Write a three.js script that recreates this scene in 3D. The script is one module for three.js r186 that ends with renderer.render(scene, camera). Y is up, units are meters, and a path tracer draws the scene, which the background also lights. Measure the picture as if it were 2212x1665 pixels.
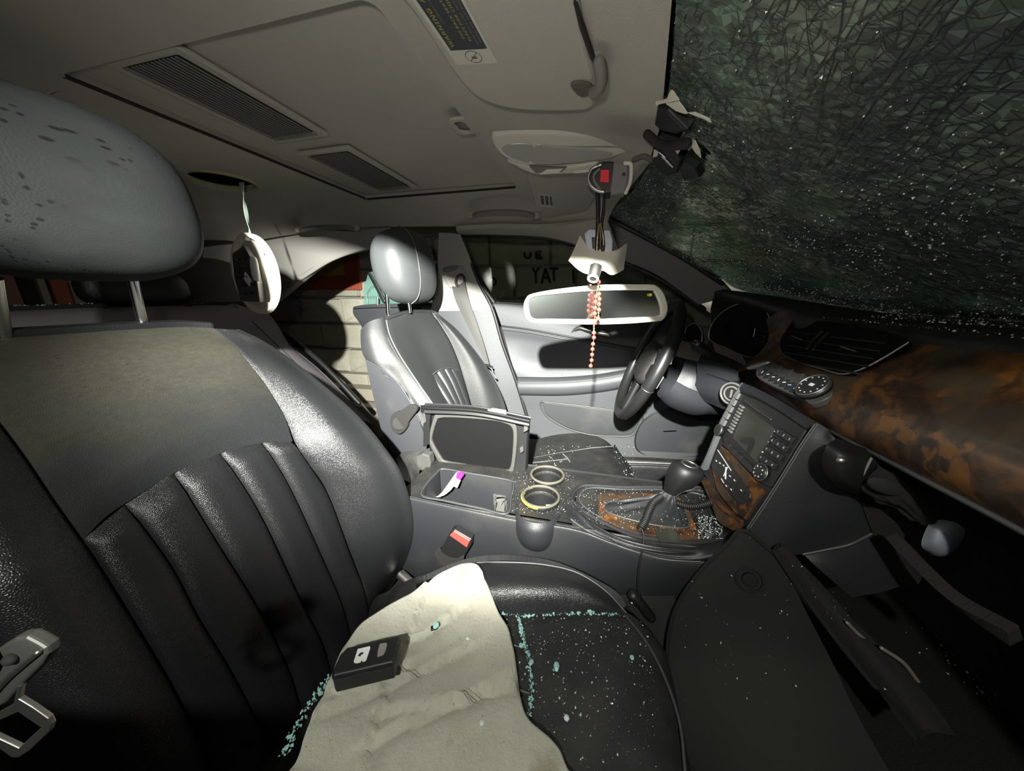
import * as THREE from 'three';
import { RoundedBoxGeometry } from 'three/addons/geometries/RoundedBoxGeometry.js';
import { mergeGeometries, mergeVertices } from 'three/addons/utils/BufferGeometryUtils.js';
import { TessellateModifier } from 'three/addons/modifiers/TessellateModifier.js';

// ---------------------------------------------------------------- camera, sky, lights, exposure
// Axes: +x towards the front of the car, +y up, +z towards the passenger side (where the photographer stands). Metres.
const scene = new THREE.Scene();
const FPX = 705, IW = 2212, IH = 1665;
const camera = new THREE.PerspectiveCamera(2 * Math.atan(IH / 2 / FPX) * 180 / Math.PI, IW / IH, 0.02, 60);
camera.position.set(0, 1.02, 0.72);
camera.rotation.order = 'YXZ';
camera.rotation.set(-15.69 * Math.PI / 180, 14.4 * Math.PI / 180, 0);
camera.updateMatrixWorld(true);
scene.background = new THREE.Color(0.0016, 0.0017, 0.0018);   // night, a closed garage

const renderer = new THREE.WebGLRenderer({ antialias: true });
renderer.toneMapping = THREE.LinearToneMapping;
renderer.toneMappingExposure = 1.0;
renderer.shadowMap.enabled = true;

function spot(pos, to, cd, deg, color, size = 1) {
  const l = new THREE.SpotLight(color, cd, 0, deg * Math.PI / 180, 1, 2);
  l.position.set(...pos); l.target.position.set(...to); scene.add(l, l.target);
  l.castShadow = true; l.shadow.radius = size; l.shadow.mapSize.set(2048, 2048); l.shadow.bias = -0.0005;
  return l;
}
// a hand torch held above the camera, outside the open side window: its hot spot and its spill
const TORCH = [-0.02, 1.350, 1.08];
spot(TORCH, [-0.44, 0.86, -0.70], 78, 36, 0xfffff4, 0.7).name = 'torch_beam';
spot(TORCH, [-0.24, 0.68, 0.02], 2.4, 76, 0xfdfff2, 0.7).name = 'torch_spill';
// added fill light beside the lens, lifts the ceiling and the shaded parts
spot([-0.06, 1.09, 0.745], [-0.25, 1.10, -0.6], 0.56, 70, 0xfffaf2, 0.8).name = 'added_fill_lamp';

// ---------------------------------------------------------------- helpers
const V = (x, y, z) => new THREE.Vector3(x, y, z);
let seed = 7;
const rnd = () => { seed = (seed * 1664525 + 1013904223) >>> 0; return seed / 4294967296; };
const rr = (a, b) => a + (b - a) * rnd();
const sstep = (a, b, x) => { const t = Math.min(1, Math.max(0, (x - a) / (b - a))); return t * t * (3 - 2 * t); };
const CP = camera.position.clone();
// a surveyed sight line: where the line of sight of a photo point meets a plane of the car
const ray = (px, py) => V((px - IW / 2) / FPX, -(py - IH / 2) / FPX, -1).applyQuaternion(camera.quaternion);
const pl = (o, n) => ({ o, n: n.clone().normalize() });
const zP = (z) => pl(V(0, 0, z), V(0, 0, 1)), yP = (y) => pl(V(0, y, 0), V(0, 1, 0)), xP = (x) => pl(V(x, 0, 0), V(1, 0, 0));
const p3 = (a, b, c) => pl(a, b.clone().sub(a).cross(c.clone().sub(a)));
const on = (px, py, P) => { const d = ray(px, py); return CP.clone().addScaledVector(d, P.o.clone().sub(CP).dot(P.n) / d.dot(P.n)); };
const Z = (px, py, z) => on(px, py, zP(z)), X = (px, py, x) => on(px, py, xP(x)), Y = (px, py, y) => on(px, py, yP(y));
const tri = (f) => (...a) => { const o = []; for (let i = 0; i < a.length; i += 3) o.push(f(a[i], a[i + 1], a[i + 2])); return o; };
const zz = tri(Z), xx = tri(X), yy = tri(Y), ww = tri(V);
const onP = (P, ...a) => { const o = []; for (let i = 0; i < a.length; i += 2) o.push(on(a[i], a[i + 1], P)); return o; };
const curvePt = (pts, t, closed = false) => {           // uniform Catmull-Rom through the points, t in 0..1
  const n = pts.length; if (n === 1) return pts[0].clone();
  const f = Math.min(t, 0.999999) * (closed ? n : n - 1), i = Math.floor(f), s = f - i;
  const g = (k) => closed ? pts[((k % n) + n) % n] : k < 0 ? pts[0].clone().multiplyScalar(2).sub(pts[1]) : k >= n ? pts[n - 1].clone().multiplyScalar(2).sub(pts[n - 2]) : pts[k];
  const a = g(i - 1), b = g(i), c = g(i + 1), d = g(i + 2), s2 = s * s, s3 = s2 * s;
  const w = [-0.5 * s3 + s2 - 0.5 * s, 1.5 * s3 - 2.5 * s2 + 1, -1.5 * s3 + 2 * s2 + 0.5 * s, 0.5 * s3 - 0.5 * s2];
  return V(0, 0, 0).addScaledVector(a, w[0]).addScaledVector(b, w[1]).addScaledVector(c, w[2]).addScaledVector(d, w[3]);
};
const resample = (pts, n) => Array.from({ length: n }, (_, i) => curvePt(pts, i / (n - 1)));

// a padded sheet lofted through rows of points; puff lifts it along its normal, thick gives it a back and edges
function patch(rows, { nu = 24, nv = 24, puff, thick = 0.006, flip = false, lin = false } = {}) {
  const P = [], cols = rows.map((r) => Array.from({ length: nu + 1 }, (_, i) => curvePt(r, i / nu)));
  for (let j = 0; j <= nv; j++) for (let i = 0; i <= nu; i++) {
    const c = cols.map((r) => r[i]);
    if (lin) { const f = Math.min(j / nv, 0.999999) * (c.length - 1), k = Math.floor(f); P.push(c[k].clone().lerp(c[k + 1], f - k)); }
    else P.push(curvePt(c, j / nv));
  }
  const id = (i, j) => j * (nu + 1) + i, N = [];
  for (let j = 0; j <= nv; j++) for (let i = 0; i <= nu; i++) {
    const a = P[id(Math.min(i + 1, nu), j)].clone().sub(P[id(Math.max(i - 1, 0), j)]), b = P[id(i, Math.min(j + 1, nv))].clone().sub(P[id(i, Math.max(j - 1, 0))]);
    N.push(a.cross(b).normalize());
  }
  let s = 0; for (let k = 0; k < P.length; k++) s += Math.sign(N[k].dot(CP.clone().sub(P[k])));
  const sg = (s >= 0 ? 1 : -1) * (flip ? -1 : 1); N.forEach((n) => n.multiplyScalar(sg));
  if (puff) for (let j = 0; j <= nv; j++) for (let i = 0; i <= nu; i++) P[id(i, j)].addScaledVector(N[id(i, j)], puff(i / nu, j / nv, P[id(i, j)]));
  const mj = nv >> 1, mi = nu >> 1, U = [0], W = [0];
  for (let i = 1; i <= nu; i++) U.push(U[i - 1] + P[id(i, mj)].distanceTo(P[id(i - 1, mj)]));
  for (let j = 1; j <= nv; j++) W.push(W[j - 1] + P[id(mi, j)].distanceTo(P[id(mi, j - 1)]));
  const pos = [], uv = [], idx = [], n = P.length;
  for (let k = 0; k < n; k++) { pos.push(P[k].x, P[k].y, P[k].z); uv.push(U[k % (nu + 1)], W[Math.floor(k / (nu + 1))]); }
  const quad = (a, b, c, d) => sg > 0 ? idx.push(a, b, c, a, c, d) : idx.push(a, c, b, a, d, c);
  for (let j = 0; j < nv; j++) for (let i = 0; i < nu; i++) quad(id(i, j), id(i + 1, j), id(i + 1, j + 1), id(i, j + 1));
  const front = new THREE.BufferGeometry(); front.setAttribute('position', new THREE.Float32BufferAttribute(pos, 3)); front.setAttribute('uv', new THREE.Float32BufferAttribute(uv, 2)); front.setIndex(idx);
  front.computeVertexNormals();
  if (!thick) return front;
  // back and rim, built coarser
  const ring = []; for (let i = 0; i < nu; i++) ring.push(id(i, 0)); for (let j = 0; j < nv; j++) ring.push(id(nu, j)); for (let i = nu; i > 0; i--) ring.push(id(i, nv)); for (let j = nv; j > 0; j--) ring.push(id(0, j));
  const bp = [], bu = [], bi = []; const su = Math.max(1, Math.round(nu / 8)), sv = Math.max(1, Math.round(nv / 8));
  for (const k of ring) { bp.push(P[k].x, P[k].y, P[k].z); bu.push(uv[k * 2], uv[k * 2 + 1]); }
  const R0 = ring.length; for (const k of ring) { const q = P[k].clone().addScaledVector(N[k], -thick); bp.push(q.x, q.y, q.z); bu.push(uv[k * 2], uv[k * 2 + 1]); }
  for (let k = 0; k < R0; k++) { const a = k, b = (k + 1) % R0; sg > 0 ? bi.push(a, a + R0, b, b, a + R0, b + R0) : bi.push(a, b, a + R0, b, b + R0, a + R0); }
  const b0 = bp.length / 3, q0 = [];
  for (let j = 0; j <= nv; j++) for (let i = 0; i <= nu; i++) { const q = P[id(i, j)].clone().addScaledVector(N[id(i, j)], -thick); bp.push(q.x, q.y, q.z); bu.push(uv[id(i, j) * 2], uv[id(i, j) * 2 + 1]); }
  for (let j = 0; j < nv; j++) for (let i = 0; i < nu; i++) { const a = b0 + id(i, j), b = b0 + id(i + 1, j), c = b0 + id(i + 1, j + 1), d = b0 + id(i, j + 1); sg > 0 ? bi.push(a, c, b, a, d, c) : bi.push(a, b, c, a, c, d); }
  const back = new THREE.BufferGeometry(); back.setAttribute('position', new THREE.Float32BufferAttribute(bp, 3)); back.setAttribute('uv', new THREE.Float32BufferAttribute(bu, 2)); back.setIndex(bi); back.computeVertexNormals();
  return mergeGeometries([front, back]);
}
// a plate whose outline lies on a plane: depth goes away from the viewer side of the plane
function slab(pts, P, { depth = 0.006, bevel = 0, curve = true, holes = [], seg = 3, lift = 0, div = 6 } = {}) {
  const n = P.n.clone(); if (n.dot(CP.clone().sub(P.o)) < 0) n.negate();
  const o = pts[0].clone(), e1 = Math.abs(n.y) > 0.95 ? V(1, 0, 0) : V(0, 1, 0).cross(n).normalize(); e1.addScaledVector(n, -e1.dot(n)).normalize();
  const e2 = n.clone().cross(e1);
  const flat = (ps) => { let q = ps.map((p) => { const d = p.clone().sub(o); return new THREE.Vector2(d.dot(e1), d.dot(e2)); }); if (curve) { const v3 = q.map((p) => V(p.x, p.y, 0)), m = ps.length * div; q = Array.from({ length: m }, (_, i) => curvePt(v3, i / m, true)).map((p) => new THREE.Vector2(p.x, p.y)); } return q; };
  const out = flat(pts); if (THREE.ShapeUtils.isClockWise(out)) out.reverse();
  const sh = new THREE.Shape(out); for (const h of holes) { const q = flat(h); if (!THREE.ShapeUtils.isClockWise(q)) q.reverse(); sh.holes.push(new THREE.Path(q)); }
  const g = new THREE.ExtrudeGeometry(sh, { depth: Math.max(depth - 2 * bevel, 0.0002), bevelEnabled: bevel > 0, bevelThickness: bevel, bevelSize: bevel, bevelOffset: -bevel, bevelSegments: seg, curveSegments: 4 });
  g.translate(0, 0, lift - depth + bevel);
  return g.applyMatrix4(new THREE.Matrix4().makeBasis(e1, e2, n).setPosition(o));
}
// a rectangle with rounded corners on a plane, given centre, half sizes and turn in the plane's own axes
const rrect = (w, h, r, n = 4) => { const o = []; for (const [cx, cy, a0] of [[w - r, h - r, 0], [-w + r, h - r, 90], [-w + r, -h + r, 180], [w - r, -h + r, 270]]) for (let i = 0; i <= n; i++) { const a = (a0 + 90 * i / n) * Math.PI / 180; o.push(new THREE.Vector2(cx + r * Math.cos(a), cy + r * Math.sin(a))); } return o; };
const tube = (pts, r, { seg = 0, rad = 8, closed = false } = {}) => {
  const c = new THREE.CatmullRomCurve3(pts, closed, 'centripetal'); const g = new THREE.TubeGeometry(c, seg || Math.max(8, pts.length * 8), r, rad, closed);
  if (closed) return g;
  const caps = [0, 1].map((t) => { const s = new THREE.SphereGeometry(r, rad, 6); const p = c.getPoint(t); return s.translate(p.x, p.y, p.z); });
  return mergeGeometries([g, ...caps]);
};
const box = (w, h, d, r = 0.002, seg = 2) => new RoundedBoxGeometry(w, h, d, seg, Math.min(r, w / 2.01, h / 2.01, d / 2.01));
const place = (g, p, rx = 0, ry = 0, rz = 0) => g.applyMatrix4(new THREE.Matrix4().compose(p, new THREE.Quaternion().setFromEuler(new THREE.Euler(rx, ry, rz)), V(1, 1, 1)));
// stand geometry that was made along +z on a plane: +z becomes the plane's normal (towards the viewer), +y its up
function basis(P, at, up = V(0, 1, 0)) { const n = P.n.clone(); if (n.dot(CP.clone().sub(P.o)) < 0) n.negate(); const e2 = up.clone().addScaledVector(n, -up.dot(n)).normalize(), e1 = e2.clone().cross(n); return new THREE.Matrix4().makeBasis(e1, e2, n).setPosition(at); }
const cyl = (r1, r2, a, b, seg = 20, open = false) => { const d = b.clone().sub(a), g = new THREE.CylinderGeometry(r2, r1, d.length(), seg, 1, open); g.translate(0, d.length() / 2, 0); return g.applyMatrix4(new THREE.Matrix4().compose(a, new THREE.Quaternion().setFromUnitVectors(V(0, 1, 0), d.normalize()), V(1, 1, 1))); };
const lathe = (prof, seg = 32) => new THREE.LatheGeometry(prof.map(([x, y]) => new THREE.Vector2(x, y)), seg);
const merge = (gs) => { const need = gs.some((g) => !g.index); return mergeGeometries(gs.map((g) => { const q = need && g.index ? g.toNonIndexed() : g; for (const k of Object.keys(q.attributes)) if (!['position', 'normal', 'uv'].includes(k)) q.deleteAttribute(k); return q; })); };
// a pillow: superellipsoid with its own exponents
function pillow(a, b, c, e1, e2, nu = 48, nv = 32) {
  const g = new THREE.SphereGeometry(1, nu, nv), p = g.attributes.position, f = (x, e) => Math.sign(x) * Math.pow(Math.abs(x), e);
  for (let i = 0; i < p.count; i++) {
    const x = p.getX(i), y = p.getY(i), z = p.getZ(i), la = Math.asin(Math.max(-1, Math.min(1, y))), lo = Math.atan2(z, x);
    p.setXYZ(i, a * f(Math.cos(la), e1) * f(Math.cos(lo), e2), b * f(Math.sin(la), e1), c * f(Math.cos(la), e1) * f(Math.sin(lo), e2));
  }
  g.computeVertexNormals(); const uv = g.attributes.uv; for (let i = 0; i < uv.count; i++) uv.setXY(i, uv.getX(i) * 0.6, uv.getY(i) * 0.3);
  return g;
}

// ---------------------------------------------------------------- names and tags
const used = new Map();
const numbered = (n) => { const k = used.get(n) ?? 0; used.set(n, k + 1); return k ? n + '_' + String(k).padStart(3, '0') : n; };
function thing(name, label, category, at = V(0, 0, 0), group) {
  const o = new THREE.Group(); o.name = numbered(name); o.position.copy(at); scene.add(o);
  o.userData = { label, category }; if (group) o.userData.group = group;
  return o;
}
function struct(name, at = V(0, 0, 0)) { const o = new THREE.Group(); o.name = name; o.position.copy(at); scene.add(o); o.userData = { kind: 'structure' }; return o; }
const moved = new WeakSet();
const rootOf = (o) => { while (o.parent && o.parent !== scene) o = o.parent; return o; };
function part(name, g, m, parent, label) {      // geometry comes in car coordinates and is stored relative to its thing
  const o = new THREE.Mesh(g, m); o.name = numbered(name); o.castShadow = o.receiveShadow = true;
  const b = rootOf(parent).position; if (!moved.has(g)) { g.translate(-b.x, -b.y, -b.z); moved.add(g); }
  parent.add(o); if (label) o.userData.label = label;
  return o;
}
function single(name, g, m, label, category, group, kind) {
  g.computeBoundingBox(); const c = g.boundingBox.getCenter(V(0, 0, 0)); c.y = g.boundingBox.min.y; g.translate(-c.x, -c.y, -c.z);
  const o = new THREE.Mesh(g, m); o.name = numbered(name); o.position.copy(c); o.castShadow = o.receiveShadow = true; scene.add(o);
  o.userData = { label, category }; if (group) o.userData.group = group; if (kind) o.userData.kind = kind;
  return o;
}

// ---------------------------------------------------------------- textures and materials
const hash = (x, y, s = 0) => { let h = (x * 374761393 + y * 668265263 + s * 144665) | 0; h = Math.imul(h ^ (h >>> 13), 1274126177); return ((h ^ (h >>> 16)) >>> 0) / 4294967296; };
const vn = (x, y, per, s = 0) => { const ix = Math.floor(x), iy = Math.floor(y), fx = x - ix, fy = y - iy, u = fx * fx * (3 - 2 * fx), v = fy * fy * (3 - 2 * fy), w = (a) => ((a % per) + per) % per; const h = (a, b) => hash(w(a), w(b), s); return (h(ix, iy) * (1 - u) + h(ix + 1, iy) * u) * (1 - v) + (h(ix, iy + 1) * (1 - u) + h(ix + 1, iy + 1) * u) * v; };
const fbm = (x, y, per, oct = 5, s = 0) => { let a = 0.5, t = 0, n = 0; for (let i = 0; i < oct; i++) { t += a * vn(x * per, y * per, per, s + i); n += a; a *= 0.5; per *= 2; } return t / n; };
function worley(x, y, per, s = 0) { const cx = Math.floor(x * per), cy = Math.floor(y * per); let d1 = 9, d2 = 9, id = 0; for (let j = -1; j <= 1; j++) for (let i = -1; i <= 1; i++) { const gx = cx + i, gy = cy + j, wx = ((gx % per) + per) % per, wy = ((gy % per) + per) % per; const px = gx + hash(wx, wy, s), py = gy + hash(wx, wy, s + 9), d = Math.hypot(px - x * per, py - y * per); if (d < d1) { d2 = d1; d1 = d; id = hash(wx, wy, s + 3); } else if (d < d2) d2 = d; } return [d1, d2, id]; }
function tex(n, f, { srgb = false, size = 1, sizeY } = {}) {
  const d = new Uint8Array(n * n * 4);
  for (let y = 0; y < n; y++) for (let x = 0; x < n; x++) { const v = f(x / n, y / n), o = (y * n + x) * 4; if (typeof v === 'number') d[o] = d[o + 1] = d[o + 2] = Math.max(0, Math.min(255, v * 255)); else for (let c = 0; c < 3; c++) d[o + c] = Math.max(0, Math.min(255, v[c] * 255)); d[o + 3] = 255; }
  const t = new THREE.DataTexture(d, n, n); t.wrapS = t.wrapT = THREE.RepeatWrapping; t.magFilter = THREE.LinearFilter; t.minFilter = THREE.LinearMipmapLinearFilter; t.generateMipmaps = true; if (srgb) t.colorSpace = THREE.SRGBColorSpace;
  t.repeat.set(1 / size, 1 / (sizeY ?? size)); t.needsUpdate = true; return t;
}
const mix3 = (a, b, t) => [a[0] + (b[0] - a[0]) * t, a[1] + (b[1] - a[1]) * t, a[2] + (b[2] - a[2]) * t];
const leatherBump = tex(512, (x, y) => { const [a, b] = worley(x, y, 44, 1), [c, d] = worley(x + 0.3, y + 0.1, 90, 5); return 0.35 + 0.5 * Math.min(1, (b - a) * 1.6) + 0.15 * Math.min(1, (d - c)) - 0.25 * fbm(x, y, 8, 3, 2); }, { size: 0.11 });
const leatherRough = tex(512, (x, y) => 0.27 + 0.16 * fbm(x, y, 6, 5, 11), { size: 0.45 });
const dustTop = tex(1024, (x, y) => {          // dust lying on the shoulders of the backrest, rain marked, thinning downwards; x across 0.62 m, y down 0.31 m
  const n = fbm(x, y, 6, 6, 21), fine = fbm(x, y, 90, 3, 5), d = sstep(1.02, 0.18, y + 0.55 * (n - 0.5)) * (0.72 + 0.28 * n); let c = mix3([0.115, 0.12, 0.13], [0.235, 0.228, 0.195], Math.min(1, d * (0.75 + 0.5 * fine)));
  const [a, , id] = worley(x, y, 44, 31), zone = sstep(0.42, 0.58, fbm(x, y, 5, 3, 35)) * sstep(0.62, 0.35, y); if (id > 0.5) c = mix3(c, [0.11, 0.11, 0.115], sstep(0.26, 0.12, a + 0.22 * fbm(x, y, 80, 2, 8)) * 0.75 * zone);
  const fl = hash(Math.floor(x * 1024), Math.floor(y * 1024), 4); return fl > 0.9992 ? c.map((v) => v + 0.3) : c;
}, { srgb: true, size: 0.62, sizeY: 0.31 });
const dustMap = tex(1024, (x, y) => {
  const d = sstep(0.30, 0.75, fbm(x, y, 5, 6, 21)) * 0.75 + 0.25 * fbm(x, y, 60, 3, 5); const [a] = worley(x, y, 26, 31), [, , id] = worley(x, y, 26, 31);
  const spot = id > 0.55 ? sstep(0.30, 0.16, a + 0.25 * fbm(x, y, 50, 2, 8)) : 0; let c = mix3([0.22, 0.22, 0.22], [0.31, 0.30, 0.27], d);
  const fl = hash(Math.floor(x * 1024), Math.floor(y * 1024), 4) > 0.9985 ? 0.35 : 0; return c.map((v) => v + fl);
}, { srgb: true, size: 0.42 });
const greyLeatherMap = tex(1024, (x, y) => {
  const d = sstep(0.35, 0.8, fbm(x, y, 6, 5, 71)); let c = mix3([0.155, 0.165, 0.17], [0.19, 0.198, 0.20], d); const [a, , id] = worley(x, y, 44, 33);
  const zone = sstep(0.38, 0.52, fbm(x, y, 4, 2, 77)); const spot = id > 0.6 ? sstep(0.40, 0.22, a + 0.16 * fbm(x, y, 60, 2, 8)) * zone : 0; return mix3(c, [0.045, 0.05, 0.055], spot * 0.8);
}, { srgb: true, size: 0.30 });
const speckMap = tex(1024, (x, y) => {         // black leather or plastic strewn with glass dust and scratches
  let c = mix3([0.135, 0.135, 0.138], [0.19, 0.186, 0.175], sstep(0.3, 0.9, fbm(x, y, 9, 6, 41))); const h = hash(Math.floor(x * 512), Math.floor(y * 512), 7); if (h > 0.993) c = c.map((v) => v + 0.45 * (h - 0.993) / 0.007); return c;
}, { srgb: true, size: 0.30 });
const scuffMap = tex(512, (x, y) => mix3([0.205, 0.207, 0.218], [0.265, 0.262, 0.255], sstep(0.45, 0.85, fbm(x, y, 4, 6, 51))), { srgb: true, size: 0.5 });
const fabricBump = tex(256, (x, y) => 0.5 * hash(Math.floor(x * 256), Math.floor(y * 256), 3) + 0.5 * fbm(x, y, 32, 3, 3), { size: 0.06 });
const feltBump = tex(512, (x, y) => 0.6 * fbm(x, y, 40, 4, 13) + 0.4 * hash(Math.floor(x * 512), Math.floor(y * 512), 9), { size: 0.15 });
const feltMap = tex(1024, (x, y) => {
  let c = mix3([0.77, 0.76, 0.71], [0.83, 0.82, 0.77], fbm(x, y, 18, 4, 61)); const st = sstep(0.56, 0.72, fbm(x, y, 5, 5, 64)); c = mix3(c, [0.60, 0.565, 0.49], st * 0.55);
  const [a, , id] = worley(x, y, 34, 66); if (id > 0.93) c = mix3(c, [0.5, 0.47, 0.42], sstep(0.09, 0.04, a) * 0.8); return c;
}, { srgb: true, size: 0.33 });
const linerMap = tex(512, (x, y) => mix3([0.645, 0.63, 0.595], [0.685, 0.67, 0.635], fbm(x, y, 5, 5, 81)), { srgb: true, size: 0.6 });
const burlMap = tex(1024, (x, y) => {
  const wx = x + 0.10 * (fbm(x, y, 4, 4, 91) - 0.5) * 2, wy = y + 0.10 * (fbm(x, y, 4, 4, 97) - 0.5) * 2; const g = fbm(((wx % 1) + 1) % 1, ((wy % 1) + 1) % 1, 7, 5, 93), r = Math.abs(Math.sin((g * 9 + fbm(x, y, 3, 3, 95) * 4) * Math.PI));
  const k = 0.6 * fbm(wx - Math.floor(wx), wy - Math.floor(wy), 22, 5, 94) + 0.4 * fbm(x, y, 6, 4, 92); let c = mix3([0.20, 0.13, 0.075], [0.50, 0.315, 0.135], sstep(0.32, 0.68, k)); c = mix3(c, [0.15, 0.10, 0.065], (1 - sstep(0.0, 0.5, r)) * 0.45 * sstep(0.4, 0.7, fbm(x, y, 9, 3, 98))); const gold = sstep(0.60, 0.66, fbm(x, y, 8, 5, 99)); c = mix3(c, [0.66, 0.42, 0.14], gold * 0.7);
  const worn = sstep(0.56, 0.66, fbm(x, y, 6, 5, 101)); return mix3(c, [0.30, 0.26, 0.215], worn * 0.75);
}, { srgb: true, size: 0.26 });
const carpetBump = tex(512, (x, y) => hash(Math.floor(x * 256), Math.floor(y * 256), 15), { size: 0.12 });
const blockBump = tex(512, (x, y) => 0.6 * fbm(x, y, 14, 5, 111) + 0.4 * (1 - sstep(0.05, 0.2, worley(x, y, 30, 112)[0])), { size: 0.5 });
const blockMap = tex(512, (x, y) => mix3([0.70, 0.685, 0.62], [0.80, 0.79, 0.735], fbm(x, y, 8, 5, 115)), { srgb: true, size: 0.9 });
const glassSmear = tex(512, (x, y) => 0.25 + 0.5 * fbm(x, y, 5, 6, 121), { size: 0.5 });

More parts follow.
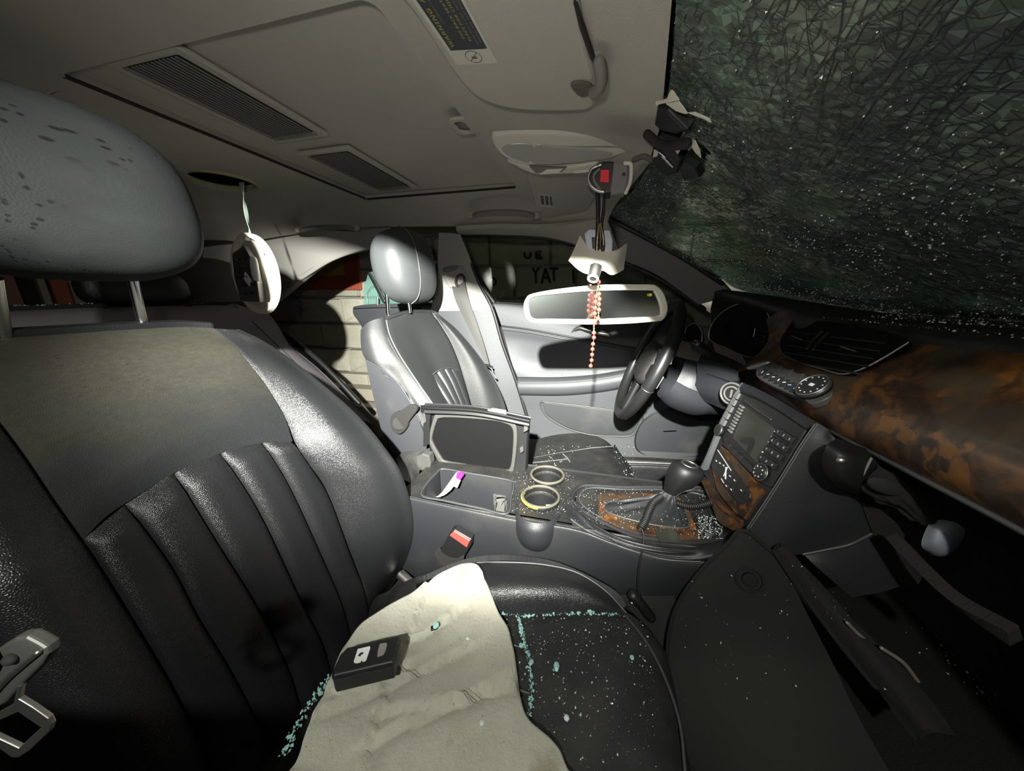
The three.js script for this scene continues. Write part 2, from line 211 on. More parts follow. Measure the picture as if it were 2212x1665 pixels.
const std = (o) => new THREE.MeshStandardMaterial(o), phy = (o) => new THREE.MeshPhysicalMaterial(o), lin = (r, g, b) => new THREE.Color().setRGB(r, g, b);
const M = {
  leather: std({ color: lin(0.0125, 0.0128, 0.0145), roughness: 1, roughnessMap: leatherRough, bumpMap: leatherBump, bumpScale: 0.0005 }),
  dustyTop: phy({ map: dustTop, roughness: 0.7, specularIntensity: 0.4, bumpMap: leatherBump, bumpScale: 0.0004 }),
  dusty: std({ map: dustMap, roughness: 0.62, bumpMap: leatherBump, bumpScale: 0.0004 }),
  greyLeather: phy({ map: greyLeatherMap, color: lin(0.52, 0.53, 0.53), roughness: 0.6, specularIntensity: 0.25, bumpMap: leatherBump, bumpScale: 0.0002 }),
  driver: std({ color: lin(0.024, 0.025, 0.027), roughness: 0.5, bumpMap: leatherBump, bumpScale: 0.0003 }),
  speck: std({ map: speckMap, roughness: 0.5, bumpMap: leatherBump, bumpScale: 0.0003 }),
  shell: std({ map: scuffMap, color: lin(1.05, 1.08, 1.13), roughness: 0.5 }),
  console: std({ map: scuffMap, color: lin(0.55, 0.56, 0.60), roughness: 0.48, bumpMap: leatherBump, bumpScale: 0.0003 }),
  door: std({ color: lin(0.060, 0.062, 0.070), roughness: 0.5, bumpMap: leatherBump, bumpScale: 0.0003 }),
  column: std({ color: lin(0.028, 0.030, 0.037), roughness: 0.5 }),
  wheel: std({ color: lin(0.013, 0.013, 0.014), roughness: 0.38 }),
  headrest: std({ color: lin(0.052, 0.056, 0.060), roughness: 0.5, bumpMap: leatherBump, bumpScale: 0.0002 }),
  wornRim: std({ color: lin(0.085, 0.08, 0.06), roughness: 0.7 }),
  void: phy({ color: lin(0.004, 0.004, 0.0045), roughness: 0.8, specularIntensity: 0.25 }),
  buckle: std({ color: lin(0.055, 0.055, 0.052), roughness: 0.4 }),
  black: std({ color: lin(0.0085, 0.0085, 0.0095), roughness: 0.5 }),
  matte: std({ color: lin(0.013, 0.0125, 0.012), roughness: 0.85 }),
  darkFoam: std({ color: lin(0.015, 0.0138, 0.0125), roughness: 0.95, bumpMap: feltBump, bumpScale: 0.002 }),
  piping: std({ color: lin(0.05, 0.05, 0.052), roughness: 0.4 }),
  stitch: std({ color: lin(0.12, 0.12, 0.12), roughness: 0.7 }),
  liner: std({ map: linerMap, roughness: 0.95, bumpMap: fabricBump, bumpScale: 0.0003 }),
  pillar: std({ color: lin(0.34, 0.33, 0.31), roughness: 0.9, bumpMap: fabricBump, bumpScale: 0.0003 }),
  linerDark: std({ color: lin(0.17, 0.165, 0.155), roughness: 0.9 }),
  taupe: std({ color: lin(0.10, 0.09, 0.085), roughness: 0.9 }),
  beige: std({ color: lin(0.52, 0.50, 0.43), roughness: 0.45 }),
  beigeLight: std({ color: lin(0.66, 0.65, 0.56), roughness: 0.42 }),
  lens: phy({ color: lin(0.62, 0.62, 0.60), roughness: 0.25, transmission: 0.55, thickness: 0.004, ior: 1.5 }),
  chrome: std({ color: lin(0.80, 0.80, 0.82), metalness: 1, roughness: 0.14 }),
  dullMetal: std({ color: lin(0.42, 0.41, 0.40), metalness: 1, roughness: 0.42 }),
  brass: std({ color: lin(0.75, 0.56, 0.28), metalness: 1, roughness: 0.3 }),
  wood: phy({ map: burlMap, color: lin(0.50, 0.52, 0.56), roughness: 0.5, clearcoat: 0.25, clearcoatRoughness: 0.35 }),
  woodDusty: phy({ map: burlMap, color: lin(0.52, 0.50, 0.50), roughness: 0.7 }),
  silverWood: std({ color: lin(0.30, 0.26, 0.21), roughness: 0.35, metalness: 0.3 }),
  bench: std({ color: lin(0.20, 0.18, 0.20), roughness: 0.75, bumpMap: fabricBump, bumpScale: 0.0003 }),
  felt: std({ map: feltMap, color: lin(0.64, 0.64, 0.63), roughness: 1, bumpMap: feltBump, bumpScale: 0.0012 }),
  binFelt: std({ color: lin(0.045, 0.036, 0.031), roughness: 1, bumpMap: carpetBump, bumpScale: 0.003 }),
  tunnelCarpet: std({ color: lin(0.06, 0.058, 0.053), roughness: 1, bumpMap: carpetBump, bumpScale: 0.003 }),
  carpet: std({ color: lin(0.018, 0.0175, 0.016), roughness: 1, bumpMap: carpetBump, bumpScale: 0.003 }),
  rubber: std({ color: lin(0.0125, 0.012, 0.0105), roughness: 0.8, bumpMap: feltBump, bumpScale: 0.0005 }),
  white: std({ color: lin(0.78, 0.78, 0.76), roughness: 0.5 }),
  paper: std({ color: lin(0.62, 0.63, 0.63), roughness: 0.8 }),
  red: std({ color: lin(0.72, 0.01, 0.02), roughness: 0.45 }),
  redSoft: std({ color: lin(0.62, 0.06, 0.05), roughness: 0.4 }),
  coral: std({ color: lin(0.50, 0.05, 0.035), roughness: 0.5 }),
  yellow: std({ color: lin(0.75, 0.60, 0.03), roughness: 0.5 }),
  magenta: std({ color: lin(0.55, 0.02, 0.36), roughness: 0.4 }),
  screen: phy({ color: lin(0.035, 0.036, 0.030), roughness: 0.28, clearcoat: 0.6, clearcoatRoughness: 0.15 }),
  key: std({ color: lin(0.020, 0.020, 0.021), roughness: 0.4 }),
  keyGrey: std({ color: lin(0.15, 0.15, 0.15), roughness: 0.45 }),
  belt: std({ color: lin(0.055, 0.054, 0.052), roughness: 0.65, bumpMap: fabricBump, bumpScale: 0.0003 }),
  mirror: std({ color: lin(0.46, 0.50, 0.49), metalness: 1, roughness: 0.13 }),
  tint: phy({ color: lin(0.90, 0.93, 0.89), roughness: 0.02, transmission: 1, thickness: 0, ior: 1.5 }),
  teal: phy({ color: lin(0.45, 0.68, 0.64), roughness: 0.05, transmission: 0.85, thickness: 0, ior: 1.5 }),
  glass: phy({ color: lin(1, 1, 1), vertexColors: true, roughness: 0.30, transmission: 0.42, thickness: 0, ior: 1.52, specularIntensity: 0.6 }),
  crack: std({ color: lin(0.006, 0.013, 0.010), roughness: 0.6 }),
  crumb: phy({ color: lin(0.86, 0.95, 0.93), roughness: 0.06, transmission: 0.35, thickness: 0.003, ior: 1.5, specularIntensity: 1 }),
  sparkle: std({ color: lin(0.86, 0.92, 0.90), roughness: 0.18 }),
  tealCrumb: phy({ color: lin(0.50, 0.82, 0.80), roughness: 0.1, transmission: 0.4, thickness: 0.004, ior: 1.5 }),
  clear: phy({ color: lin(0.50, 0.54, 0.62), roughness: 0.5, transmission: 0.25, thickness: 0 }),
  block: [0, 1, 2].map((i) => std({ map: blockMap, color: lin(1 - 0.07 * i, 1 - 0.07 * i, 1 - 0.08 * i), roughness: 1, bumpMap: blockBump, bumpScale: 0.004 })),
  mortar: std({ color: lin(0.36, 0.345, 0.30), roughness: 1, bumpMap: blockBump, bumpScale: 0.004 }),
  concrete: std({ color: lin(0.52, 0.51, 0.47), roughness: 1, bumpMap: blockBump, bumpScale: 0.004 }),
  redBoard: std({ color: lin(0.36, 0.075, 0.045), roughness: 0.6 }),
  yellowBoard: std({ color: lin(0.42, 0.27, 0.06), roughness: 0.7 }),
  paint: std({ color: lin(0.03, 0.028, 0.026), roughness: 0.9 }),
  timber: std({ color: lin(0.34, 0.31, 0.25), roughness: 0.85 }),
  brownBoard: std({ color: lin(0.28, 0.12, 0.095), roughness: 0.75 }),
  foamEdge: std({ color: lin(0.40, 0.37, 0.22), roughness: 0.9 }),
};
// flat print: a canvas drawn in its own pixels and laid on a plate of its own
function print(w, h, draw) {
  const c = document.createElement('canvas'); c.width = w; c.height = h; const x = c.getContext('2d'); draw(x, w, h);
  const t = new THREE.CanvasTexture(c); t.colorSpace = THREE.SRGBColorSpace; t.magFilter = THREE.LinearFilter; return t;
}
// four corners (bottom left, bottom right, top right, top left as the print reads) -> a thin printed plate
function quadPlate(a, b, c, d, lift, n, nx = 1, ny = 1) {
  const pos = [], uv = [], idx = [];
  for (let j = 0; j <= ny; j++) for (let i = 0; i <= nx; i++) { const u = i / nx, v = j / ny; const p = a.clone().multiplyScalar((1 - u) * (1 - v)).addScaledVector(b, u * (1 - v)).addScaledVector(c, u * v).addScaledVector(d, (1 - u) * v); if (n) p.addScaledVector(n, lift); pos.push(p.x, p.y, p.z); uv.push(u, v); }
  for (let j = 0; j < ny; j++) for (let i = 0; i < nx; i++) { const k = j * (nx + 1) + i; idx.push(k, k + 1, k + nx + 2, k, k + nx + 2, k + nx + 1); }
  const g = new THREE.BufferGeometry(); g.setAttribute('position', new THREE.Float32BufferAttribute(pos, 3)); g.setAttribute('uv', new THREE.Float32BufferAttribute(uv, 2)); g.setIndex(idx); g.computeVertexNormals(); return g;
}

// ================================================================ SETTING
// ---------------------------------------------------------------- the garage around the car
{
  const g = struct('floor'); part('floor_slab', box(9, 0.12, 6.4, 0.01).translate(-0.4, -0.06, 0.4), M.concrete, g);
  const c = struct('ceiling_garage'); part('ceiling_slab', box(9, 0.15, 6.4, 0.01).translate(-0.4, 2.675, 0.4), M.concrete, c);
  const front = struct('wall_front'); part('wall_face', box(0.2, 2.6, 6.2, 0.01).translate(3.9, 1.3, 0.4), M.concrete, front);
  const near = struct('wall_near'); part('wall_face', box(9, 2.6, 0.2, 0.01).translate(-0.4, 1.3, 3.5), M.concrete, near);
  // block walls: every block is a piece with its own slightly uneven face
  const blockGeo = [0, 1, 2].map((k) => { const q = new RoundedBoxGeometry(0.406, 0.192, 0.09, 1, 0.007), p = q.attributes.position; for (let i = 0; i < p.count; i++) p.setXYZ(i, p.getX(i) + (hash(i, k) - 0.5) * 0.006, p.getY(i) + (hash(i, k + 5) - 0.5) * 0.006, p.getZ(i) + (hash(i, k + 9) - 0.5) * 0.005); q.computeVertexNormals(); const uv = q.attributes.uv; for (let i = 0; i < uv.count; i++) uv.setXY(i, p.getX(i) + k * 0.37, p.getY(i) + k * 0.21); return q; });
  const lay = (wall, n, rows, y0, put) => { for (let j = 0; j < rows; j++) for (let i = 0; i < n; i++) { const o = new THREE.Mesh(blockGeo[(i * 7 + j * 3) % 3], M.block[(i * 5 + j * 2) % 3]); o.name = numbered('block'); o.castShadow = o.receiveShadow = true; put(o, i, j, y0 + j * 0.2065 + 0.1); wall.add(o); } };
  const far = struct('wall_far'); part('mortar', box(6.6, 2.6, 0.12, 0.005).translate(-1.6, 1.3, -1.668), M.mortar, far);
  lay(far, 13, 12, 0.17, (o, i, j, y) => o.position.set(-4.50 + i * 0.4185 + (j % 2 ? 0.2 : -0.04), y, -1.6 + rr(-0.002, 0.002)));
  const rear = struct('wall_rear'); part('mortar', box(0.12, 2.6, 6.2, 0.005).translate(-4.62, 1.3, 0.4), M.mortar, rear);
  lay(rear, 7, 10, 0.45, (o, i, j, y) => { o.position.set(-4.55, y, -1.5 + i * 0.4185 + (j % 2 ? 0.2 : 0)); o.rotation.y = Math.PI / 2; });
  // the painted letters on the far wall, brushed strokes
  const S = (...a) => { const p = onP(zP(-1.551), ...a), gs = []; for (let i = 0; i + 1 < p.length; i += 2) { const d = p[i + 1].clone().sub(p[i]), l = d.length(); gs.push(place(box(l, 0.016, 0.003, 0.001, 1), p[i].clone().addScaledVector(d, 0.5), 0, 0, Math.atan2(d.y, d.x))); } return merge(gs); };
  part('letter', S(1133, 545, 1134, 556, 1134, 556, 1145, 557, 1145, 557, 1146, 544), M.paint, far);
  part('letter', S(1158, 544, 1158, 558, 1158, 544, 1170, 544, 1158, 551, 1168, 551, 1158, 558, 1172, 558), M.paint, far);
  part('letter', S(1150, 578, 1157, 589, 1165, 577, 1157, 589, 1157, 589, 1158, 612), M.paint, far);
  part('letter', S(1170, 613, 1178, 580, 1178, 580, 1189, 612, 1173, 600, 1186, 600), M.paint, far);
  part('letter', S(1186, 580, 1206, 580, 1196, 580, 1197, 607), M.paint, far);
  part('letter', S(1238, 582, 1240, 612), M.paint, far);
  part('letter', S(1055, 606, 1062, 599, 1062, 599, 1071, 604, 1071, 604, 1070, 615, 1070, 615, 1060, 618, 1060, 618, 1055, 606), M.paint, far);
}
{
  // a framed board on the far wall
  const t = thing('wall_board', 'framed board on the block wall behind the car, red frame round a yellow panel', 'board', V(-2.25, 1.05, -1.54));
  part('panel', box(0.74, 0.62, 0.014, 0.002).translate(-2.28, 1.46, -1.538), M.yellowBoard, t, 'yellow panel');
  part('rail', box(1.0, 0.105, 0.022, 0.002).translate(-2.28, 1.102, -1.538), M.redBoard, t, 'red lower rail'); part('rail', box(1.0, 0.105, 0.022, 0.002).translate(-2.28, 1.82, -1.538), M.redBoard, t);
  part('stile', box(0.13, 0.62, 0.022, 0.002).translate(-1.843, 1.463, -1.538), M.redBoard, t); part('stile', box(0.13, 0.62, 0.022, 0.002).translate(-2.715, 1.463, -1.538), M.redBoard, t);
  const b = thing('timber_beam', 'pale timber beam lying by the block wall outside the open rear door, the upper of two', 'beam', V(-1.9, 0.25, -1.3)); part('beam', place(box(1.2, 0.09, 0.12, 0.006), V(-1.95, 0.30, -1.28), 0, 0.05, 0), M.timber, b);
  const b2 = thing('timber_beam', 'pale timber beam on the garage floor under another, outside the open rear door', 'beam', V(-1.9, 0, -1.2)); part('beam', place(box(1.3, 0.24, 0.16, 0.006), V(-1.95, 0.12, -1.25), 0, -0.04, 0), M.timber, b2);
  // boards and pipes leaning behind the car, seen through the empty rear window
  const lean = [[8, 'dark brown board leaning in the garage, seen at the edge under the near headrest', M.brownBoard, 0.10], [62, 'narrow dark board leaning behind the car, second from the edge under the near headrest', M.matte, 0.07], [92, 'pale grey pipe leaning behind the car beside a dark board', M.timber, 0.05], [136, 'rust red board leaning between two pale pipes behind the car', M.redBoard, 0.06], [160, 'broad pale plank leaning behind the car left of the chrome headrest post', M.timber, 0.16], [222, 'red board leaning behind the car close to the chrome headrest post', M.redBoard, 0.11]];
  for (const [px, label, m, w] of lean) { const p = Z(px, 640, -0.35 - px * 0.0018), q = p.clone(); const dir = p.clone().sub(CP).setY(0).normalize(); q.copy(CP).addScaledVector(dir, 3.05 + 0.09 * lean.findIndex((a) => a[0] === px)); const o = thing('leaning_board', label, 'board', V(q.x, 0, q.z), 'boards leaning behind the car'); part('plank', place(box(w, 2.0, 0.035, 0.006), V(q.x, 0.98, q.z), 0.06, Math.atan2(-dir.x, -dir.z), px % 2 ? 0.05 : -0.06), m, o); }
}
// ---------------------------------------------------------------- headliner
const drop = (x, z) => 1.345 - (z < 0 ? 0.085 : 0.008) * Math.pow(Math.max(0, Math.abs(z + 0.02) - 0.40) / 0.25, 2) - (x < -0.9 ? 0.10 * Math.pow((-0.9 - x) / 0.7, 1.6) : 0) - (x > -0.15 ? 0.045 * Math.pow((x + 0.15) / 0.24, 2) : 0) - 0.006 * sstep(0, 1, (x + 0.27) / 0.05) ;
{
  const V2 = (x, z) => new THREE.Vector2(x, -z);
  const out = [V2(0.0, -0.66), V2(0.055, -0.42), V2(0.086, -0.16), V2(0.083, 0), V2(0.073, 0.1), V2(0.05, 0.28), V2(0.01, 0.5), V2(-0.04, 0.66), V2(-1.0, 0.66), V2(-1.55, 0.55), V2(-1.66, 0.2), V2(-1.68, -0.1), V2(-1.66, -0.35), V2(-1.56, -0.52), V2(-1.1, -0.60), V2(-0.8, -0.62)];
  const sh = new THREE.Shape(out);
  const hole = new THREE.Path(); rrect(0.280, 0.361, 0.02, 4).forEach((p, i) => { const q = [p.x - 0.555, p.y + 0.0625]; i ? hole.lineTo(...q) : hole.moveTo(...q); }); hole.closePath();
  const dome = new THREE.Path(); dome.absellipse(-1.083, 0.115, 0.075, 0.085, 0, Math.PI * 2, true);
  sh.holes.push(hole, dome);
  let g = new THREE.ExtrudeGeometry(sh, { depth: 0.018, bevelEnabled: false, curveSegments: 40 });
  g.rotateX(-Math.PI / 2);
  g = new TessellateModifier(0.045, 9).modify(g.index ? g.toNonIndexed() : g);
  const p = g.attributes.position; for (let i = 0; i < p.count; i++) p.setY(i, p.getY(i) + drop(p.getX(i), p.getZ(i)));
  // smooth only the large faces
  const nrm = []; const e = 0.004; for (let i = 0; i < p.count; i += 3) { const a = V(p.getX(i), p.getY(i), p.getZ(i)), b = V(p.getX(i + 1), p.getY(i + 1), p.getZ(i + 1)), c = V(p.getX(i + 2), p.getY(i + 2), p.getZ(i + 2)), f = b.sub(a).cross(c.sub(a)).normalize(); for (let k = 0; k < 3; k++) { if (Math.abs(f.y) < 0.6) nrm.push(f.x, f.y, f.z); else { const x = p.getX(i + k), z = p.getZ(i + k), n = V(-(drop(x + e, z) - drop(x - e, z)) / (2 * e), 1, -(drop(x, z + e) - drop(x, z - e)) / (2 * e)).normalize().multiplyScalar(Math.sign(f.y)); nrm.push(n.x, n.y, n.z); } } }
  g.setAttribute('normal', new THREE.Float32BufferAttribute(nrm, 3)); const uv = g.attributes.uv; for (let i = 0; i < uv.count; i++) uv.setXY(i, p.getX(i), p.getZ(i));
  const c = struct('ceiling'); part('headliner', g, M.liner, c);
  // outer roof skin and the well above the lamp hole
  const roof = patch([ww(0.1, 1.42, -0.66, 0.12, 1.45, 0, 0.1, 1.42, 0.68), ww(-0.6, 1.45, -0.66, -0.6, 1.48, 0, -0.6, 1.45, 0.68), ww(-1.75, 1.34, -0.64, -1.75, 1.38, 0, -1.75, 1.34, 0.66)], { nu: 8, nv: 8, thick: 0.02 });
  part('roof_skin', roof, M.matte, c);
  const lip = new THREE.TorusGeometry(1, 0.1, 8, 48); lip.scale(0.077, 0.087, 0.06); lip.rotateX(Math.PI / 2); lip.translate(-1.083, 1.3385, -0.115); part('hole_lip', lip, M.foamEdge, c, 'frayed yellowish edge of the lamp hole');
  // roof rail above the near window, where the torch looks in
  part('roof_rail', tube(ww(-0.01, 1.251, 0.665, -0.08, 1.273, 0.665, -0.20, 1.304, 0.665, -0.28, 1.330, 0.665, -0.44, 1.350, 0.665, -0.9, 1.345, 0.655, -1.5, 1.29, 0.64), 0.016, { seg: 60 }), M.liner, c);
  part('roof_side', patch([ww(0.02, 1.236, 0.668, -0.08, 1.273, 0.668, -0.20, 1.304, 0.668, -0.28, 1.330, 0.668, -0.44, 1.350, 0.668, -0.9, 1.345, 0.655, -1.6, 1.28, 0.64), ww(0.06, 1.40, 0.68, -0.1, 1.44, 0.68, -0.2, 1.45, 0.68, -0.3, 1.45, 0.68, -0.45, 1.46, 0.68, -0.9, 1.45, 0.68, -1.6, 1.40, 0.66)], { nu: 24, nv: 3, thick: 0.02 }), M.matte, c);
}
// ---------------------------------------------------------------- sunroof shade with its two grilles
{
  const t = thing('sunroof_shade', 'grey fabric sunroof shade in the ceiling with two slatted vents and a pull recess', 'sunroof shade', V(-0.55, 1.345, -0.06));
  const rows = []; for (const x of [-0.827, -0.72, -0.6, -0.45, -0.283]) rows.push([-0.412, -0.2, 0, 0.2, 0.286].map((z) => V(x, 1.3575 + 0.002 * Math.cos((x + 0.55) * 5), z)));
  part('panel', patch(rows, { nu: 30, nv: 24, thick: 0.012, puff: (u, v) => -0.006 * sstep(0.55, 0.75, v) * sstep(0.0, 0.1, u) }), M.liner, t);
  const vent = (x0, x1, z0, z1, n) => {
    const P = yP(1.349), w = (z1 - z0) / 2, h = (x1 - x0) / 2, cx = (x0 + x1) / 2, cz = (z0 + z1) / 2; const r = (a, b, rad) => rrect(a, b, rad, 3).map((q) => V(cx + q.x, 1.349, cz + q.y));
    const fr = part('vent_frame', slab(r(h + 0.017, w + 0.015, 0.006), P, { depth: 0.008, bevel: 0.0025, curve: false, holes: [r(h, w, 0.003)] }), M.liner, t);
    part('vent_back', slab(r(h + 0.004, w + 0.004, 0.003).map((p) => p.setY(1.3545)), yP(1.3545), { depth: 0.002, curve: false }), M.matte, fr);
    for (let i = 0; i < n; i++) part('slat', place(box(0.0036, 0.0014, 2 * w + 0.004, 0.0005, 1), V(x0 + (i + 0.5) * (x1 - x0) / n, 1.3475, cz)), M.linerDark, fr);
  };
  vent(-0.722, -0.607, 0.031, 0.279, 14); vent(-0.727, -0.608, -0.347, -0.060, 14);
  part('shade_seal', tube(ww(-0.832, 1.3475, 0.292, -0.832, 1.3475, 0.1, -0.832, 1.3475, -0.2, -0.832, 1.3475, -0.412), 0.0035), M.matte, t, 'dark gap seal'); part('shade_seal', tube(ww(-0.828, 1.3475, -0.4195, -0.6, 1.3475, -0.4195, -0.283, 1.3475, -0.4195), 0.0035), M.matte, t);
  const ring = (a, b) => rrect(a, b, 0.011, 4).map((q) => V(-0.292 + q.x, 1.3455, -0.012 + q.y));
  const pull = part('pull_frame', slab(ring(0.020, 0.034), yP(1.3455), { depth: 0.006, bevel: 0.002, curve: false, holes: [ring(0.011, 0.023)] }), M.liner, t, 'rounded pull frame');
  part('pull_recess', slab(ring(0.014, 0.026).map((p) => p.setY(1.3525)), yP(1.3525), { depth: 0.002, curve: false }), M.linerDark, pull);
}
// ---------------------------------------------------------------- pillars
{
  const c = struct('trim_1');
  part('rear_pillar', patch([
    zz(842, 500, -.60, 760, 500, -.60, 680, 495, -.58, 600, 492, -.55, 520, 490, -.50, 445, 488, -.45),
    zz(840, 522, -.655, 770, 530, -.655, 700, 538, -.64, 610, 548, -.61, 520, 550, -.57, 440, 540, -.50),
    zz(838, 528, -.672, 774, 542, -.672, 712, 564, -.672, 655, 590, -.665, 560, 605, -.635, 430, 578, -.53),
    zz(836, 530, -.69, 774, 544, -.69, 708, 568, -.685, 605, 635, -.675, 560, 652, -.66, 425, 630, -.55),
    zz(836, 532, -.72, 774, 546, -.72, 708, 571, -.715, 590, 665, -.70, 545, 700, -.68, 420, 700, -.56),
  ], { nu: 40, nv: 30, thick: 0.02 }), M.pillar, c);
  part('pillar_seam', tube(zz(605, 606, -.655, 618, 609, -.661, 632, 606, -.664), 0.0018), M.linerDark, c);
  const b = struct('trim_2');
  part('pillar_upper', patch([
    zz(948, 502, -.655, 970, 503, -.66, 994, 506, -.67), zz(946, 545, -.67, 985, 548, -.672, 1013, 552, -.68), zz(944, 600, -.68, 992, 603, -.675, 1034, 606, -.69), zz(930, 672, -.685, 1000, 671, -.68, 1064, 670, -.695),
  ], { nu: 16, nv: 24, thick: 0.02 }), M.pillar, b);
  part('pillar_lower', patch([
    zz(930, 671, -.69, 1000, 671, -.685, 1062, 670, -.70), zz(932, 740, -.69, 1015, 740, -.68, 1088, 742, -.70), zz(935, 820, -.685, 1040, 820, -.675, 1117, 822, -.70), zz(940, 900, -.68, 1060, 900, -.67, 1142, 905, -.70), zz(950, 1010, -.66, 1075, 1010, -.65, 1172, 1000, -.68),
  ], { nu: 16, nv: 24, thick: 0.02 }), M.door, b);
  part('pillar_seal', tube(zz(992, 507, -.69, 1012, 555, -.69, 1036, 612, -.69, 1064, 668, -.70, 1085, 740, -.70, 1114, 820, -.70, 1140, 905, -.69), 0.008, { seg: 40 }), M.black, b, 'black rubber door seal');
  part('latch_plate', slab(zz(1083, 660, -.69, 1098, 662, -.69, 1106, 712, -.69, 1092, 716, -.69), zP(-.69), { depth: 0.01, bevel: 0.003, curve: false }), M.chrome, b, 'bright chrome striker plate');
  // windscreen pillar at the far side and the one beside the camera
  const a = struct('trim_3');
  part('screen_pillar', patch([
    zz(1215, 515, -.69, 1290, 478, -.64, 1318, 472, -.62), zz(1340, 560, -.69, 1385, 520, -.64, 1420, 524, -.62), zz(1430, 600, -.69, 1480, 575, -.64, 1545, 602, -.62), zz(1500, 660, -.70, 1540, 650, -.66, 1585, 640, -.62),
  ], { nu: 16, nv: 24, thick: 0.02 }), M.linerDark, a);
  part('screen_seal', tube(zz(1308, 468, -.61, 1400, 516, -.61, 1480, 560, -.61, 1560, 612, -.61), 0.008, { seg: 30 }), M.black, a, 'black windscreen seal');
  part('pillar_head', patch([ zz(985, 497, -.61, 1080, 492, -.61, 1180, 492, -.61, 1310, 470, -.60), zz(992, 507, -.69, 1078, 507, -.69, 1200, 516, -.69, 1345, 564, -.69) ], { nu: 24, nv: 6, thick: 0.015 }), M.liner, a);
  const n = struct('trim_4');
  part('screen_pillar', patch([ww(-0.01, 1.238, 0.668, 0.037, 1.194, 0.668, 0.15, 1.165, 0.675, 0.30, 1.12, 0.69, 0.55, 1.0, 0.71), ww(-0.02, 1.33, 0.668, 0.06, 1.30, 0.668, 0.20, 1.24, 0.675, 0.36, 1.17, 0.69, 0.60, 1.04, 0.71)], { nu: 24, nv: 6, thick: 0.02 }), M.linerDark, n);
}
// ---------------------------------------------------------------- floor of the car, bulkhead, rear of the cabin, near door
{
  const f = struct('floor_cabin');
  part('floor_pan', box(3.5, 0.03, 1.44, 0.01).translate(-0.8, 0.235, 0), M.carpet, f);
  part('bulkhead', patch([ww(0.95, 1.0, -0.72, 0.95, 1.0, 0.72), ww(0.98, 0.6, -0.72, 0.98, 0.6, 0.72), ww(0.80, 0.22, -0.72, 0.80, 0.22, 0.72)], { nu: 4, nv: 8, thick: 0.03 }), M.matte, f);
  part('near_sill', box(2.2, 0.20, 0.10, 0.02).translate(-0.3, 0.30, 0.75), M.void, f);
  part('tunnel_carpet', patch([zz(1290, 1283, .12, 1350, 1288, .12, 1420, 1288, .122, 1480, 1285, .124), zz(1310, 1350, .125, 1370, 1360, .125, 1430, 1360, .127, 1480, 1360, .127), zz(1330, 1440, .135, 1380, 1460, .135, 1430, 1460, .137, 1480, 1460, .137)], { nu: 16, nv: 14, thick: 0.01 }), M.tunnelCarpet, f, 'worn grey tunnel carpet');
  const s = struct('wall_car_far'); // body side behind the far trim
  part('body_side', box(2.0, 0.62, 0.04, 0.01).translate(0.4, 0.56, -0.78), M.matte, s);
  const d = struct('door_2');
  part('door_shell', box(1.25, 0.60, 0.09, 0.02).translate(-0.02, 0.58, 0.845), M.door, d);
  part('window_sill', box(1.25, 0.03, 0.05, 0.008).translate(-0.02, 0.882, 0.815), M.black, d);
  const q = struct('wall_car_near');
  part('quarter_panel', box(1.2, 0.75, 0.05, 0.02).translate(-1.35, 0.60, 0.72), M.matte, q);
  const r = struct('trim_5');
  part('rear_shelf', patch([ww(-1.38, 0.965, 0.62, -1.40, 0.972, 0, -1.40, 0.965, -0.62), ww(-1.75, 0.955, 0.6, -1.75, 0.965, 0, -1.75, 0.955, -0.6), ww(-2.05, 0.93, 0.5, -2.05, 0.94, 0, -2.05, 0.93, -0.5)], { nu: 20, nv: 8, thick: 0.02 }), M.matte, r);
  part('boot_side', patch([zz(470, 585, -.55, 425, 590, -.52, 415, 625, -.52), zz(560, 640, -.64, 500, 660, -.6, 440, 672, -.55)], { nu: 8, nv: 8, thick: 0.02 }), M.taupe, r);
}
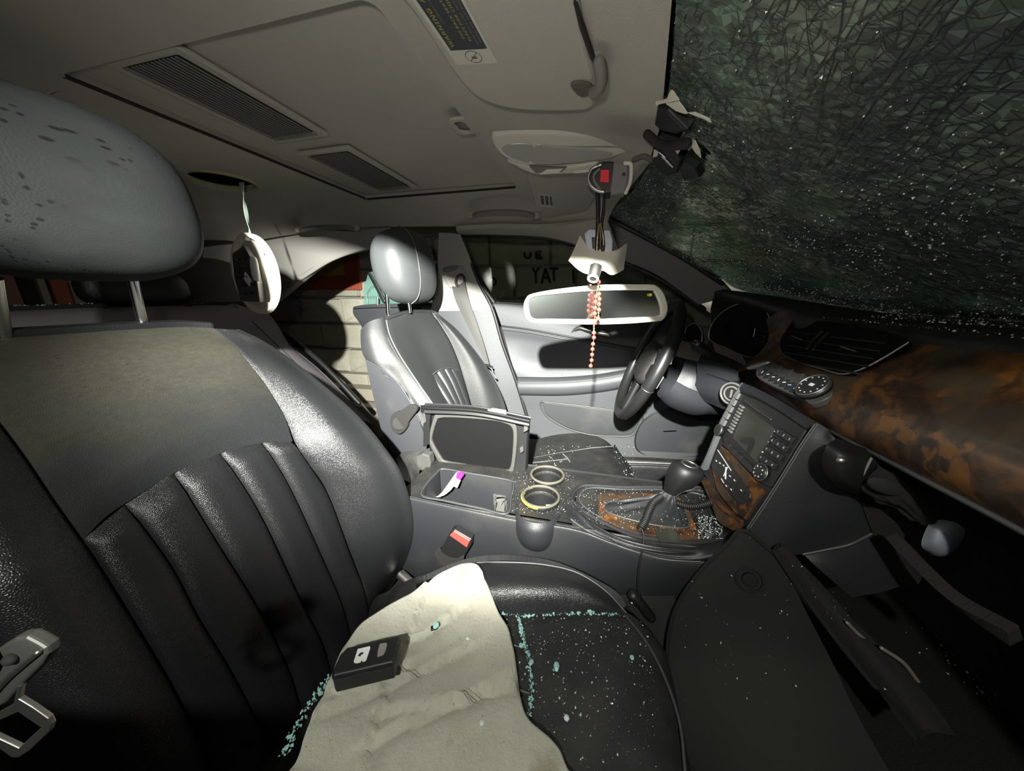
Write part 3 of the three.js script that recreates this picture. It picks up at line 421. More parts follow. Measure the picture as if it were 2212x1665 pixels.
// ---------------------------------------------------------------- far front door
{
  const d = struct('door_1');
  part('upper_panel', patch([
    zz(1062, 652, -.70, 1133, 656, -.70, 1250, 672, -.70, 1400, 690, -.70, 1540, 705, -.70), zz(1068, 662, -.68, 1140, 668, -.68, 1250, 685, -.68, 1400, 703, -.68, 1540, 716, -.68),
    zz(1084, 706, -.68, 1140, 713, -.68, 1250, 733, -.68, 1400, 760, -.68, 1540, 775, -.68), zz(1092, 735, -.695, 1150, 740, -.70, 1260, 757, -.70, 1400, 772, -.70, 1540, 785, -.70),
    zz(1106, 785, -.69, 1160, 785, -.705, 1270, 785, -.705, 1400, 785, -.70, 1540, 790, -.70), zz(1118, 814, -.685, 1211, 814, -.69, 1290, 808, -.69, 1400, 792, -.69, 1540, 795, -.69),
  ], { nu: 50, nv: 50, thick: 0.015 }), M.door, d);
  part('trim_line', tube(zz(1084, 704, -.676, 1140, 711, -.676, 1250, 731, -.676, 1400, 758, -.676), 0.0035), M.black, d); part('trim_line', tube(zz(1086, 712, -.676, 1140, 718, -.676, 1250, 738, -.676, 1400, 765, -.676), 0.0025), M.piping, d);
  part('waist_seal', tube(zz(1066, 656, -.69, 1133, 660, -.69, 1250, 677, -.69, 1420, 697, -.69), 0.005), M.black, d);
  part('armrest', patch([
    zz(1117, 814, -.695, 1211, 814, -.695, 1285, 809, -.695, 1345, 799, -.695, 1440, 775, -.695), zz(1118, 824, -.655, 1211, 823, -.655, 1285, 817, -.655, 1345, 807, -.655, 1440, 783, -.655),
    zz(1120, 838, -.642, 1211, 838, -.642, 1285, 832, -.642, 1345, 822, -.642, 1440, 800, -.642), zz(1123, 850, -.655, 1211, 851, -.655, 1285, 845, -.655, 1345, 835, -.655, 1440, 812, -.655), zz(1124, 854, -.69, 1211, 855, -.69, 1285, 849, -.69, 1345, 839, -.69, 1440, 816, -.69),
  ], { nu: 40, nv: 24, thick: 0.012 }), M.door, d);
  part('armrest_stitch', tube(zz(1122, 826, -.651, 1211, 825, -.651, 1285, 819, -.651, 1345, 809, -.651, 1440, 785, -.651), 0.0014), M.stitch, d);
  part('lower_panel', patch([
    zz(1124, 850, -.69, 1211, 852, -.69, 1330, 838, -.69, 1450, 812, -.69, 1600, 795, -.69), zz(1134, 890, -.695, 1220, 895, -.695, 1330, 890, -.695, 1450, 880, -.695, 1600, 870, -.695), zz(1146, 935, -.69, 1230, 940, -.69, 1340, 940, -.69, 1450, 940, -.69, 1600, 940, -.69), zz(1162, 985, -.675, 1250, 988, -.675, 1350, 988, -.675, 1450, 993, -.675, 1620, 1005, -.675),
  ], { nu: 40, nv: 30, thick: 0.015 }), M.door, d);
  const pk = onP(zP(-.683), 1168, 868, 1185, 869, 1250, 876, 1325, 886, 1385, 896, 1389, 905, 1378, 930, 1362, 941, 1320, 942, 1278, 939, 1225, 925, 1180, 898, 1169, 880);
  const inner = pk.map((p) => p.clone().lerp(pk.reduce((a, b) => a.clone().add(b), V(0, 0, 0)).divideScalar(pk.length), 0.05));
  part('map_pocket', slab(inner, zP(-.683), { depth: 0.008, bevel: 0.003 }), M.shell, d); part('pocket_rim', tube(pk, 0.0035, { closed: true, seg: 120 }), M.piping, d, 'pale edge of the door pocket');
  const sp = onP(zP(-.680), 1372, 950, 1385, 915, 1413, 893, 1445, 885, 1480, 881, 1530, 884, 1542, 905, 1541, 955, 1528, 975, 1505, 984, 1400, 983, 1377, 972);
  part('speaker_grille', slab(sp, zP(-.680), { depth: 0.008, bevel: 0.003 }), M.shell, d, 'rounded dark speaker grille'); part('speaker_rim', tube(sp, 0.003, { closed: true, seg: 120 }), M.black, d);
  part('speaker_badge', slab(zz(1433, 930, -.679, 1461, 929, -.679, 1461, 932, -.679, 1433, 933, -.679), zP(-.679), { depth: 0.003, curve: false }), M.chrome, d, 'small bright badge strip');
  part('door_handle', tube(zz(1242, 712, -.672, 1252, 708, -.66, 1268, 712, -.652, 1290, 718, -.652, 1316, 723, -.656), 0.0075, { seg: 30 }), M.dullMetal, d, 'silvery pull handle'); part('handle_cup', tube(zz(1236, 717, -.677, 1244, 708, -.677, 1258, 705, -.677, 1275, 712, -.677), 0.003), M.black, d);
  part('window_frame', tube(zz(1068, 655, -.70, 1035, 605, -.70, 994, 510, -.70, 1000, 507, -.70, 1076, 507, -.70, 1200, 517, -.70, 1345, 566, -.70, 1430, 606, -.70, 1520, 668, -.70), 0.010, { seg: 120 }), M.black, d, 'black window surround');
  part('window_pane', slab(onP(zP(-.71), 1068, 660, 994, 508, 1076, 504, 1200, 513, 1345, 562, 1430, 602, 1540, 680, 1530, 715, 1250, 690), zP(-.71), { depth: 0.004, curve: false }), M.tint, d);
  const sl = struct('trim_6');
  part('sill_plate', patch([zz(1345, 986, -.675, 1440, 990, -.675, 1560, 1000, -.675), zz(1347, 994, -.655, 1440, 998, -.655, 1560, 1008, -.655), zz(1352, 1003, -.650, 1440, 1006, -.65, 1550, 1014, -.65), zz(1355, 1010, -.64, 1440, 1012, -.64, 1540, 1018, -.64), zz(1360, 1045, -.635, 1440, 1045, -.635, 1530, 1045, -.635), zz(1365, 1075, -.62, 1440, 1075, -.62, 1530, 1070, -.62)], { nu: 24, nv: 30, thick: 0.01 }), M.speck, sl);
  part('sill_strip', tube(zz(1352, 998, -.648, 1440, 1001, -.648, 1550, 1010, -.648), 0.003), M.dullMetal, sl, 'bright strip along the sill');
}
// ---------------------------------------------------------------- open far rear door
{
  const d = struct('door_3', V(-1.25, 0.5, -0.9));
  part('door_panel', patch([zz(764, 662, -.93, 800, 657, -.90, 900, 655, -.80), zz(762, 668, -.91, 800, 666, -.88, 900, 665, -.78), zz(764, 680, -.92, 800, 680, -.89, 900, 680, -.79), zz(775, 695, -.93, 805, 700, -.90, 900, 705, -.80), zz(790, 720, -.95, 820, 735, -.92, 900, 740, -.82)], { nu: 20, nv: 24, thick: 0.03 }), M.door, d);
  part('door_seam', tube(zz(765, 667, -.905, 800, 665, -.875, 860, 664, -.815), 0.0025), M.black, d);
  part('lock_pin', cyl(0.0045, 0.0045, Z(815, 658, -.885), Z(815, 640, -.885)), M.dullMetal, d, 'small lock pin');
  part('window_frame', tube(zz(797, 592, -.93, 812, 620, -.91, 828, 652, -.89), 0.006), M.black, d); part('window_frame', tube(zz(800, 590, -.925, 815, 618, -.905, 831, 650, -.885), 0.004), M.dullMetal, d);
  part('window_pane', slab(onP(pl(Z(797, 600, -.95), V(0.45, 0, 1)), 795, 590, 830, 575, 960, 560, 960, 662, 785, 660, 786, 625), pl(Z(797, 600, -.95), V(0.45, 0, 1)), { depth: 0.005, curve: false }), M.teal, d, 'blue green tinted glass');
  part('wire_loop', tube(zz(794, 655, -.92, 793, 635, -.92, 800, 622, -.92, 808, 617, -.92), 0.0012), M.dullMetal, d);
}

// ---------------------------------------------------------------- shattered windscreen
const screenRows = [
  ww(0.005, 1.298, -0.62, 0.062, 1.297, -0.42, 0.090, 1.296, -0.16, 0.088, 1.296, 0, 0.078, 1.297, 0.12, 0.055, 1.299, 0.28, 0.015, 1.300, 0.5, -0.03, 1.302, 0.66),
  ww(0.20, 1.188, -0.62, 0.25, 1.172, -0.42, 0.285, 1.150, -0.16, 0.290, 1.142, 0, 0.285, 1.142, 0.12, 0.27, 1.148, 0.28, 0.23, 1.165, 0.5, 0.18, 1.19, 0.68),
  ww(0.39, 1.076, -0.615, 0.46, 1.050, -0.47, 0.52, 1.010, -0.22, 0.535, 1.003, 0, 0.53, 1.003, 0.15, 0.51, 1.004, 0.3, 0.46, 1.01, 0.5, 0.40, 1.04, 0.68),
  ww(0.46, 1.040, -0.61, 0.53, 1.000, -0.48, 0.60, 0.985, -0.24, 0.615, 0.984, 0, 0.61, 0.984, 0.16, 0.585, 0.985, 0.32, 0.53, 0.99, 0.52, 0.46, 1.0, 0.69),
];
const screenAt = (u, v) => curvePt(screenRows.map((r) => curvePt(r, u)), v);
const screenN = (u, v) => { const e = 0.004, a = screenAt(Math.min(1, u + e), v).sub(screenAt(Math.max(0, u - e), v)), b = screenAt(u, Math.min(1, v + e)).sub(screenAt(u, Math.max(0, v - e))); const n = a.cross(b).normalize(); return n.y > 0 ? n.negate() : n; };
{
  const w = struct('window_1'), NU = 190, NV = 104, node = [], nor = [];
  for (let j = 0; j <= NV; j++) for (let i = 0; i <= NU; i++) {
    const inn = i > 0 && i < NU && j > 0 && j < NV ? 1 : 0, u = (i + inn * rr(-0.42, 0.42)) / NU, v = (j + inn * rr(-0.42, 0.42)) / NV, n = screenN(u, v);
    const wave = 0.012 * (fbm(u, v, 6, 3, 201) - 0.5); node.push(screenAt(u, v).addScaledVector(n, wave + rr(-0.00042, 0.00042))); nor.push(n);
  }
  const id = (i, j) => j * (NU + 1) + i, pos = [], uv = [], col = [];
  const gone = (i, j) => { const p = node[id(i, j)]; return p.x < 0.155 && p.z > -0.10 && p.z < 0.055 && fbm(i / NU, j / NV, 30, 2, 4) > 0.36; };   // torn away round the mirror foot
  for (let j = 0; j < NV; j++) for (let i = 0; i < NU; i++) { if (gone(i, j)) continue; for (const q of [[id(i, j), id(i + 1, j), id(i + 1, j + 1)], [id(i, j), id(i + 1, j + 1), id(i, j + 1)]]) { const u = i / NU, v = j / NV, pale = sstep(0.50, 0.66, fbm(u, v, 22, 3, 221)) * (Math.exp(-Math.pow((u - 0.47) / 0.13, 2) - Math.pow((v - 0.27) / 0.2, 2)) + 0.35 * sstep(0.5, 0.2, u)), crush = sstep(0.45, 0.8, v) * sstep(0.75, 0.2, u), k0 = 1.75 * (0.45 + 1.1 * rnd() * rnd()) * (0.55 + 0.9 * fbm(u, v, 8, 4, 223)), cc = mix3(mix3([0.105, 0.15, 0.115], [0.14, 0.31, 0.21], crush), [0.62, 0.66, 0.56], pale * rnd()); for (const k of q) { for (let c = 0; c < 3; c++) col.push(cc[c] * k0); pos.push(...node[k].toArray()); uv.push((k % (NU + 1)) / NU * 1.3, Math.floor(k / (NU + 1)) / NV * 0.6); } } }  // pale zone paints reflected and refracted light patches into the facet colours
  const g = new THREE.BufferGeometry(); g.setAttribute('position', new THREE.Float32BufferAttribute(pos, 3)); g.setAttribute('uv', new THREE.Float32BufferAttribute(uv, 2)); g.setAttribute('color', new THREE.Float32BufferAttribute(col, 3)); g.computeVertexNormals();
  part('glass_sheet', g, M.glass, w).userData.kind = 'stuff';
  // the cracks: dark green slits just inside the sheet
  const cp = [], ci = []; const slit = (a, b, n, wd) => { const d = b.clone().sub(a), s = d.clone().cross(n).normalize().multiplyScalar(wd / 2), k = cp.length / 3; for (const q of [a.clone().add(s), a.clone().sub(s), b.clone().sub(s), b.clone().add(s)]) { q.addScaledVector(n, 0.0012); cp.push(q.x, q.y, q.z); } ci.push(k, k + 1, k + 2, k, k + 2, k + 3); };
  for (let j = 0; j < NV; j++) for (let i = 0; i < NU; i++) { if (gone(i, j)) continue; const u = i / NU, v = j / NV, dens = 0.05 + 0.85 * sstep(0.36, 0.62, fbm(u, v, 9, 4, 206)), a = node[id(i, j)], n = nor[id(i, j)]; const W = () => rr(0.0005, 0.0013);
    if (rnd() < dens) slit(a, node[id(i + 1, j)], n, W()); if (rnd() < dens * 0.8) slit(a, node[id(i, j + 1)], n, W()); if (rnd() < dens * 0.55) slit(a, node[id(i + 1, j + 1)], n, W()); }
  for (let k = 0; k < 130; k++) { let u = rr(0.05, 0.95), v = rr(0.05, 0.95), t = Math.atan2(v - 0.35, u - 0.42) + rr(-0.25, 0.25) + (rnd() < 0.3 ? 1.57 : 0), pr = screenAt(u, v); const L = 6 + Math.floor(rnd() * 14); for (let s = 0; s < L; s++) { t += rr(-0.12, 0.12); u += Math.cos(t) * 0.012; v += Math.sin(t) * 0.022; if (u < 0.01 || u > 0.99 || v < 0.01 || v > 0.99) break; const q = screenAt(u, v); slit(pr, q, screenN(u, v), rr(0.0006, 0.0015)); pr = q; } }
  const cg = new THREE.BufferGeometry(); cg.setAttribute('position', new THREE.Float32BufferAttribute(cp, 3)); cg.setIndex(ci); cg.computeVertexNormals(); cg.setAttribute('uv', new THREE.Float32BufferAttribute(new Float32Array(cp.length / 3 * 2), 2));
  part('crack', cg, M.crack, w).userData.kind = 'stuff';
  const bp = [], bi = []; for (let k = 0; k < 60; k++) { let u = rr(0.55, 0.9), v = rr(0.45, 0.85), a = screenAt(u, v), w0 = rr(0.0004, 0.0010); const L = 3 + Math.floor(rnd() * 6); for (let s = 0; s < L; s++) { u += 0.012; v -= rr(0.004, 0.010); if (u > 0.99) break; const b = screenAt(u, v), n = screenN(u, v), sd = b.clone().sub(a).cross(n).normalize().multiplyScalar(w0 / 2), q = bp.length / 3; for (const p of [a.clone().add(sd), a.clone().sub(sd), b.clone().sub(sd), b.clone().add(sd)]) { p.addScaledVector(n, 0.002); bp.push(p.x, p.y, p.z); } bi.push(q, q + 1, q + 2, q, q + 2, q + 3); a = b; } }
  const bg = new THREE.BufferGeometry(); bg.setAttribute('position', new THREE.Float32BufferAttribute(bp, 3)); bg.setIndex(bi); bg.computeVertexNormals(); bg.setAttribute('uv', new THREE.Float32BufferAttribute(new Float32Array(bp.length / 3 * 2), 2));
  part('bright_crack', bg, M.belt, w).userData.kind = 'stuff';
  const scat = (name, count, m, f, s0, s1) => {
    const t = new THREE.TetrahedronGeometry(1, 0), im = new THREE.InstancedMesh(t, m, count), q = new THREE.Object3D(); let k = 0;
    while (k < count) { const u = rnd(), v = rnd(); if (rnd() > f(u, v)) continue; const p = screenAt(u, v); if (p.x < 0.15 && p.z > -0.1 && p.z < 0.05) continue; q.position.copy(p).addScaledVector(screenN(u, v), 0.002 + 0.003 * rnd()); q.rotation.set(rr(0, 6), rr(0, 6), rr(0, 6)); q.scale.setScalar(s0 + (s1 - s0) * Math.pow(rnd(), 4)); q.updateMatrix(); im.setMatrixAt(k++, q.matrix); }
    im.name = name; im.castShadow = im.receiveShadow = true; im.userData.kind = 'stuff'; w.add(im);
  };
  const low = (u, v) => Math.min(1, 0.05 + 1.1 * sstep(0.35, 0.9, v) * (1 - 0.6 * u) + 0.7 * sstep(0.30, 0.0, u) + 0.35 * sstep(0.12, 0, Math.abs(v - 0.42)) * sstep(0.2, 0.5, u)) * (0.25 + 0.75 * sstep(0.4, 0.65, fbm(u, v, 12, 3, 209)));
  scat('glass_sparkle', 6500, M.sparkle, low, 0.0004, 0.0020);
  scat('glass_grain', 5200, M.crumb, low, 0.0006, 0.0018);
}
// pale torn film and the broken mirror foot in the hole
{
  const P = pl(V(0.098, 1.262, -0.02), screenN(0.5, 0.06));
  const f = thing('torn_film', 'pale jagged torn film in the hole at the top of the shattered windscreen', 'film', on(1450, 230, P));
  for (const q of [[1416, 221, 1440, 214, 1448, 196, 1452, 196, 1467, 217, 1446, 221, 1430, 224, 1417, 228], [1438, 224, 1466, 220, 1474, 230, 1485, 246, 1478, 246, 1460, 240, 1446, 230], [1486, 244, 1500, 250, 1520, 257, 1536, 266, 1533, 258, 1515, 250, 1500, 243], [1486, 306, 1500, 303, 1512, 326, 1514, 342, 1502, 330], [1444, 305, 1462, 308, 1470, 322, 1464, 334, 1452, 318]]) part('film_shred', slab(onP(P, ...q), P, { depth: 0.0012, curve: false }), M.beigeLight, f);
  const Q = pl(V(0.095, 1.268, -0.02), screenN(0.5, 0.06));
  const b = thing('sensor_bracket', 'broken black mirror foot and sensor housing hanging in the hole of the windscreen', 'bracket', on(1445, 310, Q));
  part('housing', slab(onP(Q, 1420, 300, 1452, 322, 1470, 348, 1462, 375, 1440, 381, 1405, 352), Q, { depth: 0.035, bevel: 0.005, curve: false }), M.black, b);
  part('wedge', slab(onP(Q, 1418, 232, 1440, 240, 1462, 262, 1482, 282, 1462, 292, 1430, 284, 1412, 270), Q, { depth: 0.02, bevel: 0.004, curve: false }), M.black, b);
  part('arm', tube([on(1405, 278, Q), on(1425, 295, Q), on(1450, 303, Q), on(1475, 298, Q), on(1492, 296, Q)].map((p) => p.add(V(-0.004, -0.008, 0))), 0.0075), M.matte, b);
  part('lug', slab(onP(Q, 1466, 368, 1475, 352, 1500, 365, 1510, 385, 1478, 392), Q, { depth: 0.015, bevel: 0.003, curve: false }), M.black, b);
  for (const [x, y] of [[1430, 332], [1438, 343], [1446, 352]]) part('fin', cyl(0.0016, 0.0016, on(x - 8, y - 8, Q).add(V(0, -0.003, 0.002)), on(x + 8, y + 6, Q).add(V(0, -0.003, 0.002))), M.dullMetal, b);
  part('clip', slab(zz(1413, 322, -.015, 1423, 317, -.015, 1421, 336, -.015, 1410, 340, -.015), zP(-.015), { depth: 0.006, bevel: 0.001, curve: false }), M.beige, b, 'cream plastic clip'); 
  part('foam_bit', pillow(0.007, 0.006, 0.007, 1, 1, 12, 8).translate(...Z(1403, 345, -.03).toArray()), M.beige, b);
}
// ---------------------------------------------------------------- near sun visor with its warning label
{
  const P = yP(1.318), t = thing('sun_visor', 'large grey sun visor nearest the camera with a blue and yellow warning label', 'sun visor', V(-0.12, 1.318, 0.2));
  part('visor_pad', slab(ww(-0.222, 1.318, 0.42, -0.221, 1.318, 0.30, -0.219, 1.318, 0.18, -0.205, 1.318, 0.125, -0.170, 1.318, 0.090, -0.12, 1.318, 0.068, -0.07, 1.318, 0.055, -0.040, 1.318, 0.052, -0.02, 1.318, 0.075, -0.022, 1.318, 0.12, -0.036, 1.318, 0.20, -0.045, 1.318, 0.32, -0.045, 1.318, 0.42), P, { depth: 0.02, bevel: 0.008, seg: 4 }), M.liner, t);
  part('hinge_rod', tube([Y(1230, -30, 1.322), Y(1255, 50, 1.322), Y(1280, 122, 1.322)], 0.0035), M.matte, t);
  part('clip', tube([Y(1294, 135, 1.312), Y(1299, 160, 1.305), Y(1296, 188, 1.302), Y(1282, 200, 1.305)], 0.008), M.linerDark, t); part('clip_cup', slab(yy(1233, 188, 1.314, 1246, 180, 1.314, 1275, 184, 1.314, 1282, 200, 1.314, 1255, 210, 1.314), yP(1.314), { depth: 0.004, bevel: 0.001 }), M.taupe, t);
  const lab = print(1024, 512, (x, w, h) => {
    x.fillStyle = '#b9b8ab'; x.fillRect(0, 0, w, h); x.fillStyle = '#24262f'; x.fillRect(140, 40, 860, 440); x.fillStyle = '#8b8538'; x.font = 'bold 62px sans-serif';
    x.fillText('WARNING  AIR BAG  12', 170, 118); x.font = '34px sans-serif'; x.fillStyle = '#77745a'; x.fillText('children can be killed or injured', 360, 168); x.fillStyle = '#8a8746'; x.font = 'bold 40px sans-serif'; x.fillText('THE BACK SEAT IS THE SAFEST', 230, 290); x.fillText('PLACE FOR CHILDREN UNDER 12', 210, 350); x.fillStyle = '#77745a'; x.font = '34px sans-serif'; x.fillText('never put a rear facing child seat in the front', 180, 410); x.fillText('always use seat belts and child restraints', 190, 456);
    x.strokeStyle = '#4a3a3a'; x.lineWidth = 7; x.beginPath(); x.ellipse(72, 262, 56, 92, 0, 0, 7); x.stroke(); x.beginPath(); x.moveTo(34, 200); x.lineTo(110, 324); x.stroke(); x.fillStyle = '#5a4a4c'; x.fillRect(52, 235, 24, 60);
  });
  const m = std({ map: lab, roughness: 0.6 }), yl = 1.3172;
  part('warning_label', quadPlate(Y(1066, 138, yl).setX(-0.152), V(-0.206, yl, 0.214), V(-0.216, yl, 0.42), V(-0.165, yl, 0.42), 0, null, 1, 1), m, t, 'warning label, yellow print on dark blue with a pale end');
  // the print reads along z
  const q = t.children[t.children.length - 1].geometry, u = q.attributes.uv; u.setXY(0, 0, 0); u.setXY(1, 0, 1); u.setXY(3, 1, 1); u.setXY(2, 1, 0);
}
{
  const t = thing('sun_visor', 'smaller grey sun visor over the steering wheel with a little airbag label', 'sun visor', V(-0.12, 1.31, -0.45));
  const A = Y(1140, 378, 1.312), B = Y(1292, 378, 1.318), C = Y(1165, 470, 1.290), P = p3(A, B, C);
  part('visor_pad', slab(onP(P, 1142, 377, 1200, 372, 1292, 376, 1293, 412, 1275, 445, 1254, 470, 1224, 478, 1180, 474, 1164, 466, 1152, 420), P, { depth: 0.016, bevel: 0.006 }), M.liner, t);
  part('airbag_label', slab(onP(P, 1162, 416, 1194, 421, 1197, 448, 1167, 445), P, { depth: 0.001, lift: 0.001, curve: false }), M.beige, t, 'small pale airbag label');
  for (const q of [[1167, 421, 1174, 422, 1176, 441, 1169, 440], [1177, 422, 1184, 423, 1186, 442, 1179, 441], [1187, 423, 1192, 424, 1194, 443, 1189, 442]]) part('label_mark', slab(onP(P, ...q), P, { depth: 0.001, lift: 0.0016, curve: false }), M.taupe, t);
}
// ---------------------------------------------------------------- overhead lamp console
{
  const A = V(-0.2, 1.337, 0.0), P = p3(Y(1061, 298, 1.330), Y(1393, 313, 1.318), Y(1171, 379, 1.288));
  const t = thing('overhead_console', 'beige oval lamp console in the ceiling between the two sun visors', 'lamp console', on(1220, 330, P));
  part('bezel', slab(onP(P, 1061, 296, 1085, 287, 1140, 285, 1211, 286, 1300, 295, 1393, 313, 1366, 328, 1312, 345, 1270, 352, 1200, 358, 1130, 358, 1095, 345, 1072, 325), P, { depth: 0.03, bevel: 0.008, seg: 4 }), M.beige, t);
  part('lamp_lens', slab(onP(P, 1083, 322, 1092, 313, 1110, 309, 1150, 313, 1145, 350, 1122, 347, 1100, 338), P, { depth: 0.012, bevel: 0.003, lift: 0.002 }), M.lens, t, 'short rounded lamp lens');
  part('lamp_lens', slab(onP(P, 1155, 313, 1200, 314, 1260, 319, 1325, 331, 1290, 344, 1245, 350, 1200, 352, 1149, 351), P, { depth: 0.012, bevel: 0.003, lift: 0.002 }), M.lens, t, 'long tapering lamp lens');
  part('switch_bar', slab(onP(P, 1095, 348, 1150, 362, 1230, 362, 1290, 354, 1280, 374, 1218, 379, 1165, 380, 1130, 370), P, { depth: 0.022, bevel: 0.005, lift: -0.002 }), M.beige, t);
  part('switch', slab(onP(P, 1144, 360, 1224, 362, 1214, 371, 1157, 373), P, { depth: 0.006, bevel: 0.0015, lift: 0.0015, curve: false }), M.linerDark, t); part('switch', slab(onP(P, 1182, 364, 1215, 363, 1205, 371, 1166, 374), P, { depth: 0.004, bevel: 0.001, lift: 0.004, curve: false }), M.beigeLight, t); part('switch', slab(onP(P, 1238, 369, 1275, 365, 1270, 370, 1242, 373), P, { depth: 0.004, bevel: 0.001, lift: 0.003, curve: false }), M.beigeLight, t);
}
// ---------------------------------------------------------------- two grab handles over the far doors
for (const [pts, label] of [[[1022, 470, -.53, 1028, 461, -.515, 1044, 457, -.50, 1088, 455, -.495, 1132, 457, -.50, 1149, 462, -.515, 1155, 472, -.53], 'curved grey grab handle above the driver side window, the one near the windscreen'], [[648, 502, -.52, 655, 494, -.505, 672, 490, -.49, 706, 488, -.485, 742, 488, -.49, 760, 491, -.505, 767, 498, -.52], 'curved grey grab handle above the open rear door, beside the hanging lamp']]) {
  const p = zz(...pts).map((q, i) => q.add(V(0, i % 6 ? -0.004 : 0.006, 0))), t = thing('grab_handle', label, 'grab handle', p[3].clone()); part('bow', tube(p, 0.0085, { seg: 60, rad: 10 }), M.linerDark, t);
  for (const q of [p[0], p[6]]) part('foot', pillow(0.020, 0.012, 0.012, 0.7, 0.7, 16, 12).translate(q.x, q.y + 0.004, q.z), M.liner, t);
}
// ---------------------------------------------------------------- rear dome lamp hanging on its cable
{
  const c = Z(556, 594, -.06), n = V(-0.22, 0.06, 0.97).normalize();
  const t = thing('dome_lamp', 'round cream dome lamp dangling back side out on its flat cable from the ceiling hole', 'lamp', c);
  const mat = new THREE.Matrix4().makeBasis(V(0, 1, 0).cross(n).normalize(), V(0, 1, 0), n).setPosition(c).multiply(new THREE.Matrix4().makeRotationZ(0.06)), put = (g) => g.applyMatrix4(mat);
  const R = 0.110, circ = (r, m = 48, sx = 1) => Array.from({ length: m }, (_, i) => new THREE.Vector2(sx * r * Math.cos(i / m * 6.2832), r * Math.sin(i / m * 6.2832)));
  const disk = (pts, holes, d, b) => { const s = new THREE.Shape(pts); holes.forEach((h) => s.holes.push(new THREE.Path(h.slice().reverse()))); return new THREE.ExtrudeGeometry(s, { depth: d, bevelEnabled: true, bevelThickness: b, bevelSize: b, bevelOffset: -b, bevelSegments: 3 }); };
  part('rim', put(disk(circ(R), [circ(R - 0.012)], 0.012, 0.003)), M.beigeLight, t, 'cream outer rim');
  part('cover', put(disk(circ(R - 0.010), [], 0.003, 0.001).translate(0, 0, -0.004)), M.beige, t);
  const bd = part('circuit_carrier', put(disk([[-0.07, -0.055], [0.012, -0.062], [0.020, -0.02], [0.020, 0.03], [0.0, 0.062], [-0.058, 0.05], [-0.074, 0]].map((q) => new THREE.Vector2(q[0] * 1.25, q[1] * 1.25)), [], 0.012, 0.002).translate(0, 0, 0.004)), M.dullMetal, t, 'dark grey lamp carrier');
  for (let i = 0; i < 7; i++) for (let j = 0; j < 5; j++) if ((i + j * 2) % 3) part('rib', put(place(box(0.007, 0.0022, 0.005, 0.0006, 1), V(-0.062 + i * 0.0115, -0.05 + j * 0.023, 0.0185), 0, 0, (i + j) % 2 ? 0.9 : -0.9)), M.black, bd);
  part('sticker', put(place(box(0.026, 0.034, 0.001, 0.0004, 1), V(-0.018, -0.012, 0.0195), 0, 0, 0.75)), M.white, bd, 'white square sticker'); part('reflector', put(place(pillow(0.018, 0.034, 0.006, 0.6, 0.9, 20, 14), V(0.022, 0.012, 0.014), 0, 0, -0.15)), M.white, bd, 'bright white reflector');
  for (const a of [0.6, -0.2, -1.1, 2.4, 3.6, 1.5]) part('lug', put(place(box(0.012, 0.010, 0.012, 0.002, 1), V((R - 0.014) * Math.cos(a), (R - 0.014) * Math.sin(a), 0.009), 0, 0, a)), M.beigeLight, t);
  part('bulb_lug', put(place(box(0.03, 0.009, 0.008, 0.002, 1), V(-0.075, -0.05, 0.008), 0, 0, 0.3)), M.linerDark, t); part('green_dot', put(place(box(0.006, 0.006, 0.004, 0.001, 1), V(-0.055, 0.045, 0.017))), std({ color: lin(0.15, 0.7, 0.15), roughness: 0.4 }), bd, 'small green plug');
  const a = Z(523, 402, -.13), b = Z(531, 458, -.10), d = Z(545, 522, -.07); part('ribbon_cable', patch([[a.clone().add(V(-0.010, 0.01, 0)), a.clone().add(V(0.010, 0.01, 0))], [b.clone().add(V(-0.003, 0, -0.008)), b.clone().add(V(0.003, 0, 0.008))], [d.clone().add(V(-0.009, 0, 0.003)), d.clone().add(V(0.009, 0, 0.003))], [d.clone().add(V(-0.006, -0.035, 0.004)), d.clone().add(V(0.012, -0.035, 0.004))]], { nu: 4, nv: 30, thick: 0.001 }), std({ color: lin(0.50, 0.66, 0.55), roughness: 0.5 }), t, 'pale green flat cable');
}
// ---------------------------------------------------------------- sensor unit, wires, cover, mirror and beads hanging from the header
{
  const P = zP(0.012), t = thing('sensor_unit', 'round black and silver sensor unit with a red square hanging below the lamp console', 'sensor', Z(1315, 385, 0.0));
  part('body', slab(onP(P, 1275, 372, 1290, 352, 1322, 347, 1330, 358, 1326, 405, 1312, 417, 1285, 410, 1270, 392), P, { depth: 0.045, bevel: 0.004 }), M.black, t);
  part('ring', tube(onP(zP(0.016), 1298, 356, 1278, 366, 1271, 385, 1276, 400, 1292, 412, 1304, 414), 0.0030), M.dullMetal, t, 'silver ring'); part('ring', tube(onP(zP(0.016), 1295, 365, 1284, 377, 1284, 392, 1296, 408), 0.0022), M.linerDark, t);
  part('red_window', slab(onP(P, 1298, 368, 1316, 368, 1315, 395, 1296, 394), P, { depth: 0.003, lift: 0.003, bevel: 0.0005, curve: false }), M.red, t, 'bright red square');
  part('silver_block', slab(onP(zP(0.020), 1326, 349, 1352, 350, 1358, 358, 1356, 395, 1349, 415, 1320, 420, 1319, 408), zP(0.020), { depth: 0.038, bevel: 0.004, curve: false }), M.linerDark, t, 'grey metal block'); part('block_edge', tube(onP(zP(0.022), 1350, 352, 1362, 354, 1364, 370, 1361, 395, 1352, 416), 0.0035), M.beige, t); part('slot', slab(onP(zP(0.020), 1344, 373, 1351, 373, 1351, 380, 1344, 380), zP(0.020), { depth: 0.002, lift: 0.0015, curve: false }), M.black, t);
  part('tail', tube(onP(zP(-0.01), 1370, 345, 1390, 338, 1405, 345), 0.005), M.taupe, t);
}
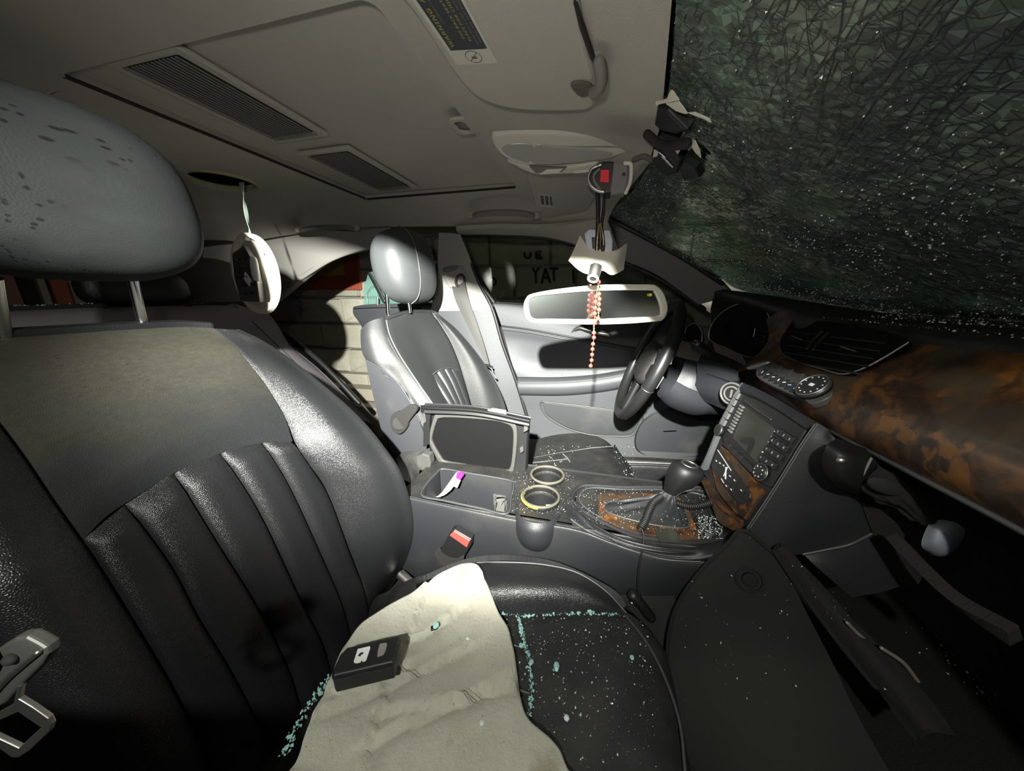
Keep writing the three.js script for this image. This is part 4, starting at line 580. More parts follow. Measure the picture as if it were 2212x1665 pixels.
{
  const t = thing('wiring_loom', 'black wires with bare copper strands between the sensor and the mirror mount', 'wires', Z(1297, 480, 0));
  part('wire', tube(zz(1291, 415, 0, 1292, 460, 0.005, 1291, 500, 0.008, 1289, 540, 0.01), 0.0042), M.black, t); part('wire', tube(zz(1305, 415, 0, 1304, 455, 0.003, 1300, 490, 0.006, 1303, 530, 0.008, 1301, 545, 0.008), 0.0028), M.black, t); part('wire', tube(zz(1301, 415, 0, 1299, 450, 0.003, 1296, 485, 0.006, 1298, 520, 0.012), 0.0018), M.dullMetal, t);
  part('strand', tube(zz(1295, 484, 0.012, 1291, 510, 0.016, 1289, 540, 0.016), 0.0014), M.brass, t, 'copper coloured strand'); part('strand', tube(zz(1297, 484, 0.012, 1302, 505, 0.016, 1304, 528, 0.014), 0.0014), M.brass, t);
  part('socket', slab(zz(1263, 505, -.01, 1272, 495, -.01, 1318, 497, -.01, 1324, 520, -.01, 1322, 545, -.01, 1268, 540, -.01), zP(-.01), { depth: 0.006, bevel: 0.002, curve: false }), M.clear, t, 'clear plastic socket'); part('socket_block', slab(zz(1278, 512, 0, 1300, 512, 0, 1300, 538, 0, 1280, 536, 0), zP(0), { depth: 0.012, bevel: 0.002, curve: false }), M.black, t);
}
{
  const t = thing('mirror_mount_cover', 'cream curved mount cover with a ball stem hanging above the rear view mirror', 'cover', Z(1290, 570, 0));
  part('shell', patch([
    zz(1253, 508, 0.004, 1272, 535, 0.024, 1292, 542, 0.030, 1315, 543, 0.030, 1336, 538, 0.024, 1355, 525, 0.004), zz(1240, 538, 0.004, 1262, 556, 0.026, 1288, 562, 0.034, 1312, 563, 0.034, 1335, 559, 0.026, 1352, 550, 0.004), zz(1228, 563, 0.004, 1250, 583, 0.022, 1272, 592, 0.030, 1300, 584, 0.036, 1322, 594, 0.024, 1347, 583, 0.004),
  ], { nu: 36, nv: 20, thick: 0.002 }), M.beige, t);
  part('hood', patch([zz(1270, 590, 0.03, 1283, 571, 0.042, 1296, 573, 0.038), zz(1271, 598, 0.034, 1284, 582, 0.052, 1297, 590, 0.040)], { nu: 14, nv: 6, thick: 0.003 }), M.beige, t);
  const a = Z(1287, 578, 0.036), b = Z(1281, 602, 0.052); part('stem', cyl(0.0125, 0.0105, a, b, 24), M.dullMetal, t, 'grey ball stem'); part('stem_ring', (() => { const g = new THREE.TorusGeometry(0.0088, 0.0024, 10, 28); return g.applyMatrix4(new THREE.Matrix4().compose(b, new THREE.Quaternion().setFromUnitVectors(V(0, 0, 1), b.clone().sub(a).normalize()), V(1, 1, 1))); })(), M.beigeLight, t); part('stem_bore', cyl(0.0075, 0.0075, b.clone().lerp(a, 0.05), b.clone().lerp(a, -0.02), 20), M.black, t);
}
{
  const A = Z(1132, 660, 0.030), B = Z(1442, 655, -0.028), C = Z(1290, 620, 0.001), P = p3(A, B, C), oc = [1131, 665, 1136, 645, 1152, 634, 1215, 623, 1300, 615, 1400, 614, 1420, 618, 1434, 632, 1442, 655, 1443, 672, 1434, 690, 1415, 695, 1340, 700, 1270, 701, 1190, 699, 1152, 697, 1138, 688];
  const ic = [1143, 670, 1147, 644, 1200, 635, 1290, 628, 1400, 627, 1415, 633, 1425, 655, 1428, 672, 1420, 682, 1350, 687, 1270, 690, 1190, 689, 1153, 688];
  const t = thing('rear_view_mirror', 'cream framed rear view mirror dangling in the middle of the car, red beads over it', 'mirror', on(1290, 700, P));
  part('frame', slab(onP(P, ...oc), P, { depth: 0.026, bevel: 0.0035, seg: 5, holes: [onP(P, ...ic)] }), M.beigeLight, t, 'cream plastic frame'); part('back', slab(onP(P, ...oc.map((v, i) => v + ((i % 2 ? 660 : 1288) - v) * 0.05)), P, { depth: 0.012, lift: -0.012, bevel: 0.003 }), M.beige, t);
  part('mirror_glass', slab(onP(P, ...ic.map((v, i) => v + (v - (i % 2 ? 660 : 1288)) * 0.02)), P, { depth: 0.003, lift: -0.006 }), M.mirror, t, 'dim silvered glass with dust'); part('sensor_dot', cyl(0.003, 0.003, on(1405, 637, P), on(1405, 637, P).add(V(0, 0, -0.005))), M.yellow, t);
}
{
  // a string of beads: each bead a piece, the chain between them one fine wire
  const t = thing('bead_string', 'string of coral red beads on a fine gold chain looped over the mirror', 'beads', Z(1280, 795, 0.02));
  const L = [1293, 609, 1288, 640, 1287, 652, 1286, 665, 1285, 677, 1284, 698, 1283, 719, 1283, 729, 1281, 743, 1280, 754, 1279, 766, 1278, 778, 1276, 790], R = [1294, 635, 1295, 646, 1294, 657, 1294, 669, 1292, 688];
  const bead = new THREE.SphereGeometry(0.0041, 18, 12); const add = (p) => { const g = bead.clone().translate(p.x, p.y, p.z); part('bead', g, M.coral, t); };
  const l = onP(zP(0.030), ...L), r = onP(zP(0.026), ...R); l.forEach(add); r.forEach(add);
  part('chain', tube(l, 0.0008, { seg: 90, rad: 6 }), M.brass, t); part('chain', tube([l[0], ...r], 0.0008, { seg: 50, rad: 6 }), M.brass, t);
  const lk = new THREE.TorusGeometry(0.0016, 0.0004, 6, 12); for (const [x, y] of [[1283, 704], [1283, 709], [1283, 714], [1286, 684], [1285, 690], [1293, 676], [1293, 682]]) { const p = Z(x, y, 0.028); part('chain_link', lk.clone().rotateY(0.6).translate(p.x, p.y, p.z), M.brass, t); }
}

// ================================================================ DASHBOARD
{
  const t = thing('dashboard', 'black dashboard with a burl wood fascia, dusty top and glass crumbs', 'dashboard', V(0.5, 0.8, 0));
  const prof = (z, a) => a.map(([x, y]) => V(x, y, z));
  part('dash_body', patch([
    prof(-0.72, [[.75, .96], [.55, .985], [.44, .985], [.42, .97], [.43, .90], [.41, .80], [.45, .74], [.62, .55]]),
    prof(-0.52, [[.75, .965], [.55, 1.0], [.40, 1.022], [.37, 1.005], [.47, .93], [.40, .79], [.44, .74], [.62, .55]]),
    prof(-0.37, [[.75, .965], [.55, 1.0], [.37, 1.028], [.345, 1.012], [.49, .93], [.41, .79], [.45, .74], [.62, .55]]),
    prof(-0.22, [[.75, .96], [.55, .99], [.44, .995], [.415, .98], [.46, .92], [.41, .80], [.45, .75], [.62, .55]]),
    prof(-0.08, [[.75, .95], [.55, .975], [.48, .965], [.462, .945], [.42, .90], [.41, .81], [.45, .775], [.62, .60]]),
    prof(0.10, [[.75, .95], [.55, .975], [.48, .965], [.462, .945], [.42, .90], [.41, .81], [.46, .78], [.62, .70]]),
    prof(0.35, [[.75, .95], [.55, .972], [.48, .965], [.458, .943], [.42, .89], [.41, .822], [.46, .80], [.62, .72]]),
    prof(0.72, [[.70, .94], [.50, .962], [.43, .955], [.41, .94], [.40, .88], [.38, .82], [.42, .80], [.60, .72]]),
  ], { nu: 60, nv: 70, thick: 0.02 }), M.speck, t);
  const F = (z, k) => prof(z, [[.456, .950], [.415, .905], [.384, .862], [.382, .822], [.398, .796], [.412, .800]].map(([x, y]) => [x + k[0], y + k[1]]));
  part('wood_fascia', patch([F(-0.185, [.0, 0.0]), F(-0.08, [0, 0]), F(0.10, [0, 0]), F(0.35, [0, .012]), F(0.55, [-.015, .014]), F(0.72, [-.035, .012])], { nu: 40, nv: 70, thick: 0.006 }), M.wood, t, 'burl wood fascia, stained and cloudy');
  part('wood_post', patch([zz(1655, 690, -.235, 1690, 672, -.20, 1712, 690, -.18), zz(1660, 730, -.235, 1676, 725, -.21, 1692, 728, -.185), zz(1640, 765, -.235, 1665, 775, -.2, 1694, 765, -.185), zz(1592, 800, -.21, 1640, 790, -.2, 1700, 790, -.185)], { nu: 10, nv: 20, thick: 0.005 }), M.wood, t, 'narrow wood strip beside the dials');
  part('fascia_edge', tube(F(-0.08, [0, 0]).slice(4, 5).concat([V(.398, .795, 0.0), V(.398, .797, .1), V(.397, .803, .25), V(.394, .809, .38), V(.375, .809, .56), V(.36, .808, .72)]), 0.004), M.piping, t);
  // central air vent
  const A = on(1690, 762, p3(V(.456, .950, -.08), V(.456, .950, .1), V(.405, .885, 0))), P = p3(V(.452, .955, -.08), V(.452, .955, .1), V(.395, .883, 0));
  const vo = onP(P, 1707, 700, 1695, 722, 1687, 745, 1692, 764, 1724, 783, 1775, 798, 1829, 811, 1862, 802, 1909, 779, 1966, 744, 1930, 722, 1850, 705, 1760, 694);
  const vt = part('air_vent', slab(vo, P, { depth: 0.006, lift: 0.003, bevel: 0.001 }), M.void, t, 'wide black central air vent');
  part('vent_edge', tube([...vo.slice(0, 10)].map((p) => p.clone().addScaledVector(P.n.dot(CP.clone().sub(P.o)) > 0 ? P.n : P.n.clone().negate(), 0.004)), 0.0016, { seg: 80 }), M.dullMetal, t, 'thin silver vent edge');
  for (let i = 0; i < 5; i++) { const y0 = 718 + i * 15, a = on(1712 - i * 4, y0 + 2, P), b = on(1925 - i * 14, y0 + 30 + i * 1.5, P); part('vane', cyl(0.0016, 0.0016, a.add(V(-.006, .004, 0)), b.add(V(-.006, .004, 0)), 8), M.black, vt); }
  for (const q of [[1755, 760, 1766, 742, 1786, 724], [1768, 762, 1780, 745, 1800, 726]]) part('thumb_wheel', tube(onP(P, ...q).map((p) => p.add(V(-.009, .006, 0))), 0.0035), M.black, vt);
  part('vent_pin', cyl(0.0012, 0.0012, on(1720, 731, P).add(V(-.009, .005, 0)), on(1741, 738, P).add(V(-.009, .005, 0)), 8), M.dullMetal, vt); part('vent_pin', cyl(0.0012, 0.0012, on(1828, 755, P).add(V(-.009, .005, 0)), on(1862, 766, P).add(V(-.009, .005, 0)), 8), M.dullMetal, vt);
  // dial cluster
  const Q = p3(Z(1535, 725, -.45), Z(1664, 690, -.265), Z(1590, 655, -.38)), co = onP(Q, 1533, 730, 1537, 708, 1546, 692, 1563, 675, 1585, 662, 1617, 653, 1640, 658, 1655, 671, 1664, 688, 1667, 712, 1662, 738, 1651, 756, 1630, 773, 1600, 766, 1570, 752, 1545, 742);
  const cl = part('dial_cluster', slab(co, Q, { depth: 0.01, lift: 0.002 }), M.void, t, 'dark dial cluster'); part('cluster_ring', tube(co.map((p) => p.clone().add(V(-.003, .002, .002))), 0.0016, { closed: true, seg: 120 }), M.dullMetal, t, 'thin bright ring round the dials');
  for (const [x, y, r] of [[1598, 712, .040], [1560, 716, .022], [1640, 715, .024]]) { const g = new THREE.TorusGeometry(r, 0.0012, 6, 40); g.applyMatrix4(basis(Q, on(x, y, Q).add(V(-.004, .003, .001)))); part('dial_ring', g, M.void, cl); }
  part('dial_tick', cyl(0.0011, 0.0011, on(1632, 730, Q).add(V(-.006, .004, .002)), on(1636, 712, Q).add(V(-.006, .004, .002)), 8), M.chrome, cl);
  for (const [x, y] of [[1664, 709], [1659, 719], [1655, 730], [1650, 741]]) part('warning_lamp', new THREE.SphereGeometry(0.0016, 10, 8).translate(...on(x, y, Q).add(V(-.005, .004, .002)).toArray()), M.dullMetal, cl);
  part('side_dial', slab(onP(zP(-.5), 1478, 722, 1484, 704, 1500, 697, 1514, 708, 1518, 735, 1500, 745), zP(-.5), { depth: 0.01 }), M.void, t); part('side_dial_ring', tube(onP(zP(-.495), 1479, 720, 1484, 706, 1500, 698, 1512, 708, 1517, 722, 1516, 738), 0.0016), M.dullMetal, t);
  // lower trim towards the driver and the round start switch
  part('knee_trim', patch([zz(1508, 772, -.30, 1550, 782, -.24, 1595, 802, -.185), zz(1505, 785, -.27, 1545, 797, -.215, 1594, 815, -.165), zz(1505, 815, -.26, 1540, 828, -.21, 1585, 848, -.165), zz(1497, 838, -.28, 1535, 855, -.22, 1575, 870, -.175), zz(1480, 850, -.33, 1525, 868, -.26, 1565, 885, -.2)], { nu: 24, nv: 24, thick: 0.01 }), M.column, t, 'grey knee trim'); part('trim_groove', tube(zz(1506, 801, -.265, 1541, 812, -.212, 1587, 828, -.164), 0.0014), M.black, t);
  const sw = Z(1582, 850, -.15), sm = basis(pl(sw, V(-.75, .05, .65)), sw); const ring = (r, w, m, z, nm) => part(nm, new THREE.TorusGeometry(r, w, 10, 40).translate(0, 0, z).applyMatrix4(sm), m, t);
  part('start_switch', lathe([[0, -0.012], [0.030, -0.012], [0.030, 0], [0.026, 0.003], [0, 0.003]], 40).rotateX(Math.PI / 2).applyMatrix4(sm), M.key, t, 'round start switch'); ring(0.026, 0.0026, M.keyGrey, 0.003, 'switch_ring'); ring(0.017, 0.002, M.linerDark, 0.004, 'switch_ring'); part('key_slot', box(0.005, 0.020, 0.004, 0.0015).translate(0, 0, 0.005).applyMatrix4(sm), M.keyGrey, t);
  part('bracket_hole', patch([zz(1540, 742, -.33, 1575, 756, -.30, 1600, 768, -.27), zz(1545, 760, -.33, 1580, 775, -.30, 1610, 790, -.26)], { nu: 6, nv: 4, thick: 0.004 }), M.taupe, t);
}
// ---------------------------------------------------------------- switch strip set into the wood
const XS = 0.374;
{
  const P = p3(X(1762, 841, XS + 0.014), X(1640, 800, XS - 0.010), X(1701, 834, XS - 0.003)), N = P.n.clone(); if (N.dot(CP.clone().sub(P.o)) < 0) N.negate(); P.o.addScaledVector(N, 0.011);
  const t = thing('switch_strip', 'curved black strip of small switches with a round dial in the wood fascia', 'switch panel', on(1710, 830, P));
  part('strip_body', slab(onP(P, 1640, 790, 1662, 778, 1700, 797, 1742, 812, 1772, 819, 1800, 828, 1806, 842, 1788, 862, 1752, 873, 1735, 862, 1702, 849, 1657, 828, 1634, 811), P, { depth: 0.012, lift: 0.002, bevel: 0.002 }), M.buckle, t);
  part('oval_knob', place(pillow(0.0085, 0.026, 0.007, 0.9, 0.9, 24, 16), V(0, 0, 0.004), 0, 0, -0.85).applyMatrix4(basis(P, on(1641, 791, P))), M.dullMetal, t, 'shiny oval knob');
  const dm = basis(P, on(1762, 841, P)); const d = part('dial', lathe([[0, 0.012], [0.021, 0.012], [0.026, 0.009], [0.027, 0.002], [0, 0.002]], 40).rotateX(Math.PI / 2).applyMatrix4(dm), M.key, t, 'round black dial with a silver ring'); part('dial_ring', new THREE.TorusGeometry(0.0242, 0.0014, 8, 40).translate(0, 0, 0.0115).applyMatrix4(dm), M.dullMetal, d);
  for (let i = 0; i < 12; i++) { const a = i * 0.5236 + 0.3; part('dial_mark', box(0.0022, 0.0022, 0.001, 0.0004, 1).translate(0.0185 * Math.cos(a), 0.0185 * Math.sin(a), 0.0123).applyMatrix4(dm), M.paper, d); } part('dial_lock', box(0.009, 0.006, 0.001, 0.0004, 1).translate(0, 0, 0.0123).applyMatrix4(dm), M.paper, d);
  const gl = ['≡', '⌂', '△', '◧', '✕', '▽', '⊏', '▢'];
  for (let i = 0; i < 8; i++) { const a = i / 7, x = 1650 + a * 82, y = 810 + a * 41 - 3, c = on(x, y, P), k = part('switch_key', box(0.0125, 0.017, 0.006, 0.001, 1).applyMatrix4(basis(P, c.clone().addScaledVector(N, 0.002), V(0.05, 1, -0.35))), M.key, t);
    part('key_mark', i % 3 ? box(0.006, 0.0022, 0.001, 0.0004, 1).translate(0, 0.001, 0.0035).applyMatrix4(basis(P, c.clone().addScaledVector(N, 0.002), V(0.05, 1, -0.35))) : box(0.0022, 0.006, 0.001, 0.0004, 1).translate(0, 0, 0.0035).applyMatrix4(basis(P, c.clone().addScaledVector(N, 0.002), V(0.05, 1, -0.35))), i === 5 ? std({ color: lin(0.25, 0.45, 0.6) }) : M.paper, k); }
  for (let i = 0; i < 4; i++) { const a = i / 3, c = on(1676 + a * 68, 798 + a * 27, P); part('blank_key', box(0.024, 0.015, 0.005, 0.001, 1).applyMatrix4(basis(P, c.addScaledVector(N, 0.002), V(0.05, 1, -0.35))), M.buckle, t); }
}
// ---------------------------------------------------------------- radio and screen unit on the centre stack
const SP = p3(Z(1765, 912, .08), Z(1608, 1140, .08), Z(1605, 850, -.12)), SN = SP.n.clone(); if (SN.dot(CP.clone().sub(SP.o)) < 0) SN.negate();
const sp = (...a) => onP(SP, ...a);
const upS = Z(1765, 912, .08).sub(Z(1608, 1140, .08));
{
  const t = thing('center_stack', 'black leather covered centre stack with stitched edge carrying the radio unit', 'console stack', V(0.36, 0.6, -0.02));
  part('stack_face', slab(sp(1606, 828, 1650, 850, 1700, 880, 1760, 912, 1740, 945, 1700, 1008, 1660, 1075, 1618, 1140, 1590, 1130, 1560, 1085, 1515, 1018, 1540, 955, 1570, 890), SP, { depth: 0.02, curve: false, lift: -0.003 }), M.console, t);
  part('top_band', patch([sp(1604, 826, 1650, 846, 1700, 874, 1764, 912).map((p) => p.addScaledVector(SN, 0.002)), sp(1603, 838, 1647, 860, 1695, 888, 1752, 926).map((p) => p.addScaledVector(SN, 0.009)), sp(1598, 846, 1643, 867, 1690, 895, 1745, 932).map((p) => p.addScaledVector(SN, 0.002))], { nu: 24, nv: 8, thick: 0.004 }), M.console, t);
  part('far_edge', patch([sp(1604, 827, 1560, 905, 1530, 980, 1510, 1018).map((p) => p.addScaledVector(SN, 0.0)), sp(1609, 830, 1567, 905, 1538, 975, 1518, 1020).map((p) => p.addScaledVector(SN, 0.010)), sp(1600, 850, 1575, 905, 1549, 965, 1530, 1015).map((p) => p.addScaledVector(SN, 0.001))], { nu: 24, nv: 8, thick: 0.004 }), M.door, t, 'grey far edge');
  part('side_panel', patch([
    zz(1764, 912, .084, 1785, 925, .088, 1800, 942, .092, 1830, 965, .11), zz(1735, 955, .085, 1765, 962, .095, 1800, 985, .105, 1850, 1030, .12), zz(1698, 1015, .085, 1740, 1035, .10, 1800, 1060, .11, 1862, 1090, .12), zz(1658, 1078, .085, 1710, 1110, .105, 1780, 1130, .115, 1882, 1150, .12), zz(1612, 1143, .085, 1665, 1190, .11, 1740, 1196, .115, 1885, 1160, .12),
  ], { nu: 30, nv: 30, thick: 0.01 }), M.console, t, 'padded leather side panel');
  for (const dx of [0, 6]) part('stitch_line', tube(zz(1760 + dx, 916, .089, 1731 + dx, 958, .09, 1694 + dx, 1018, .09, 1654 + dx, 1081, .09, 1614 + dx, 1140, .09), 0.0011, { seg: 60, rad: 6 }), M.stitch, t);
  part('lower_panel', patch([zz(1735, 1196, .115, 1800, 1180, .118, 1884, 1156, .122), zz(1770, 1230, .13, 1830, 1230, .13, 1910, 1200, .13), zz(1840, 1290, .14, 1900, 1280, .14, 1950, 1265, .14)], { nu: 14, nv: 12, thick: 0.01 }), M.console, t); part('panel_edge', tube(zz(1735, 1197, .118, 1790, 1186, .12, 1835, 1176, .122, 1882, 1153, .124), 0.0025), M.piping, t);
}
{
  const t = thing('radio_unit', 'radio unit with a grey screen, number keypad and round control pad', 'radio', on(1650, 940, SP));
  part('faceplate', slab(sp(1600, 848, 1645, 868, 1690, 893, 1746, 930, 1700, 1004, 1668, 1054, 1640, 1040, 1590, 985, 1567, 958, 1560, 935, 1580, 885), SP, { depth: 0.008, lift: 0.004, curve: false, bevel: 0.002 }), M.key, t);
  part('disc_slot', slab(sp(1614, 862, 1622, 864, 1676, 902, 1672, 908, 1664, 906, 1612, 870), SP, { depth: 0.003, lift: 0.0065, curve: false }), M.matte, t, 'disc slot'); part('slot_edge', tube(sp(1616, 867, 1640, 886, 1672, 908).map((p) => p.addScaledVector(SN, 0.007)), 0.0012), M.dullMetal, t);
  part('screen', slab(sp(1616, 880, 1680, 927, 1641, 1001, 1587, 948), SP, { depth: 0.003, lift: 0.006, curve: false, bevel: 0.0008 }), M.screen, t, 'smeared dark grey screen'); part('screen_stain', slab(sp(1604, 952, 1618, 946, 1634, 948, 1636, 962, 1624, 985, 1618, 978, 1622, 962, 1612, 960), SP, { depth: 0.0006, lift: 0.0065 }), M.matte, t);
  for (let i = 0; i < 5; i++) { const c = on(1598 - i * 7.2, 856 + i * 14.5, SP).addScaledVector(SN, 0.007); part('side_key', box(0.016, 0.015, 0.006, 0.0015, 1).applyMatrix4(basis(SP, c, upS)), M.keyGrey, t, i ? undefined : 'grey side key'); }
  for (let i = 0; i < 9; i++) { const c = on(1609 - i * 3.2, 880 + i * 6.6, SP).addScaledVector(SN, 0.007); part('rib_key', box(0.014, 0.0052, 0.006, 0.0012, 1).applyMatrix4(basis(SP, c, upS)), M.keyGrey, t); }
  const km = basis(SP, on(1564, 932, SP).addScaledVector(SN, 0.006), upS); part('volume_knob', lathe([[0, 0.012], [0.010, 0.012], [0.013, 0.009], [0.0135, 0], [0, 0]], 30).rotateX(Math.PI / 2).applyMatrix4(km), M.key, t); part('knob_ring', new THREE.TorusGeometry(0.0128, 0.0014, 8, 32).translate(0, 0, 0.009).applyMatrix4(km), M.dullMetal, t);
  // keypad: twelve keys, each with its printed figure
  const fig = ['1', '2', '3', '4', '5', '6', '7', '8', '9', '*', '0', '#'], atlas = print(512, 384, (x, w, h) => { x.fillStyle = '#2c2c2d'; x.fillRect(0, 0, w, h); x.fillStyle = '#cfcfc8'; x.font = 'bold 74px sans-serif'; x.textAlign = 'center'; x.textBaseline = 'middle'; fig.forEach((s, i) => x.fillText(s, (i % 4) * 128 + 64, Math.floor(i / 4) * 128 + 66)); }), am = std({ map: atlas, roughness: 0.4 });
  const O = [1690, 935], cx = [12.8, 8.0], cy = [-12.6, 18.6];
  fig.forEach((s, i) => { const c = i % 3, r = Math.floor(i / 3), q = on(O[0] + c * cx[0] + r * cy[0], O[1] + c * cx[1] + r * cy[1], SP).addScaledVector(SN, 0.006), m = basis(SP, q, upS), k = part('number_key', box(0.0145, 0.0135, 0.006, 0.0016, 2).applyMatrix4(m), M.key, t);
    const w = 0.0052, g = quadPlate(V(-w, -w, .0032), V(w, -w, .0032), V(w, w, .0032), V(-w, w, .0032)), uv = g.attributes.uv, u0 = (i % 4) / 4, v0 = 1 - (Math.floor(i / 4) + 1) / 3; for (let n = 0; n < 4; n++) uv.setXY(n, u0 + uv.getX(n) / 4, v0 + uv.getY(n) / 3); part('key_figure', g.applyMatrix4(m), am, k); });
  for (let i = 0; i < 6; i++) part('key_lamp', new THREE.SphereGeometry(0.0016, 8, 6).translate(...on(1680 - i * 6.6, 934 + i * 11, SP).addScaledVector(SN, 0.006).toArray()), M.paper, t);
  const jm = basis(SP, on(1651, 1022, SP).addScaledVector(SN, 0.005), upS), j = part('control_pad', lathe([[0, 0.008], [0.012, 0.008], [0.0155, 0.004], [0.016, 0], [0, 0]], 32).rotateX(Math.PI / 2).applyMatrix4(jm), M.key, t, 'round arrow pad'); part('pad_ring', new THREE.TorusGeometry(0.0165, 0.0012, 8, 36).translate(0, 0, 0.003).applyMatrix4(jm), M.dullMetal, j);
  for (let i = 0; i < 8; i++) { const a = i * 0.7854; const g = new THREE.CylinderGeometry(0.0019, 0.0019, 0.0008, i % 2 ? 8 : 3).rotateX(Math.PI / 2).rotateZ(a - Math.PI / 2).translate(0.0105 * Math.cos(a), 0.0105 * Math.sin(a), 0.0078); part('arrow', g.applyMatrix4(jm), M.paper, j); }
  for (let i = 0; i < 5; i++) { const c = on(1577 + i * 12.5, 963 + i * 12.2, SP).addScaledVector(SN, 0.006); part('lower_key', box(0.021, 0.013, 0.006, 0.0012, 1).applyMatrix4(basis(SP, c, upS)), M.key, t); }
}
{
  const t = thing('climate_panel', 'black climate control panel in a wood surround under the radio unit', 'control panel', on(1600, 1050, SP));
  part('wood_surround', slab(sp(1560, 964, 1590, 985, 1640, 1046, 1652, 1062, 1612, 1122, 1590, 1108, 1552, 1062, 1540, 1012), SP, { depth: 0.008, lift: 0.004, curve: false, bevel: 0.002 }), M.woodDusty, t, 'reddish wood surround');
  const pn = part('control_face', slab(sp(1555, 972, 1562, 976, 1600, 1028, 1629, 1068, 1627, 1078, 1610, 1091, 1596, 1086, 1552, 1028, 1541, 1008, 1548, 988), SP, { depth: 0.006, lift: 0.007, curve: false, bevel: 0.002 }), M.key, t);
  const mk = (a, b, r = 0.001) => part('panel_mark', tube(sp(...a, ...b).map((p) => p.addScaledVector(SN, 0.0075)), r, { seg: 4, rad: 6 }), M.paper, pn); mk([1557, 974], [1586, 1018]); mk([1570, 1030], [1578, 1011]); mk([1565, 1036], [1570, 1045]); mk([1575, 1012], [1574, 1036], 0.0014);
  for (const [x, y] of [[1556, 998], [1564, 1003], [1572, 1008], [1586, 1031], [1596, 1040], [1578, 1052], [1589, 1060], [1611, 1062]]) { const k = part('climate_key', box(0.011, 0.010, 0.003, 0.001, 1).applyMatrix4(basis(SP, on(x, y, SP).addScaledVector(SN, 0.008), upS)), M.matte, pn); part('key_mark', box(0.005, 0.0025, 0.001, 0.0003, 1).translate(0, 0, 0.002).applyMatrix4(basis(SP, on(x, y, SP).addScaledVector(SN, 0.008), upS)), M.paper, k); }
  const w = thing('ashtray_lid', 'curved wooden lid jutting out below the climate panel, dusted with glass', 'lid', on(1555, 1085, SP));
  part('lid', patch([zz(1510, 1016, -.13, 1512, 1022, -.12, 1514, 1030, -.11), zz(1530, 1038, -.09, 1538, 1042, -.07, 1525, 1052, -.08), zz(1548, 1075, -.03, 1560, 1075, -.01, 1542, 1090, -.02), zz(1572, 1110, .03, 1585, 1110, .04, 1558, 1128, .03), zz(1606, 1126, .08, 1603, 1138, .08, 1586, 1146, .075)].map((r) => r.map((p) => p.addScaledVector(SN, 0.006))), { nu: 12, nv: 30, thick: 0.006 }), M.woodDusty, w);
}
// ---------------------------------------------------------------- steering wheel, column and stalks
{
  const C = V(.16, .815, -.37), e = V(.36, .93, 0).normalize(), n = V(-.93, .36, 0).normalize();
  const m = new THREE.Matrix4().makeBasis(V(0, 0, 1), e, n).setPosition(C); // local x across the car, y up the wheel, z towards the driver
  const t = thing('steering_wheel', 'dark leather steering wheel seen edge-on behind the mirror', 'steering wheel', C);
  const rim = new THREE.TorusGeometry(0.185, 0.0165, 18, 90); part('rim', rim.applyMatrix4(m), M.wheel, t);
  part('hub', pillow(0.085, 0.07, 0.032, 0.6, 0.6).translate(0, 0, -0.015).applyMatrix4(m), M.speck, t, 'dusty airbag hub');
  for (const a of [-0.15, Math.PI + 0.15, -Math.PI / 2]) { const s = part('spoke', place(box(0.115, 0.045, 0.018, 0.008, 3), V(0.125 * Math.cos(a), 0.125 * Math.sin(a), -0.008), 0, 0, a).applyMatrix4(m), M.black, t); if (a === -0.15) part('button_pad', place(box(0.045, 0.040, 0.010, 0.003), V(0.13 * Math.cos(a), 0.13 * Math.sin(a), -0.026), 0, 0, a).applyMatrix4(m), M.keyGrey, s); }
  part('seam_ring', new THREE.TorusGeometry(0.0168, 0.0012, 6, 24).rotateX(Math.PI / 2).translate(0.185, 0, 0).applyMatrix4(new THREE.Matrix4().multiplyMatrices(m, new THREE.Matrix4().makeRotationZ(-0.25))), M.dullMetal, t);
}
{
  const t = thing('steering_column', 'blue grey steering column shroud with a dusty top and two stalks', 'steering column', V(0.26, 0.75, -0.33));
  const sec = (x, y, r, rz) => Array.from({ length: 13 }, (_, i) => { const a = i / 12 * 6.2832; return V(x + r * 0.36 * Math.sin(a), y + r * Math.sin(a) * 0.93, -0.37 + rz * Math.cos(a)); });
  part('shroud', patch([sec(.235, .775, .075, .085), sec(.27, .76, .088, .10), sec(.33, .74, .088, .105), sec(.37, .73, .072, .09), sec(.42, .72, .06, .08)], { nu: 48, nv: 20, thick: 0.003 }), M.column, t);
  part('upper_shroud', patch([zz(1437, 724, -.29, 1480, 738, -.29, 1520, 752, -.29), zz(1432, 742, -.275, 1475, 757, -.275, 1512, 772, -.275), zz(1430, 762, -.272, 1470, 772, -.272, 1508, 782, -.272)], { nu: 16, nv: 10, thick: 0.004 }), M.dusty, t, 'dusty upper shroud');
  part('stalk', tube(zz(1535, 768, -.30, 1530, 757, -.265, 1512, 745, -.235, 1498, 742, -.225), 0.0075), M.black, t); part('stalk_cap', cyl(0.008, 0.007, Z(1506, 741, -.226), Z(1501, 739, -.222)), M.dullMetal, t); part('stalk', tube(zz(1500, 748, -.25, 1520, 758, -.25, 1545, 775, -.26), 0.009), M.black, t);
  const bp = zP(-.215); part('control_panel', slab(onP(bp, 1427, 754, 1452, 763, 1456, 770, 1451, 788, 1416, 783), bp, { depth: 0.02, bevel: 0.002, curve: false }), M.black, t); for (let i = 0; i < 9; i++) { const p = Z(1417 + i * 3.9, 786 - i * 0.1, -.213); part('tinsel_link', new THREE.TorusGeometry(0.0030, 0.0009, 6, 10).rotateY(i % 2 ? 0.8 : -0.8).translate(p.x, p.y, p.z), M.brass, t); }
}
